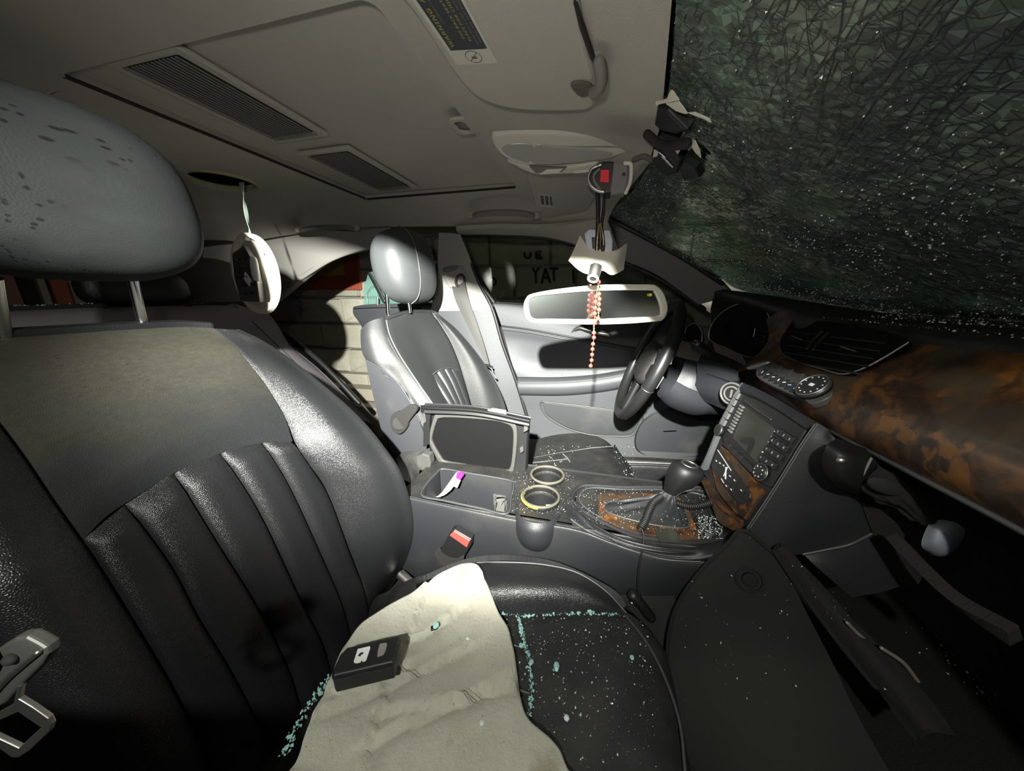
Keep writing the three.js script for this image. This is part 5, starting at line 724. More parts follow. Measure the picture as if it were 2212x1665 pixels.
// ================================================================ CENTRE CONSOLE
const ringPts = (cx, cz, y, rx, rz, n = 24) => Array.from({ length: n }, (_, i) => V(cx + rx * Math.cos(i / n * 6.2832), y, cz + rz * Math.sin(i / n * 6.2832)));
const closeRing = (a) => [...a, a[0].clone()];
const boat = yy(1236, 1074, .53, 1242, 1062, .53, 1260, 1052, .53, 1344, 1055, .53, 1440, 1056, .53, 1530, 1068, .53, 1590, 1110, .53, 1578, 1150, .53, 1548, 1168, .53, 1500, 1175, .53, 1428, 1170, .53, 1368, 1160, .53, 1308, 1134, .53, 1262, 1108, .53, 1240, 1088, .53);
{
  const t = thing('center_console', 'black centre console with an open bin, two cup holders and padded edges', 'console', V(-0.05, 0.25, 0));
  const bin = yy(912, 1071, .53, 918, 1050, .53, 945, 1020, .53, 952, 1014, .53, 1020, 1024, .53, 1100, 1038, .53, 1109, 1042, .53, 1104, 1075, .53, 1095, 1110, .53, 1040, 1099, .53, 960, 1082, .53);
  const cups = [[-0.105, 0.028, 0.041], [-0.104, -0.075, 0.041]];
  const hb = boat.map((p) => p.clone().lerp(V(0.13, .53, 0), 0.04));
  part('deck', slab(ww(-0.46, .53, 0.095, -0.46, .53, -0.13, -0.2, .53, -0.135, 0.1, .53, -0.135, 0.34, .53, -0.13, 0.36, .53, 0.06, 0.25, .53, 0.10, 0.1, .53, 0.105, -0.05, .53, 0.10, -0.25, .53, 0.102), yP(.53), { depth: 0.012, bevel: 0.004, curve: false, holes: [bin, ringPts(...cups[0].slice(0, 2), .53, .039, .039), ringPts(...cups[1].slice(0, 2), .53, .039, .039), hb] }), M.speck, t, 'deck strewn with glass dust');
  const bb = bin.map((p) => V(p.x * 0.94 - 0.02, .395, p.z * 0.88 + 0.004)), cr = (a) => closeRing(a);
  part('bin_wall', patch([cr(bin), cr(bin.map((p, i) => p.clone().lerp(bb[i], 0.5))), cr(bb)], { nu: 60, nv: 10, thick: 0.004, lin: true, flip: true }), M.console, t); part('bin_floor', slab(bb, yP(.397), { depth: 0.004 }), M.binFelt, t, 'fuzzy brown lining of the bin'); part('bin_rim', tube(bin.map((p) => p.clone().add(V(0, 0.001, 0))), 0.003, { closed: true, seg: 90 }), M.shell, t);
  for (const [x, z, r] of cups) { const c = part('cup_holder', lathe([[0, -0.085], [r - 0.006, -0.085], [r - 0.003, -0.08], [r, 0.004], [r + 0.004, 0.008], [r + 0.006, 0.004], [r + 0.004, -0.004]], 48).translate(x, .535, z), M.black, t); part('cup_rim', new THREE.TorusGeometry(r + 0.003, 0.0034, 10, 60).rotateX(Math.PI / 2).translate(x, .543, z), M.wornRim, c, 'worn pale rim'); }
  part('yellow_sleeve', (() => { const g = new THREE.TorusGeometry(0.0445, 0.0042, 8, 30, 1.75); return g.rotateX(Math.PI / 2).rotateY(-1.55).translate(-0.105, .541, 0.028); })(), M.yellow, t, 'chipped yellow sleeve on the cup rim'); part('yellow_sleeve', (() => { const g = new THREE.TorusGeometry(0.0445, 0.003, 8, 12, 0.35); return g.rotateX(Math.PI / 2).rotateY(2.6).translate(-0.105, .541, 0.028); })(), M.yellow, t);
  for (let i = 0; i < 5; i++) part('cup_grid', place(box(0.020, 0.002, 0.002, 0.0006, 1), V(-0.086, .475 + i * 0.006, -0.004), 0, 0.3, 0), M.paper, t);
  part('cup_bulge', patch([0, 1, 2, 3, 4].map((k) => Array.from({ length: 11 }, (_, i) => { const a = Math.PI * (0.02 + 0.96 * i / 10), r = [0.054, 0.056, 0.055, 0.050, 0.042][k]; return V(-0.105 - r * Math.cos(a), [.538, .52, .49, .465, .448][k], 0.062 + [1.1, 1.25, 1.28, 1.2, 1.05][k] * r * Math.sin(a)); })), { nu: 28, nv: 16, thick: 0.004 }), M.console, t);
  part('side_wall', patch([
    zz(870, 1068, .10, 1000, 1096, .10, 1112, 1119, .10, 1240, 1140, .10, 1320, 1168, .105, 1400, 1196, .11, 1515, 1210, .115, 1620, 1190, .12), zz(870, 1080, .107, 1000, 1108, .107, 1112, 1131, .107, 1240, 1150, .107, 1320, 1176, .111, 1400, 1203, .116, 1515, 1217, .12, 1620, 1195, .125),
    zz(870, 1130, .112, 1000, 1160, .112, 1112, 1185, .112, 1240, 1200, .112, 1320, 1215, .114, 1400, 1230, .118, 1500, 1240, .122, 1620, 1230, .127), zz(870, 1200, .115, 1000, 1225, .115, 1112, 1245, .115, 1240, 1262, .115, 1320, 1275, .117, 1400, 1286, .12, 1470, 1290, .124, 1620, 1285, .129), zz(870, 1270, .115, 1000, 1285, .115, 1112, 1290, .115, 1240, 1300, .115, 1320, 1305, .117, 1400, 1310, .12, 1470, 1315, .124, 1620, 1315, .129),
  ], { nu: 60, nv: 40, thick: 0.012 }), M.console, t);
  part('padded_roll', patch([
    yy(1222, 1088, .535, 1245, 1100, .534, 1290, 1135, .532, 1350, 1163, .532, 1430, 1180, .532, 1510, 1180, .532, 1570, 1158, .532, 1600, 1130, .534), yy(1222, 1094, .538, 1247, 1106, .538, 1287, 1140, .538, 1348, 1170, .538, 1430, 1188, .538, 1512, 1187, .538, 1577, 1166, .538, 1610, 1135, .538),
    zz(1232, 1115, .09, 1262, 1135, .095, 1300, 1153, .105, 1350, 1176, .115, 1430, 1196, .12, 1512, 1198, .125, 1580, 1180, .125, 1625, 1150, .12), zz(1236, 1132, .098, 1264, 1146, .103, 1302, 1162, .112, 1352, 1182, .121, 1430, 1203, .125, 1510, 1209, .13, 1578, 1194, .13, 1625, 1170, .125), zz(1238, 1142, .096, 1266, 1151, .10, 1304, 1166, .106, 1354, 1185, .112, 1430, 1206, .116, 1508, 1212, .12, 1576, 1200, .12, 1625, 1178, .12),
  ], { nu: 60, nv: 24, thick: 0.006 }), M.console, t, 'shiny padded roll along the console'); part('piping', tube(zz(1230, 1143, .10, 1264, 1151, .104, 1304, 1167, .109, 1354, 1186, .114, 1430, 1207, .119, 1514, 1213, .123), 0.0022, { seg: 60 }), M.piping, t);
  part('far_wall', patch([ww(-0.46, .53, -.13, 0.36, .53, -.13), ww(-0.46, .24, -.135, 0.36, .24, -.135)], { nu: 4, nv: 4, thick: 0.01 }), M.shell, t);
  part('rear_pad', patch([zz(855, 990, -.06, 875, 975, -.07, 915, 975, -.08), zz(862, 1010, -.0, 885, 1010, -.02, 905, 1025, -.03), zz(870, 1035, .04, 890, 1045, .03, 905, 1060, .03)], { nu: 12, nv: 12, thick: 0.01 }), M.speck, t);
  // selector surround: outer rim, wood ring and gate
  const hole = yy(1304, 1095, .536, 1310, 1087, .536, 1322, 1082, .536, 1407, 1080, .536, 1470, 1088, .536, 1478, 1098, .536, 1487, 1137, .536, 1470, 1140, .536, 1416, 1134, .536, 1344, 1117, .536, 1312, 1105, .536);
  const bs = boat.map((p) => p.clone().lerp(V(0.13, .53, 0), 0.06).setY(.528)); part('tray', slab(bs, yP(.528), { depth: 0.006, holes: [hole.map((p) => p.clone().setY(.528))] }), M.speck, t); part('tray_rim', tube(boat.map((p) => p.clone().setY(.534)), 0.0048, { closed: true, seg: 140 }), M.console, t); part('tray_rim', tube(bs.map((p) => p.clone().lerp(V(0.13, .528, 0), 0.05).setY(.533)), 0.0024, { closed: true, seg: 140 }), M.piping, t);
  const wo = yy(1296, 1067, .535, 1345, 1064, .535, 1411, 1066, .535, 1470, 1078, .535, 1490, 1105, .535, 1512, 1166, .535, 1480, 1166, .535, 1430, 1162, .535, 1392, 1157, .535, 1344, 1142, .535, 1297, 1117, .535, 1294, 1090, .535);
  part('wood_ring', slab(wo, yP(.535), { depth: 0.005, bevel: 0.0015, holes: [hole.map((p) => p.clone().setY(.535))] }), M.woodDusty, t, 'wood ring speckled with glass'); part('gate_rim', tube(hole, 0.0022, { closed: true, seg: 100 }), M.piping, t);
  part('finger_tray', slab(yy(1258, 1084, .534, 1275, 1072, .534, 1292, 1068, .534, 1292, 1115, .534, 1275, 1104, .534), yP(.534), { depth: 0.004, bevel: 0.001 }), M.speck, t); part('front_tray', slab(yy(1500, 1118, .533, 1530, 1112, .533, 1562, 1135, .533, 1555, 1158, .533, 1520, 1165, .533), yP(.533), { depth: 0.003, bevel: 0.001 }), M.black, t, 'glittering tray ahead of the selector');
}
{
  const t = thing('gear_selector', 'black gear selector knob on a creased leather boot', 'gear selector', V(0.2, .53, -0.03));
  const c = V(.199, .56, -.038), top = Z(1478, 1002, -.03); const ax = top.clone().sub(c).normalize(), L = top.distanceTo(c), m = new THREE.Matrix4().compose(c, new THREE.Quaternion().setFromUnitVectors(V(0, 1, 0), ax), V(1, 1, 1));
  const g = lathe([[0, L + 0.004], [0.017, L + 0.003], [0.027, L - 0.004], [0.032, L - 0.018], [0.031, L - 0.036], [0.026, L - 0.056], [0.019, L - 0.076], [0.0155, L - 0.088], [0.015, 0.0], [0.0, 0.0]], 48), p = g.attributes.position; for (let i = 0; i < p.count; i++) { const y = p.getY(i), k = sstep(0, L, y); p.setX(i, p.getX(i) * (1 + 0.28 * k * (p.getX(i) > 0 ? 1 : 0.3)) + 0.010 * k); } g.computeVertexNormals();
  part('knob', g.applyMatrix4(m), M.black, t); part('knob_cap', new THREE.TorusGeometry(0.013, 0.002, 8, 32).rotateX(Math.PI / 2).scale(1.25, 1, 1).translate(0.011, L + 0.003, 0).applyMatrix4(m), M.dullMetal, t, 'worn ring on the knob top'); part('knob_seam', tube([V(0.040, L - 0.040, 0.008), V(0.030, L - 0.045, 0.022), V(0.012, L - 0.062, 0.021), V(0.006, L - 0.085, 0.016)].map((q) => q.applyMatrix4(m)), 0.0014), M.piping, t); part('collar', cyl(0.0165, 0.0165, c.clone().addScaledVector(ax, 0.004), c.clone().addScaledVector(ax, 0.016), 32), M.dullMetal, t, 'dull silver collar');
  const hole = yy(1304, 1095, .534, 1310, 1087, .534, 1322, 1082, .534, 1407, 1080, .534, 1470, 1088, .534, 1478, 1098, .534, 1487, 1137, .534, 1470, 1140, .534, 1416, 1134, .534, 1344, 1117, .534, 1312, 1105, .534), nk = (r, y) => hole.map((q) => { const d = V(q.x - c.x, 0, q.z - c.z).normalize(); return V(c.x + d.x * r, y, c.z + d.z * r); });
  part('boot', patch([closeRing(hole), closeRing(hole.map((q) => q.clone().lerp(c, 0.35).setY(.540))), closeRing(hole.map((q) => q.clone().lerp(c, 0.7).setY(.549))), closeRing(nk(0.017, .566))], { nu: 80, nv: 24, thick: 0.002, puff: (u, v) => 0.004 * Math.sin(u * 40 + v * 5) * Math.sin(v * Math.PI) }), M.console, t);
}
{
  const H = zP(-.085), t = thing('armrest_lid', 'black armrest lid standing open on its edge beside the bin', 'lid', on(1030, 1020, H));
  part('shell', slab(onP(zP(-.10), 922, 880, 1030, 885, 1140, 905, 1142, 915, 1136, 1032, 1128, 1036, 1030, 1022, 936, 1008, 928, 1000), zP(-.10), { depth: 0.03, bevel: 0.008, curve: false }), M.black, t);
  part('top_lip', patch([zz(908, 875, -.085, 1030, 880, -.085, 1145, 902, -.085), zz(912, 880, -.065, 1030, 886, -.065, 1144, 908, -.065), zz(914, 884, -.068, 1030, 891, -.068, 1143, 914, -.068)], { nu: 20, nv: 6, thick: 0.02 }), M.black, t);
  const ro = [944, 893, 980, 893, 1060, 898, 1098, 907, 1112, 916, 1117, 938, 1114, 985, 1108, 1020, 1098, 1026, 1050, 1020, 990, 1010, 955, 1003, 943, 992, 927, 960, 926, 940, 935, 905], ri = [950, 904, 985, 903, 1060, 909, 1092, 916, 1105, 925, 1108, 945, 1105, 990, 1100, 1012, 1090, 1016, 1050, 1011, 990, 1002, 960, 996, 951, 987, 934, 957, 933, 942, 942, 912];
  part('seal', slab(onP(zP(-.088), ...ro), zP(-.088), { depth: 0.014, bevel: 0.004, seg: 4, holes: [onP(zP(-.088), ...ri)] }), M.buckle, t, 'raised grey seal'); part('inner_panel', slab(onP(zP(-.096), ...ri.map((v, i) => v + (v - (i % 2 ? 960 : 1020)) * 0.015)), zP(-.096), { depth: 0.004 }), M.void, t, 'dark lid lining');
  part('catch', slab(onP(zP(-.07), 1052, 886, 1062, 883, 1092, 888, 1094, 897, 1060, 895), zP(-.07), { depth: 0.012, bevel: 0.003, curve: false }), M.keyGrey, t, 'shiny catch'); part('hinge_bar', tube(zz(928, 1004, -.085, 1010, 1016, -.085, 1065, 1028, -.085, 1125, 1037, -.085), 0.003), M.shell, t);
  for (const q of [[916, 885, 930, 882, 928, 905, 920, 910], [914, 915, 928, 903, 926, 960, 914, 966], [1132, 912, 1140, 910, 1140, 930, 1130, 935], [1122, 968, 1130, 964, 1131, 975, 1123, 980]]) part('bracket', slab(onP(zP(-.083), ...q), zP(-.083), { depth: 0.015, bevel: 0.002, curve: false }), q[0] > 1121 ? M.dullMetal : M.black, t);
  part('hinge_block', slab(onP(zP(-.05), 897, 986, 912, 980, 927, 985, 930, 1002, 928, 1016, 900, 1018), zP(-.05), { depth: 0.03, bevel: 0.005, curve: false }), M.buckle, t, 'dirty hinge block');
}

// ================================================================ SEATS
// the near backrest follows one profile: x as a function of height
const PROF = [[0.20, -0.44], [0.33, -0.465], [0.45, -0.495], [0.60, -0.535], [0.735, -0.575], [0.80, -0.615], [0.90, -0.69], [0.96, -0.77], [1.02, -0.88]];
const gx = (y) => { if (y <= PROF[0][0]) return PROF[0][1]; for (let i = 1; i < PROF.length; i++) if (y <= PROF[i][0]) { const [a, b] = [PROF[i - 1], PROF[i]]; return a[1] + (b[1] - a[1]) * (y - a[0]) / (b[0] - a[0]); } return PROF[PROF.length - 1][1] - (y - 1.02) * 1.2; };
const S = (px, py, off = 0) => { const d = ray(px, py); const f = (t) => CP.x + d.x * t - gx(CP.y + d.y * t) - off; let a = 0.02, b = a; while (b < 3 && f(b) > 0) { a = b; b += 0.01; } for (let i = 0; i < 30; i++) { const m = (a + b) / 2; if (f(m) > 0) a = m; else b = m; } return CP.clone().addScaledVector(d, a); };
const ss = (...a) => { const o = []; for (let i = 0; i < a.length; i += 2) o.push(S(a[i], a[i + 1])); return o; };
const dome1 = (u, k = 4) => 1 - Math.pow(Math.abs(2 * u - 1), k);
{
  const t = thing('car_seat', 'near black leather front seat with fluted backrest, dusty shoulders and a tall headrest', 'car seat', V(-0.45, 0.26, 0.39));
  const A = [ss(180, 1165, 230, 1240, 310, 1370, 380, 1490, 430, 1600, 470, 1720), ss(272, 1089, 370, 1222, 430, 1335, 500, 1450, 565, 1580, 610, 1720), ss(376, 1019, 470, 1172, 560, 1315, 622, 1440, 650, 1530, 675, 1640), ss(477, 976, 560, 1105, 650, 1295, 695, 1385, 715, 1455, 730, 1540), ss(568, 956, 625, 1050, 690, 1190, 735, 1295, 755, 1370, 765, 1450), ss(632, 953, 669, 1007, 706, 1064, 750, 1180, 784, 1270, 798, 1340)];
  for (let k = 0; k < 5; k++) part('flute', patch([0, 1, 2, 3, 4, 5].map((j) => [A[k][j], A[k][j].clone().lerp(A[k + 1][j], 0.5), A[k + 1][j]]), { nu: 20, nv: 40, thick: 0.02, puff: (u, v) => 0.011 * dome1(u, 3.4) * sstep(0, 0.05, v) - 0.003 * (1 - sstep(0, 0.02, Math.min(u, 1 - u))) }), M.leather, t);
  const top = xx(-230, 752, -.775, -120, 742, -.78, 60, 722, -.785, 230, 709, -.785, 350, 702, -.785, 447, 702, -.78);
  const ul = [S(-120, 745), S(-60, 830), S(0, 905), S(60, 985), S(130, 1095), S(180, 1165)];
  // upper panel: from the top edge to the arched seam
  const arch = ss(180, 1165, 230, 1115, 290, 1075, 380, 1020, 480, 978, 565, 957, 632, 953), rows = []; const right = ss(464, 708, 490, 732, 515, 758, 545, 795, 572, 829, 600, 875, 616, 903, 632, 953);
  const left = [S(-190, 770), S(-130, 800), S(-60, 850), S(0, 910), S(60, 990), S(110, 1065), S(150, 1122), S(180, 1165)];
  const topR = xx(-190, 756, -.775, -90, 738, -.775, 60, 727, -.775, 200, 717, -.775, 310, 710, -.77, 400, 706, -.765, 462, 709, -.755);
  for (let j = 0; j < 8; j++) { const f = j / 7, r = []; for (let i = 0; i < 7; i++) { const g = i / 6; const base = topR[i].clone().lerp(arch[i], Math.pow(f, 0.9)); const e = left[j].clone().lerp(right[j], g), e0 = topR[0].clone().lerp(arch[0], Math.pow(f, 0.9)).lerp(topR[6].clone().lerp(arch[6], Math.pow(f, 0.9)), g); r.push(base.add(e).sub(e0)); } rows.push(r); }
  rows[0] = topR; rows[7] = arch;
  part('upper_panel', patch(rows, { nu: 60, nv: 40, thick: 0.02, puff: (u, v) => 0.006 * dome1(u) * dome1(v) }), M.dustyTop, t, 'dusty upper backrest panel');
  part('top_edge', patch([topR.map((p) => p.clone()), topR.map((p, i) => p.clone().add(V(-0.018, 0.002, 0))), topR.map((p) => p.clone().add(V(-0.045, -0.015, 0))), topR.map((p) => p.clone().add(V(-0.06, -0.07, 0)))], { nu: 40, nv: 12, thick: 0.01 }), M.leather, t);
  // inner bolster, beside the console
  const seam = [X(462, 709, -.755), ...ss(515, 758, 572, 829, 616, 903, 640, 962, 669, 1007, 706, 1064, 750, 1180, 784, 1270, 798, 1340)];
  const sil = [[515, 712, -.80, .17], [570, 738, 0, .125], [640, 785, 0, .115], [720, 850, 0, .112], [780, 905, 0, .11], [830, 965, 0, .108], [868, 1025, 0, .107], [893, 1125, 0, .107], [878, 1205, 0, .11], [803, 1335, 0, .13]].map(([x, y, a, z]) => Z(x, y, z));
  const ridge = seam.map((p, i) => p.clone().lerp(sil[i], 0.45).add(V(0.030 * Math.sin(Math.PI * Math.min(1, (i + 1.0) / 9.6)), 0, 0.004))), ridge2 = seam.map((p, i) => p.clone().lerp(sil[i], 0.8).add(V(0.016 * Math.sin(Math.PI * Math.min(1, (i + 1) / 9.6)), 0, 0.002)));
  const back = sil.map((p) => p.clone().add(V(-0.06, -0.02, -0.012))), back2 = sil.map((p) => p.clone().add(V(-0.15, -0.04, 0.0)));
  part('inner_bolster', patch(seam.map((p, i) => [p, ridge[i], ridge2[i], sil[i], back[i], back2[i]]), { nu: 40, nv: 70, thick: 0.02, puff: (u, v) => -0.004 * (1 - sstep(0, 0.03, u)) }), M.leather, t, 'smooth inner side bolster');
  // outer bolster, beside the open window
  const os = [S(-190, 770), S(-60, 850), S(0, 910), S(60, 990), S(150, 1122), S(180, 1165), S(230, 1240), S(310, 1370), S(380, 1490), S(430, 1600), S(500, 1800)];
  part('outer_bolster', patch(os.map((p, i) => { const k = Math.min(1, 0.3 + i / 5), z = p.z; return [p, V(p.x + 0.018 * k, p.y, z + 0.022), V(p.x + 0.030 * k, p.y, z + 0.05), V(p.x + 0.018 * k, p.y, z + 0.08), V(p.x - 0.03, p.y, z + 0.105), V(p.x - 0.10, p.y, z + 0.115)]; }), { nu: 36, nv: 60, thick: 0.02, puff: (u) => -0.004 * (1 - sstep(0, 0.03, u)) }), M.leather, t, 'worn outer side bolster with coarse creases');
  // back shell of the seat
  part('back_shell', patch([ww(-0.83, 0.86, 0.14, -0.86, 0.86, 0.39, -0.83, 0.86, 0.62), ww(-0.72, 0.65, 0.11, -0.75, 0.66, 0.39, -0.72, 0.65, 0.66), ww(-0.62, 0.30, 0.12, -0.63, 0.30, 0.39, -0.62, 0.30, 0.66)], { nu: 10, nv: 10, thick: 0.02, flip: true }), M.shell, t);
  // cushion
  part('cushion', patch([
    ww(-0.54, .27, .20, -0.54, .26, .30, -0.54, .26, .48, -0.54, .27, .66), ww(-0.44, .34, .20, -0.44, .325, .30, -0.44, .325, .48, -0.44, .34, .66), ww(-0.33, .44, .225, -0.33, .43, .30, -0.33, .43, .48, -0.33, .44, .66), ww(-0.20, .495, .235, -0.20, .49, .30, -0.20, .49, .48, -0.20, .50, .66), ww(-0.08, .502, .24, -0.08, .50, .30, -0.08, .50, .48, -0.08, .505, .66), ww(0.06, .500, .25, 0.06, .503, .30, 0.06, .503, .48, 0.06, .505, .66), ww(0.115, .485, .265, 0.125, .487, .30, 0.125, .487, .48, 0.115, .485, .66), ww(0.14, .44, .27, 0.150, .44, .30, 0.150, .44, .48, 0.14, .44, .66), ww(0.12, .36, .27, 0.13, .36, .30, 0.13, .36, .48, 0.12, .36, .66),
  ], { nu: 40, nv: 60, thick: 0.03 }), M.speck, t, 'cushion strewn with glass');
  part('cushion_bolster', patch([
    yy(960, 1245, .50, 1030, 1216, .525, 1090, 1216, .53, 1180, 1222, .53, 1250, 1240, .525, 1310, 1280, .515, 1350, 1322, .505), yy(965, 1262, .515, 1032, 1240, .54, 1095, 1240, .546, 1180, 1245, .546, 1245, 1262, .54, 1300, 1290, .525, 1352, 1324, .506), yy(970, 1290, .515, 1040, 1280, .535, 1100, 1278, .54, 1180, 1280, .54, 1240, 1288, .533, 1295, 1305, .522, 1350, 1327, .506), yy(975, 1330, .503, 1050, 1326, .508, 1100, 1328, .509, 1170, 1328, .509, 1235, 1326, .509, 1290, 1325, .507, 1348, 1330, .505),
  ], { nu: 50, nv: 30, thick: 0.012 }), M.leather, t, 'shiny raised cushion bolster');
  part('piping', tube(yy(1030, 1215, .526, 1090, 1214, .531, 1180, 1220, .531, 1250, 1238, .526, 1312, 1279, .516, 1352, 1323, .506), 0.0018, { seg: 60 }), M.piping, t); part('side_skirt', patch([yy(900, 1262, .49, 1030, 1214, .525, 1180, 1220, .53, 1310, 1278, .515, 1346, 1318, .505), yy(900, 1290, .40, 1030, 1262, .40, 1180, 1275, .40, 1300, 1318, .40, 1338, 1345, .42)], { nu: 20, nv: 8, thick: 0.01 }), M.leather, t);
  part('cushion_seam', tube(yy(1140, 1560, .503, 1148, 1500, .503, 1142, 1430, .503, 1132, 1380, .504, 1118, 1332, .507), 0.0018), M.piping, t); part('cushion_seam', tube(yy(1480, 1665, .49, 1468, 1560, .495, 1435, 1460, .502, 1395, 1385, .504, 1352, 1330, .505), 0.002), M.piping, t); part('cushion_seam', tube(yy(1080, 1388, .504, 1140, 1400, .5045), 0.0016), M.piping, t); part('cushion_seam', tube(yy(1100, 1484, .504, 1143, 1497, .5045), 0.0016), M.piping, t);
  part('recliner_rail', cyl(0.012, 0.012, Z(865, 1240, .14), Z(900, 1272, .16)), M.dullMetal, t, 'bare metal recliner rod');
  part('seat_base', box(0.46, 0.12, 0.36, 0.03).translate(-0.18, 0.32, 0.45), M.matte, t);
  // headrest
  const c = V(-0.705, 1.150, 0.392), g = pillow(0.070, 0.112, 0.150, 0.72, 0.62, 64, 44); g.rotateZ(0.16); const p = g.attributes.position; for (let i = 0; i < p.count; i++) p.setX(i, p.getX(i) - 0.9 * p.getZ(i) * p.getZ(i)); g.computeVertexNormals();
  const h = part('headrest', g.translate(c.x, c.y, c.z), M.greyLeather, t, 'smooth grey headrest flecked with dark spots');
  part('headrest_cap', (() => { const q = pillow(0.060, 0.114, 0.148, 0.72, 0.62, 48, 32); q.rotateZ(0.16); return q.translate(c.x - 0.022, c.y + 0.006, c.z); })(), M.leather, h);
  for (const [x0, y0, x1, y1] of [[283, 590, 312, 712], [-12, 600, 12, 740]]) part('post', cyl(0.0068, 0.0068, X(x0, y0, -.735), X(x1, y1, -.785), 24), M.chrome, h, 'bright chrome post');
  part('post_collar', cyl(0.012, 0.012, X(312, 706, -.785), X(313, 716, -.787), 24), M.black, t);
}
{
  const t = thing('car_seat', 'far driver seat of grey black leather behind the raised armrest lid', 'car seat', V(-0.45, 0.26, -0.37));
  // backrest: side bolster towards the camera, centre panel, far bolster
  const e0 = zz(826, 684, -.20, 800, 700, -.18, 781, 730, -.165, 782, 765, -.155, 792, 782, -.15, 806, 812, -.145), s0 = zz(838, 680, -.24, 832, 698, -.225, 840, 730, -.205, 862, 768, -.195, 885, 800, -.185, 940, 880, -.175, 985, 950, -.17);
  const side = [[[779, 712, -.17], [800, 697, -.185], [820, 690, -.205], [834, 692, -.222]], [[779, 735, -.16], [800, 722, -.17], [822, 716, -.19], [841, 722, -.205]], [[782, 760, -.152], [808, 755, -.16], [834, 752, -.18], [858, 758, -.197]], [[792, 778, -.15], [818, 782, -.155], [848, 783, -.175], [878, 790, -.188]], [[810, 792, -.15], [838, 804, -.152], [870, 815, -.17], [905, 830, -.18]], [[838, 812, -.15], [864, 836, -.15], [895, 855, -.165], [935, 873, -.176]], [[868, 838, -.15], [890, 870, -.15], [920, 895, -.165], [962, 915, -.175]], [[885, 880, -.15], [910, 915, -.15], [950, 945, -.165], [1000, 975, -.172]]].map((r) => r.map((q) => Z(...q)));
  part('side_bolster', patch(side, { nu: 24, nv: 40, thick: 0.012, puff: (u, v) => 0.010 * dome1(u, 2.5) }), M.driver, t, 'rounded side bolster');
  const cl = [[834, 692, -.222], [841, 722, -.205], [858, 758, -.197], [878, 790, -.188], [905, 830, -.18], [935, 873, -.176], [962, 915, -.175]].map((q) => Z(...q)), cr = [[934, 676, -.46], [951, 700, -.47], [972, 735, -.475], [990, 778, -.475], [1003, 820, -.47], [1020, 880, -.465], [1035, 935, -.46]].map((q) => Z(...q)), cm = [[885, 676, -.34], [897, 706, -.34], [912, 742, -.345], [932, 782, -.345], [950, 822, -.34], [976, 875, -.335], [998, 925, -.33]].map((q) => Z(...q));
  part('center_panel', patch(cl.map((p, i) => [p, p.clone().lerp(cm[i], 0.5), cm[i], cm[i].clone().lerp(cr[i], 0.5), cr[i]]), { nu: 36, nv: 50, thick: 0.012, puff: (u, v) => -0.003 * (1 - sstep(0, 0.05, Math.min(u, 1 - u))) }), M.driver, t);
  const F = [[[927, 818], [950, 845], [975, 880], [998, 915]], [[942, 804], [960, 832], [984, 878], [1004, 915]], [[958, 797], [974, 828], [994, 876], [1010, 915]], [[972, 797], [986, 825], [1004, 872], [1018, 910]], [[987, 803], [998, 830], [1012, 870], [1025, 905]]];
  const fz = [-.31, -.345, -.38, -.415, -.455];
  for (let k = 0; k < 4; k++) part('flute', patch([0, 1, 2, 3].map((j) => { const a = Z(F[k][j][0], F[k][j][1], fz[k]).add(V(.006, .002, .004)), b = Z(F[k + 1][j][0], F[k + 1][j][1], fz[k + 1]).add(V(.006, .002, .004)); return [a, a.clone().lerp(b, 0.5), b]; }), { nu: 10, nv: 20, thick: 0.008, puff: (u) => 0.006 * dome1(u, 3) - 0.002 * (1 - sstep(0, 0.12, Math.min(u, 1 - u))) }), M.driver, t);
  part('flute_arch', tube(zz(926, 820, -.305, 933, 809, -.32, 946, 800, -.345, 960, 796, -.38, 975, 796, -.42, 988, 802, -.455).map((p) => p.add(V(.007, .003, .004))), 0.002), M.piping, t);
  const fo = [[945, 679, -.50], [985, 712, -.53], [1027, 760, -.545], [1063, 812, -.55], [1090, 872, -.545], [1100, 935, -.53], [1090, 985, -.51]].map((q) => Z(...q));
  part('far_bolster', patch(cr.map((p, i) => [p, p.clone().lerp(fo[i], 0.4).add(V(0.022 * Math.sin(Math.PI * (i + 0.6) / 7), 0, 0.018)), p.clone().lerp(fo[i], 0.8).add(V(0.012, 0, 0.006)), fo[i], fo[i].clone().add(V(-0.06, -0.01, -0.03))]), { nu: 28, nv: 44, thick: 0.012 }), M.driver, t, 'far bolster catching the light');
  part('top_edge', patch([zz(834, 690, -.224, 885, 675, -.345, 936, 675, -.462, 948, 680, -.50), zz(828, 684, -.235, 880, 670, -.355, 930, 669, -.475, 944, 674, -.515), zz(815, 690, -.24, 868, 674, -.37, 918, 672, -.49, 930, 676, -.53)], { nu: 24, nv: 8, thick: 0.01 }), M.driver, t);
  part('seam_piping', tube(cl.map((p) => p.clone().add(V(0.003, 0, 0.003))), 0.0022, { seg: 50 }), M.stitch, t); part('seam_piping', tube(cl.map((p) => p.clone().add(V(-0.004, 0.002, 0.010))), 0.0016, { seg: 50 }), M.piping, t); part('seam_piping', tube(cr.map((p) => p.clone().add(V(0.003, 0, 0.003))), 0.002, { seg: 50 }), M.piping, t);
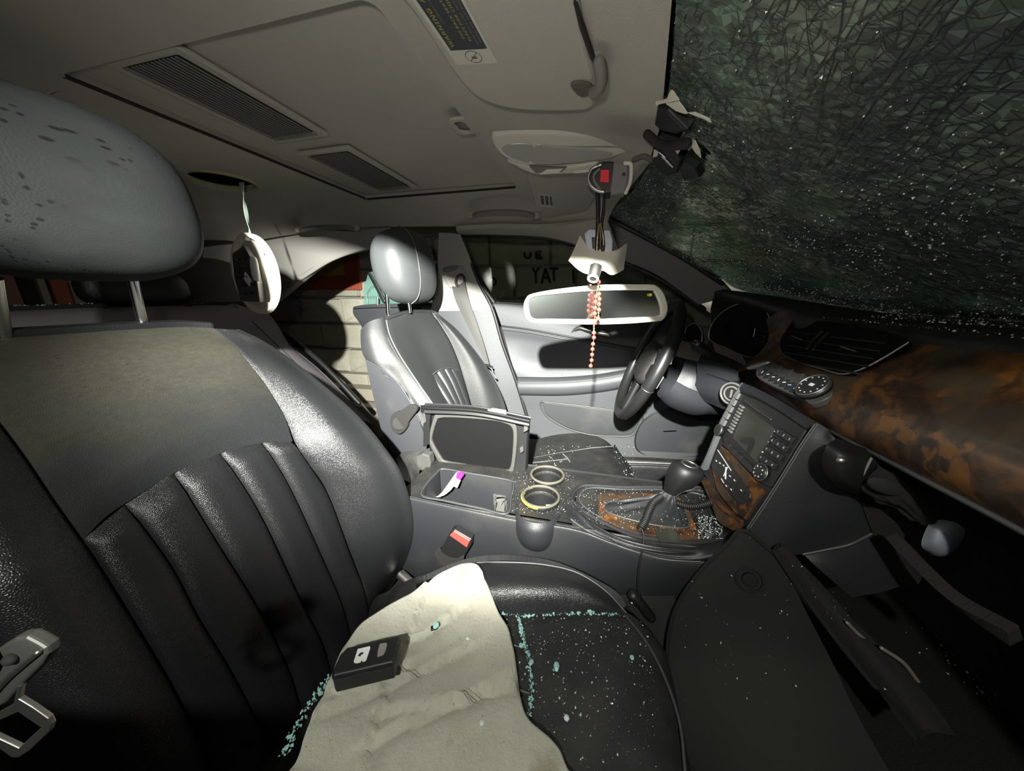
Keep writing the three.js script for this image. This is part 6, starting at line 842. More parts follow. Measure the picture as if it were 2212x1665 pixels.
  // hard side shell with the folding lever
  part('side_shell', patch([
    zz(789, 776, -.146, 812, 790, -.144, 836, 806, -.142, 862, 830, -.14), zz(798, 820, -.142, 828, 830, -.138, 856, 846, -.137, 884, 868, -.136), zz(810, 872, -.14, 842, 878, -.134, 872, 890, -.134, 905, 910, -.136), zz(824, 930, -.14, 856, 935, -.134, 888, 945, -.134, 925, 960, -.138), zz(842, 985, -.142, 872, 990, -.136, 902, 998, -.137, 940, 1010, -.142), zz(858, 1030, -.144, 888, 1032, -.14, 918, 1038, -.14, 955, 1050, -.144),
  ], { nu: 24, nv: 36, thick: 0.012 }), M.shell, t, 'hard grey side shell'); part('shell_edge', tube(zz(789, 777, -.145, 812, 790, -.143, 836, 806, -.141, 862, 830, -.139, 886, 868, -.137, 907, 910, -.137), 0.0022), M.piping, t);
  const lv = zP(-.118); const lever = part('fold_lever', slab(onP(lv, 843, 905, 848, 894, 858, 889, 864, 888, 880, 877, 892, 875, 900, 880, 899, 889, 892, 898, 882, 912, 879, 922, 872, 932, 862, 938, 850, 933, 843, 920), lv, { depth: 0.014, bevel: 0.003 }), M.matte, t, 'black folding lever'); part('lever_pin', cyl(0.006, 0.006, Z(858, 919, -.125), Z(858, 919, -.114), 20), M.keyGrey, lever); part('lever_boss', cyl(0.022, 0.020, Z(862, 914, -.135), Z(862, 914, -.116), 30), M.matte, lever);
  part('cushion', patch([
    zz(1080, 990, -.58, 1154, 951, -.58, 1228, 936, -.57, 1290, 943, -.55, 1325, 966, -.53, 1356, 1010, -.50), zz(1070, 1010, -.50, 1154, 968, -.50, 1230, 952, -.49, 1296, 957, -.47, 1334, 980, -.45, 1364, 1022, -.42), zz(1060, 1030, -.40, 1154, 990, -.40, 1225, 978, -.39, 1290, 970, -.39, 1338, 992, -.36, 1372, 1038, -.33), zz(1060, 1060, -.28, 1150, 1025, -.28, 1230, 1010, -.28, 1300, 1010, -.27, 1345, 1025, -.25, 1376, 1052, -.24), zz(1060, 1085, -.19, 1150, 1062, -.18, 1235, 1050, -.18, 1300, 1048, -.18, 1350, 1054, -.18, 1378, 1072, -.18), zz(1065, 1120, -.16, 1150, 1105, -.155, 1240, 1095, -.155, 1305, 1090, -.155, 1355, 1092, -.155, 1382, 1105, -.155),
  ], { nu: 44, nv: 40, thick: 0.03 }), M.speck, t, 'cushion strewn with glass crumbs'); part('cushion_seam', tube(zz(1154, 989, -.395, 1200, 980, -.39, 1240, 974, -.388, 1280, 968, -.39, 1322, 965, -.40).map((p) => p.add(V(0, .003, .003))), 0.0022), M.piping, t); part('cushion_seam', tube(zz(1216, 981, -.36, 1228, 993, -.335, 1234, 1008, -.30, 1232, 1030, -.25).map((p) => p.add(V(0, .003, .003))), 0.0022), M.stitch, t);
  for (const q of [[1150, 1000, -.35, 1190, 996, -.35, 1226, 992, -.34], [1150, 1018, -.31, 1190, 1014, -.31, 1233, 1008, -.305]]) part('cushion_seam', tube(zz(...q).map((p) => p.add(V(0, .003, .003))), 0.0016), M.stitch, t);
  part('front_skirt', patch([zz(1325, 962, -.535, 1358, 1010, -.50, 1372, 1038, -.34, 1380, 1072, -.18), zz(1330, 985, -.535, 1362, 1030, -.50, 1382, 1065, -.34, 1388, 1110, -.18), zz(1330, 1030, -.53, 1360, 1065, -.5, 1380, 1100, -.34, 1380, 1160, -.18)], { nu: 16, nv: 10, thick: 0.01 }), M.leather, t);
  part('seat_base', box(0.5, 0.14, 0.42, 0.03).translate(-0.25, 0.34, -0.38), M.matte, t);
  const c = V(-0.655, 1.108, -0.37), g = pillow(0.072, 0.124, 0.138, 0.76, 0.66, 64, 44); g.rotateZ(0.10); const p = g.attributes.position; for (let i = 0; i < p.count; i++) { const y = p.getY(i); p.setX(i, p.getX(i) - 0.8 * p.getZ(i) * p.getZ(i)); p.setZ(i, p.getZ(i) * (1 + 0.4 * Math.min(0, y))); } g.computeVertexNormals();
  const h = part('headrest', g.translate(c.x, c.y, c.z), M.headrest, t, 'rounded headrest with a centre seam'); part('headrest_seam', tube(Array.from({ length: 9 }, (_, i) => { const a = -1.35 + 2.7 * i / 8; const q = V(0.074 * Math.pow(Math.cos(a), 0.76), 0.126 * Math.sign(Math.sin(a)) * Math.pow(Math.abs(Math.sin(a)), 0.76), 0.055); q.applyAxisAngle(V(0, 0, 1), 0.10); return q.add(c).add(V(-0.003, 0, 0)); }), 0.0016), M.stitch, h);
  for (const q of [[833, 606, -.27, 839, 680, -.27], [882, 650, -.33, 886, 676, -.33]]) part('post', cyl(0.0065, 0.0065, Z(q[0], q[1], q[2]), Z(q[3], q[4], q[5]), 20), M.chrome, h, 'bright chrome post');
}
// ---------------------------------------------------------------- rear bench
{
  const t = thing('rear_bench', 'mauve grey rear bench backrest behind the front seats, dust and glass on its top edge', 'rear seat', V(-1.3, 0.5, -0.1));
  part('backrest', patch([
    ww(-1.40, .962, .55, -1.41, .975, .25, -1.41, .978, 0, -1.41, .972, -.25, -1.40, .955, -.36), ww(-1.34, .960, .55, -1.35, .978, .25, -1.35, .981, 0, -1.35, .975, -.25, -1.34, .955, -.36), ww(-1.30, .93, .55, -1.30, .95, .25, -1.30, .952, 0, -1.30, .945, -.25, -1.30, .93, -.36), ww(-1.26, .84, .55, -1.25, .85, .25, -1.25, .85, 0, -1.25, .85, -.25, -1.26, .84, -.37), ww(-1.20, .65, .55, -1.18, .65, .25, -1.18, .65, 0, -1.18, .65, -.25, -1.20, .65, -.38), ww(-1.14, .45, .55, -1.12, .45, .25, -1.12, .45, 0, -1.12, .45, -.25, -1.14, .45, -.39),
  ], { nu: 50, nv: 40, thick: 0.03, puff: (u, v) => -0.004 * (Math.exp(-Math.pow((u - 0.42) / 0.008, 2)) + Math.exp(-Math.pow((u - 0.62) / 0.008, 2))) }), M.bench, t);
  part('side_bolster', patch([
    zz(480, 664, -.22, 505, 656, -.26, 535, 668, -.32, 568, 688, -.42), zz(500, 690, -.21, 535, 690, -.27, 570, 705, -.34, 612, 735, -.44), zz(560, 745, -.20, 605, 755, -.27, 650, 775, -.36, 690, 800, -.46), zz(620, 810, -.19, 670, 825, -.28, 715, 845, -.38, 755, 865, -.47), zz(680, 880, -.19, 730, 895, -.28, 775, 905, -.38, 805, 915, -.48),
  ], { nu: 30, nv: 40, thick: 0.03 }), M.bench, t, 'rounded side bolster'); part('bolster_seam', tube(zz(505, 657, -.258, 538, 688, -.268, 606, 753, -.268, 672, 823, -.278, 732, 893, -.278).map((p) => p.add(V(.003, .002, .003))), 0.0022), M.piping, t); part('bolster_edge', tube(zz(570, 690, -.42, 613, 735, -.44, 691, 800, -.46, 756, 865, -.47, 806, 915, -.48), 0.0028), M.piping, t);
  part('door_seal', tube(zz(578, 690, -.55, 590, 705, -.56, 640, 740, -.56, 700, 790, -.56, 775, 870, -.56), 0.012), M.black, t); part('seat_cushion', patch([ww(-1.14, .44, .50, -1.14, .45, 0, -1.14, .44, -.38), ww(-0.98, .455, .50, -0.98, .465, 0, -0.98, .455, -.40), ww(-0.92, .40, .50, -0.92, .40, 0, -0.92, .40, -.40)], { nu: 12, nv: 12, thick: 0.03 }), M.speck, t);
  const h = part('headrest', (() => { const g = pillow(0.05, 0.058, 0.13, 0.7, 0.6, 40, 28); g.rotateZ(0.2); return g.translate(-1.42, 1.035, -.03); })(), M.leather, t, 'low black rear headrest');
  const b = thing('luggage_hump', 'dark cloth covered hump on the rear shelf beside the low headrest', 'hump', V(-1.62, 0.96, -0.36)); part('hump', pillow(0.14, 0.17, 0.20, 0.9, 0.9, 36, 26).translate(-1.66, 1.0, -.40), M.taupe, b);
}

// ================================================================ LOOSE THINGS
// seat belts
{
  const t = thing('seat_belt', 'grey driver seat belt hanging from its guide on the far pillar', 'seat belt', Z(1000, 700, -.64));
  part('guide_plate', slab(zz(957, 588, -.665, 975, 577, -.665, 995, 574, -.665, 1003, 590, -.66, 1003, 606, -.66, 975, 622, -.66, 962, 608, -.66), zP(-.66), { depth: 0.016, bevel: 0.005 }), M.pillar, t, 'pale guide plate'); part('guide_ring', (() => { const g = new THREE.TorusGeometry(0.024, 0.006, 10, 36); g.scale(0.75, 1, 1); return g.rotateZ(-0.35).rotateY(0.5).translate(...Z(994, 606, -.645).toArray()); })(), M.black, t);
  part('anchor_cap', slab(zz(955, 580, -.66, 970, 574, -.66, 988, 574, -.66, 984, 582, -.66, 962, 588, -.66), zP(-.66), { depth: 0.012, bevel: 0.003 }), M.linerDark, t);
  part('webbing', patch([zz(976, 618, -.642, 990, 618, -.638, 1003, 606, -.636), zz(984, 650, -.636, 998, 650, -.632, 1013, 648, -.632), zz(1008, 700, -.63, 1020, 702, -.628, 1031, 700, -.63), zz(1032, 750, -.62, 1039, 750, -.62, 1047, 750, -.62), zz(1049, 786, -.61, 1053, 787, -.61, 1057, 787, -.61)], { nu: 10, nv: 40, thick: 0.0015 }), M.belt, t);
  part('tongue', tube(zz(1052, 790, -.605, 1062, 797, -.60, 1066, 808, -.60, 1072, 817, -.60), 0.004), M.dullMetal, t, 'small metal tongue'); part('tongue_grip', tube(zz(1050, 788, -.605, 1063, 793, -.60), 0.0055), M.black, t);
}
{
  const z0 = 0.672, P = pl(V(0, 0, z0), V(0.28, 0.12, 1)), t = thing('belt_buckle_tongue', 'big metal belt tongue with a square loop hanging close to the camera', 'belt tongue', on(40, 1500, P));
  part('cover', slab(onP(P, -60, 1560, -62, 1440, 6, 1393, 30, 1379, 55, 1376, 82, 1390, 98, 1400, 102, 1415, 88, 1438, 44, 1482, 10, 1520), P, { depth: 0.007, bevel: 0.002, curve: false }), M.buckle, t, 'dark plastic tongue cover');
  part('cover_ridge', tube(onP(P, -30, 1520, 20, 1463, 60, 1428, 88, 1405).map((p) => p.addScaledVector(P.n, 0.001)), 0.0016), M.dullMetal, t); part('rivet', pillow(0.004, 0.003, 0.003, 1, 1, 12, 10).translate(...on(28, 1420, P).addScaledVector(P.n, 0.001).toArray()), M.matte, t);
  part('plate', slab(onP(P, 36, 1482, 45, 1482, 40, 1510, 70, 1528, 104, 1552, 110, 1566, 106, 1580, 62, 1622, 38, 1637, 24, 1636, -40, 1590, -40, 1560, 28, 1522), P, { depth: 0.0026, bevel: 0.0006, curve: false, holes: [onP(P, 38, 1538, 88, 1572, 40, 1616, -15, 1590, -15, 1562)] }), M.dullMetal, t, 'steel loop');
  part('webbing', slab(onP(P, -60, 1380, -2, 1396, 12, 1420, -2, 1448, -60, 1480), P, { depth: 0.002, lift: 0.004, curve: false }), M.belt, t);
}
{
  const t = thing('belt_buckle', 'black seat belt buckle with a red release button standing beside the seat', 'belt buckle', Z(975, 1230, .125));
  const P = zP(.135); part('body', slab(onP(P, 974, 1146, 982, 1144, 1018, 1165, 1018, 1178, 1000, 1208, 992, 1220, 955, 1208, 950, 1190), P, { depth: 0.02, bevel: 0.004, curve: false }), M.black, t); part('release_button', slab(onP(P, 972, 1155, 982, 1145, 1016, 1166, 1009, 1181), P, { depth: 0.014, lift: 0.003, bevel: 0.002, curve: false }), M.redSoft, t, 'red release button');
  part('felt_sleeve', patch([zz(945, 1184, .137, 955, 1200, .143, 985, 1210, .143, 1003, 1200, .137), zz(939, 1196, .137, 952, 1215, .145, 980, 1222, .145, 998, 1214, .137), zz(943, 1210, .135, 956, 1226, .143, 978, 1230, .143, 994, 1224, .135), zz(948, 1222, .13, 958, 1232, .135, 975, 1236, .135, 990, 1230, .13)], { nu: 24, nv: 16, thick: 0.01, puff: (u, v) => 0.004 * fbm(u, v, 8, 3, 301) }), M.darkFoam, t, 'fuzzy felt sleeve'); part('cable', tube(zz(962, 1222, .125, 955, 1240, .125, 948, 1262, .125), 0.006), M.dullMetal, t);
}
// white felt sheet over the cushion
const sheetY = (p) => 0.516 + 0.036 * sstep(0.345, 0.275, p.z) + 0.028 * sstep(-0.22, -0.36, p.x);
{
  const o = [975, 1232, 1009, 1221, 1029, 1223, 1043, 1241, 1063, 1293, 1078, 1330, 1097, 1361, 1106, 1395, 1113, 1428, 1123, 1502, 1134, 1546, 1150, 1569, 1187, 1600, 1211, 1630, 1226, 1668, 1290, 1790, 900, 1830, 560, 1790, 639, 1657, 658, 1600, 676, 1552, 713, 1478, 735, 1420, 753, 1392, 777, 1357, 807, 1334, 858, 1303, 925, 1262];
  const base = []; for (let i = 0; i < o.length; i += 2) { let h = 0.52; for (let k = 0; k < 6; k++) h = sheetY(Y(o[i], o[i + 1], h)); base.push(Y(o[i], o[i + 1], h).setY(0.518)); }
  const sh = new THREE.Shape(); const ring = base.map((p) => V(p.x, -p.z, 0)), m = ring.length * 5; for (let i = 0; i < m; i++) { const q = curvePt(ring, i / m, true); i ? sh.lineTo(q.x, q.y) : sh.moveTo(q.x, q.y); }
  let g = new THREE.ExtrudeGeometry(sh, { depth: 0.006, bevelEnabled: true, bevelThickness: 0.0025, bevelSize: 0.0025, bevelOffset: -0.0025, bevelSegments: 2 }); g.rotateX(-Math.PI / 2); g = new TessellateModifier(0.010, 10).modify(g.index ? g.toNonIndexed() : g);
  const crease = [yy(700, 1560, .518, 850, 1480, .518, 940, 1440, .518, 1020, 1400, .518), yy(800, 1610, .518, 900, 1560, .518, 1000, 1515, .518, 1120, 1485, .518), yy(860, 1390, .518, 930, 1365, .518, 990, 1320, .518, 1055, 1270, .518), yy(870, 1400, .518, 905, 1330, .518, 925, 1270, .518), yy(790, 1650, .518, 815, 1560, .518, 830, 1500, .518), yy(830, 1540, .518, 980, 1520, .518, 1100, 1460, .518), yy(690, 1520, .518, 780, 1500, .518, 900, 1430, .518)].map((c) => resample(c, 40));
  const hgt = (x, z) => { let y = sheetY({ x, z }); y += 0.004 * (fbm(x + 2, z + 2, 6, 4, 311) - 0.5) * 2; crease.forEach((c, k) => { let d = 9, sd = 1; for (let i = 0; i < c.length - 1; i++) { const a = c[i], q = Math.hypot(x - a.x, z - a.z); if (q < d) { d = q; const b = c[i + 1]; sd = (b.x - a.x) * (z - a.z) - (b.z - a.z) * (x - a.x); } } y += (sd > 0 ? -0.0070 : 0.0034) * Math.exp(-d / 0.010) ; }); return y; };
  const p = g.attributes.position; for (let i = 0; i < p.count; i++) p.setY(i, p.getY(i) + hgt(p.getX(i), p.getZ(i)));
  g.deleteAttribute('normal'); const uv = g.attributes.uv; for (let i = 0; i < uv.count; i++) uv.setXY(i, p.getX(i), p.getZ(i)); g = mergeVertices(g, 1e-5); g.computeVertexNormals();
  single('felt_sheet', g, M.felt, 'creased off-white felt sheet lying on the near seat cushion', 'sheet');
}
{
  // black box with a pale label, lying on the sheet
  const t = thing('black_box', 'small shiny black box with a white sticker lying on the felt sheet', 'box', Y(790, 1440, .53));
  const y = 0.572, P = yP(y), tp = onP(P, 720, 1459, 716, 1452, 735, 1412, 750, 1397, 862, 1372, 858, 1395, 848, 1429, 780, 1445);
  part('body', slab(tp, P, { depth: 0.030, bevel: 0.0025, curve: false }), M.black, t);
  part('lid_line', tube(tp.map((p) => p.clone().setY(y - 0.007)), 0.0007, { closed: true, seg: 60 }), M.matte, t);
  part('sticker', slab(onP(P, 764, 1430, 773, 1402, 799, 1396, 800, 1400, 791, 1427, 784, 1430, 781, 1426, 779, 1431, 768, 1433), P, { depth: 0.0008, lift: 0.0006, curve: false }), M.paper, t, 'white sticker with a torn mark'); part('sticker_mark', slab(onP(P, 774, 1417, 779, 1411, 785, 1410, 784, 1413, 780, 1415, 779, 1418), P, { depth: 0.0006, lift: 0.0011 }), M.black, t);
  part('badge', slab(onP(P, 815, 1417, 820, 1393, 826, 1390, 836, 1391, 830, 1412, 820, 1418), P, { depth: 0.0008, lift: 0.0006 }), M.linerDark, t, 'faded grey badge');
}
// things in the bin
{
  const t = thing('packet_knife', 'slim blade shaped wrapper with a magenta and white end stuck upright in the bin', 'wrapper', Z(965, 1060, .0));
  const P = pl(Z(970, 1050, -.01), V(-0.35, 0.45, 1)); part('blade', slab(onP(P, 943, 1073, 955, 1062, 985, 1020, 992, 1018, 994, 1026, 985, 1042, 972, 1060, 950, 1074), P, { depth: 0.004, bevel: 0.001, curve: false }), M.keyGrey, t); part('blade_edge', tube(onP(P, 944, 1073, 960, 1068, 974, 1056, 983, 1044), 0.0014), M.white, t);
  part('magenta_end', slab(onP(P, 989, 1020, 996, 1018, 1003, 1024, 995, 1036, 986, 1032), P, { depth: 0.003, lift: 0.0025, curve: false }), M.magenta, t, 'magenta end'); part('white_tag', slab(onP(P, 986, 1034, 995, 1037, 988, 1053, 981, 1050, 978, 1045), P, { depth: 0.003, lift: 0.0025, curve: false }), M.white, t, 'white tag'); part('tag_window', slab(onP(P, 987, 1038, 991, 1040, 988, 1044, 984, 1042), P, { depth: 0.001, lift: 0.003, curve: false }), M.taupe, t);
  const b = thing('foam_lump', 'grey foam lump in the corner of the open bin', 'lump', Y(1078, 1090, .41)); part('lump', (() => { const g = new RoundedBoxGeometry(0.036, 0.05, 0.034, 4, 0.008), p = g.attributes.position; for (let i = 0; i < p.count; i++) p.setXYZ(i, p.getX(i) + 0.004 * (hash(i, 1) - .5), p.getY(i) + 0.004 * (hash(i, 2) - .5), p.getZ(i) + 0.004 * (hash(i, 3) - .5)); return g.rotateY(0.4).translate(...Y(1080, 1086, .46).toArray()); })(), std({ color: lin(0.20, 0.20, 0.19), roughness: 0.95, bumpMap: feltBump, bumpScale: 0.002 }), b);
  const k = thing('plug_socket', 'black power plug lying on the brown lining of the bin', 'plug', Y(1010, 1090, .41)); part('plug', cyl(0.011, 0.013, Y(988, 1084, .43), Y(1010, 1086, .435)), M.black, k); part('lead', tube([Y(1010, 1086, .435), Y(1025, 1088, .42), Y(1042, 1092, .41)], 0.004), M.black, k);
}
// coiled lead draped over the selector, with its plug hanging in the footwell
{
  const t = thing('coiled_lead', 'black coiled lead draped over the console, its plug hanging above the carpet', 'lead', Z(1385, 1300, .15));
  const coil = (pts, n, r, w) => { const c = new THREE.CatmullRomCurve3(pts), N = n * 14, o = []; const fr = c.computeFrenetFrames(N, false); for (let i = 0; i <= N; i++) { const a = i / 14 * 6.2832; o.push(c.getPointAt(i / N).addScaledVector(fr.normals[i], r * Math.cos(a)).addScaledVector(fr.binormals[i], r * Math.sin(a))); } return new THREE.TubeGeometry(new THREE.CatmullRomCurve3(o), N * 2, w, 6); };
  part('coil', coil([Z(1428, 1072, .005), Z(1412, 1085, .03), Z(1402, 1105, .055), Z(1394, 1125, .08), Z(1384, 1142, .102)], 24, 0.0062, 0.0021), M.black, t); part('coil', coil([Z(1462, 1086, -.01), Z(1485, 1093, -.005), Z(1510, 1092, -.005), Z(1536, 1085, -.01)], 18, 0.0062, 0.0021), M.black, t);
  part('wire', tube(zz(1387, 1143, .104, 1391, 1160, .112, 1386, 1195, .125, 1379, 1236, .135, 1378, 1262, .142, 1381, 1288, .15), 0.0019, { seg: 40 }), M.black, t);
  part('plug', tube(zz(1370, 1290, .15, 1380, 1300, .152, 1392, 1315, .154, 1405, 1332, .156), 0.0105, { rad: 16 }), M.black, t); part('plug_cap', tube(zz(1368, 1287, .149, 1374, 1293, .15), 0.0125, { rad: 16 }), M.black, t); part('plug_stud', new THREE.SphereGeometry(0.0042, 12, 10).translate(...Z(1365, 1302, .158).toArray()), M.dullMetal, t, 'small metal contact');
  const s = thing('black_tape', 'flat piece of shiny black tape stuck on the wood ring', 'tape', Y(1440, 1155, .54)); part('tape', slab(yy(1414, 1140, .5415, 1458, 1143, .5415, 1474, 1171, .5415, 1424, 1169, .5415), yP(.5415), { depth: 0.0012, curve: false }), M.screen, s);
}
// footwell: upright mat flap, trim rail, torn out trim
{
  const t = thing('floor_mat', 'dark rubbery floor mat standing up against the tunnel, with a round button fastener', 'mat', V(0.22, 0.25, 0.25));
  part('mat', patch([
    zz(1578, 1168, .125, 1596, 1146, .125, 1612, 1147, .125, 1632, 1160, .125), zz(1520, 1225, .135, 1580, 1210, .14, 1630, 1200, .14, 1672, 1196, .135), zz(1475, 1285, .15, 1560, 1280, .155, 1640, 1270, .155, 1712, 1262, .15), zz(1450, 1345, .165, 1550, 1345, .17, 1650, 1340, .17, 1746, 1330, .165), zz(1440, 1430, .19, 1560, 1430, .20, 1680, 1430, .20, 1798, 1430, .19), zz(1438, 1530, .24, 1580, 1535, .25, 1720, 1540, .25, 1850, 1540, .24), zz(1440, 1680, .30, 1600, 1690, .32, 1760, 1700, .32, 1940, 1700, .30),
  ], { nu: 40, nv: 50, thick: 0.006 }), M.rubber, t); part('mat_edge', tube(zz(1440, 1500, .228, 1440, 1430, .192, 1450, 1345, .168, 1475, 1285, .153, 1520, 1225, .138, 1578, 1168, .128, 1596, 1147, .128, 1612, 1148, .128, 1672, 1196, .138), 0.0035, { seg: 90 }), M.rubber, t);
  const m = basis(pl(Z(1620, 1253, .152), V(-.15, .25, 1)), Z(1620, 1253, .155)); part('button', lathe([[0, 0.004], [0.006, 0.004], [0.008, 0.003], [0.010, 0.0035], [0.0125, 0.002], [0.013, -0.002], [0, -0.002]], 32).rotateX(Math.PI / 2).applyMatrix4(m), M.rubber, t, 'round button fastener'); part('button_dish', new THREE.TorusGeometry(0.021, 0.0025, 8, 40).applyMatrix4(m), M.rubber, t);
  const r = thing('trim_rail', 'long scuffed black trim rail leaning down into the dark footwell', 'rail', V(0.42, 0.45, 0.25)); part('rail', patch([zz(1672, 1190, .14, 1685, 1181, .145, 1702, 1186, .14), zz(1740, 1290, .17, 1762, 1275, .18, 1785, 1275, .17), zz(1815, 1390, .21, 1840, 1370, .22, 1870, 1370, .21), zz(1890, 1480, .25, 1915, 1455, .26, 1975, 1470, .25), zz(1980, 1600, .29, 2010, 1580, .30, 2060, 1590, .29)], { nu: 12, nv: 40, thick: 0.02, puff: (u, v) => 0.004 * fbm(u, v, 12, 3, 321) }), M.darkFoam, r); part('rail_edge', tube(zz(1674, 1192, .142, 1742, 1292, .172, 1816, 1392, .212, 1890, 1482, .252), 0.004), M.rubber, r); part('splinter', tube(zz(1830, 1345, .22, 1850, 1365, .22, 1872, 1385, .22), 0.0025), M.silverWood, r); part('splinter', tube(zz(1905, 1400, .24, 1950, 1430, .24, 1982, 1470, .24), 0.0028), M.silverWood, r);
  const k = thing('loose_trim', 'rounded black plastic trim piece with a bolt head under the wood fascia', 'trim piece', V(0.36, 0.76, 0.2));
  part('cap', patch([zz(1808, 946, .16, 1840, 958, .165, 1880, 972, .17, 1903, 985, .17), zz(1786, 962, .175, 1826, 980, .19, 1868, 998, .19, 1896, 1005, .185), zz(1776, 990, .175, 1815, 1012, .195, 1855, 1032, .195, 1885, 1035, .185), zz(1780, 1020, .17, 1812, 1042, .19, 1845, 1055, .19, 1872, 1060, .18), zz(1790, 1035, .15, 1818, 1058, .16, 1845, 1066, .16, 1866, 1066, .15)], { nu: 24, nv: 24, thick: 0.02 }), M.black, k); part('bolt', pillow(0.0065, 0.006, 0.005, 1, 1, 16, 12).translate(...Z(1818, 995, .193).toArray()), M.dullMetal, k, 'shiny bolt head'); part('cap_edge', tube(zz(1882, 990, .188, 1872, 1010, .192, 1852, 1048, .19), 0.0016), M.linerDark, k);
  const f = thing('torn_foam', 'ragged dark foam piece torn out below the fascia', 'foam', V(0.43, 0.72, 0.22)); part('foam', patch([zz(1865, 1040, .19, 1900, 1012, .20, 1950, 1035, .205), zz(1862, 1056, .19, 1920, 1050, .205, 1985, 1080, .21), zz(1880, 1072, .185, 1935, 1085, .2, 2010, 1115, .21), zz(1925, 1095, .18, 1970, 1120, .19, 2040, 1150, .2)], { nu: 20, nv: 20, thick: 0.02, puff: (u, v) => 0.012 * (fbm(u, v, 6, 4, 331) - 0.5) }), M.darkFoam, f); part('hole', pillow(0.022, 0.011, 0.006, 0.9, 0.9, 20, 14).rotateZ(-0.3).translate(...Z(1912, 1050, .207).toArray()), M.matte, f);
  const w = thing('plastic_bottle_end', 'milky bluish plastic canister end in the dark under the dashboard', 'canister', V(0.49, 0.67, 0.24)); part('canister', patch([zz(2012, 1124, .20, 2040, 1123, .205, 2068, 1130, .205, 2084, 1142, .20), zz(2000, 1143, .205, 2030, 1142, .222, 2062, 1148, .22, 2083, 1156, .205), zz(1991, 1168, .205, 2022, 1172, .222, 2054, 1174, .22, 2074, 1174, .205), zz(1992, 1183, .20, 2020, 1192, .21, 2046, 1194, .21, 2066, 1186, .20), zz(2003, 1192, .19, 2020, 1200, .195, 2044, 1201, .195, 2056, 1195, .19)], { nu: 20, nv: 20, thick: 0.006 }), M.clear, w);
  const h = thing('hanging_trim', 'black hanging edge trim strip crossing the dark glovebox hole', 'trim strip', V(0.5, 0.6, 0.25)); part('strip', patch([zz(1935, 1150, .19, 1955, 1165, .19), zz(2000, 1215, .23, 2020, 1232, .23), zz(2080, 1285, .27, 2100, 1305, .27), zz(2200, 1350, .31, 2212, 1385, .31)], { nu: 6, nv: 20, thick: 0.015 }), M.darkFoam, h);
  const kp = thing('kick_trim', 'dull black side trim hanging loose beside the centre stack', 'trim piece', V(0.47, 0.55, 0.2)); part('panel', patch([zz(1862, 1090, .125, 1885, 1100, .13, 1920, 1110, .14), zz(1885, 1150, .125, 1925, 1160, .135, 1965, 1190, .15), zz(1915, 1205, .13, 1955, 1225, .14, 1990, 1240, .15), zz(1948, 1265, .14, 1970, 1268, .15, 1985, 1262, .15)], { nu: 12, nv: 16, thick: 0.008 }), M.darkFoam, kp);
}
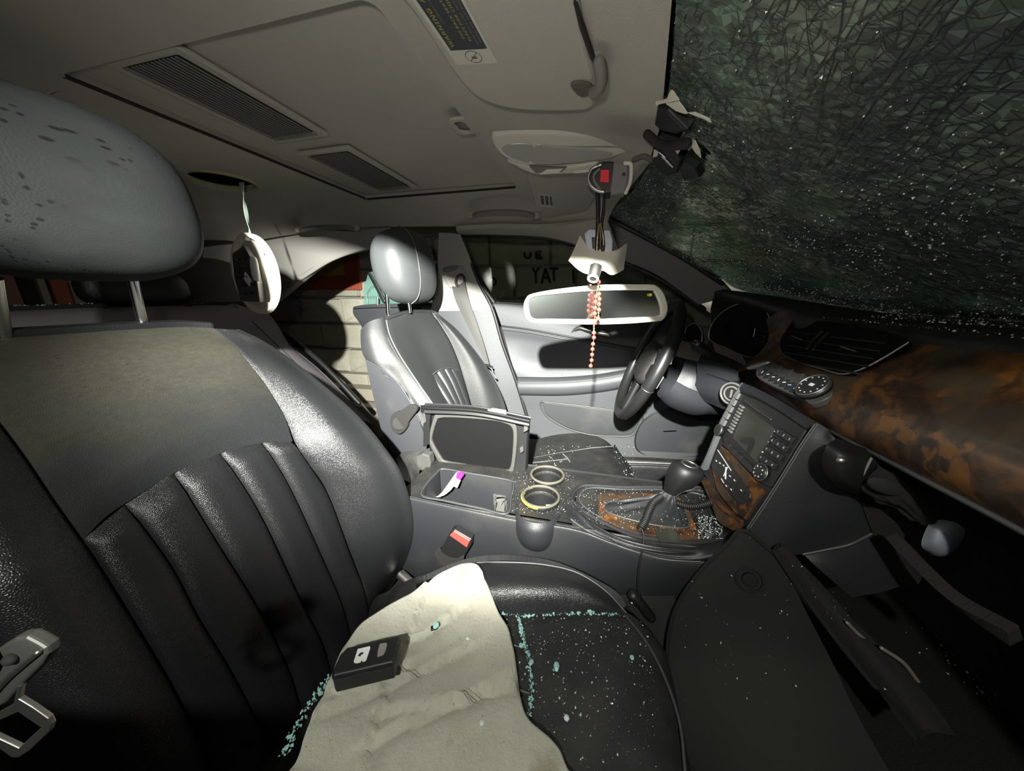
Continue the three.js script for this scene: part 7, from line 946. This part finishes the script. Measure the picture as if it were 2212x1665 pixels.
// ---------------------------------------------------------------- broken glass lying about
{
  const shard = (s) => { const g = new THREE.DodecahedronGeometry(s, 0), p = g.attributes.position; const a = rr(0.7, 1.3), b = rr(0.35, 0.7), c = rr(0.7, 1.2); for (let i = 0; i < p.count; i++) p.setXYZ(i, p.getX(i) * a, p.getY(i) * b, p.getZ(i) * c); g.computeVertexNormals(); return g; };
  const big = [[1202, 1441, .505, .0062, 'biggest blue green glass lump, alone on the near black cushion'], [1148, 1431, .506, .0045, 'blue green glass lump on the cushion seam, the one level with the biggest lump'], [1126, 1395, .507, .0042, 'blue green glass lump by the sheet, above the cross seam'], [1273, 1320, .510, .005, 'blue green glass lump at the tip of the cushion bolster'], [1224, 1552, .504, .0045, 'clear glass lump low on the near cushion'], [1365, 1421, .503, .004, 'slim upright glass sliver near the mat edge'], [942, 1352, .528, .0055, 'glass lump with a dark chip beside it on the felt sheet'], [1010, 1380, .524, .003, 'small clear glass chip in the middle of the felt sheet'], [1041, 1562, .524, .0032, 'thin glass stick on the lower felt sheet']];
  for (const [x, y, h, s, label] of big) single('glass_lump', shard(s).rotateY(rr(0, 6)).translate(...Y(x, y, h).add(V(0, s * 0.3, 0)).toArray()), y === 1552 || y === 1380 || y === 1562 ? M.crumb : M.tealCrumb, label, 'glass', 'glass lumps on the near seat');
  single('dark_chip', box(0.009, 0.003, 0.007, 0.001).rotateY(0.5).translate(...Y(937, 1356, .5265).toArray()), M.black, 'small dark chip beside the glass lump on the felt sheet', 'chip');
  const scatter = (name, label, n, m, f, s0, s1) => { const g = new THREE.OctahedronGeometry(1, 0), im = new THREE.InstancedMesh(g, m, n), q = new THREE.Object3D(); let k = 0, guard = 0; while (k < n && guard++ < n * 200) { const p = f(); if (!p) continue; q.position.copy(p); q.rotation.set(rr(0, 6), rr(0, 6), rr(0, 6)); const s = s0 + (s1 - s0) * Math.pow(rnd(), 3); q.scale.set(s * rr(.6, 1.3), s * rr(.5, 1), s * rr(.6, 1.3)); q.updateMatrix(); im.setMatrixAt(k++, q.matrix); } im.count = k; im.name = name; im.castShadow = im.receiveShadow = true; im.userData = { label, category: 'glass', kind: 'stuff' }; scene.add(im); };
  const along = (pts, w) => { const p = curvePt(pts, rnd()); return p.add(V(rr(-w, w), rr(0, 0.002), rr(-w, w))); };
  const seam1 = yy(1140, 1560, .506, 1148, 1500, .506, 1142, 1430, .506, 1132, 1380, .507, 1118, 1332, .509), seam2 = yy(1078, 1327, .509, 1130, 1330, .510, 1200, 1328, .510, 1270, 1325, .510, 1345, 1330, .508), seam3 = yy(610, 1640, .525, 650, 1555, .522, 690, 1495, .52, 712, 1458, .52), shelf = ww(-1.39, .984, .5, -1.40, .99, .25, -1.40, .992, 0, -1.40, .985, -.2);
  scatter('seam_glass', 'crumbled glass packed along the seams of the near cushion', 420, M.tealCrumb, () => rnd() < 0.4 ? along(seam1, 0.003) : rnd() < 0.5 ? along(seam2, 0.0025) : along(seam3, 0.005), 0.0008, 0.0032);
  scatter('cushion_glass', 'clear glass crumbs strewn over the near cushion and mat', 420, M.crumb, () => { const x = rr(1090, 1480), y = rr(1335, 1660); if (rnd() > sstep(1750, 1340, y)) return null; const p = Y(x, y, .506); if (p.x < -0.14 || p.x > 0.11) return null; return p; }, 0.0004, 0.0017);
  scatter('mat_glass', 'glass crumbs on the upright floor mat and trim rail', 90, M.crumb, () => { const f = rnd(), y = 1230 + f * 330; return rnd() < 0.6 ? Z(rr(1470, 1720), y, .158 + 0.1 * Math.max(0, (y - 1300) / 260)) : Z(1700 + f * 230 + rr(-20, 40), 1200 + f * 290, .155 + f * .11); }, 0.0005, 0.0022);
  scatter('driver_glass', 'glass crumbs strewn over the far driver cushion', 420, M.crumb, () => { const x = rr(1150, 1370), y = rr(965, 1060), z = -.40 + (y - 975) / 75 * .20; return Z(x, y, z).add(V(0, .008, .008)); }, 0.0006, 0.0022);
  scatter('console_glass', 'glass dust and crumbs on the console deck, cup rims and wood ring', 1100, M.sparkle, () => { const r = rnd(); const p = r < 0.25 ? Y(rr(1105, 1240), rr(1020, 1110), .537) : r < 0.85 ? Y(rr(1240, 1520), rr(1056, 1172), .541) : Y(rr(1508, 1562), rr(1112, 1164), .537); return Math.hypot(p.x + .105, p.z - .028) < .04 || Math.hypot(p.x + .104, p.z + .075) < .04 || p.z > .094 ? null : p; }, 0.0003, 0.0011);
  scatter('tray_glass', 'heap of clear glass crumbs in the tray ahead of the gear selector', 260, M.crumb, () => Y(rr(1508, 1560), rr(1114, 1164), .535 + 0.004 * rnd()), 0.0006, 0.0021);
  scatter('shelf_glass', 'glass crumbs along the top of the rear bench', 160, M.tealCrumb, () => along(shelf, 0.012), 0.0008, 0.0035);
  scatter('dash_glass', 'glass crumbs scattered over the dashboard top under the windscreen', 900, M.sparkle, () => { const z = rr(-.55, .3), x = rr(.46, .60); return V(x, .978 + 0.012 * sstep(-.2, -.45, z) + (x < .5 ? -.006 : 0), z); }, 0.0004, 0.0018);
  scatter('footwell_glass', 'glass glinting in the dark footwell under the glovebox hole', 110, M.sparkle, () => { const f = rnd(); return Y(1990 + f * 190 + rr(-40, 30), 1340 + f * 150 + rr(-45, 45), .253); }, 0.0010, 0.0034);
}
renderer.render(scene, camera);
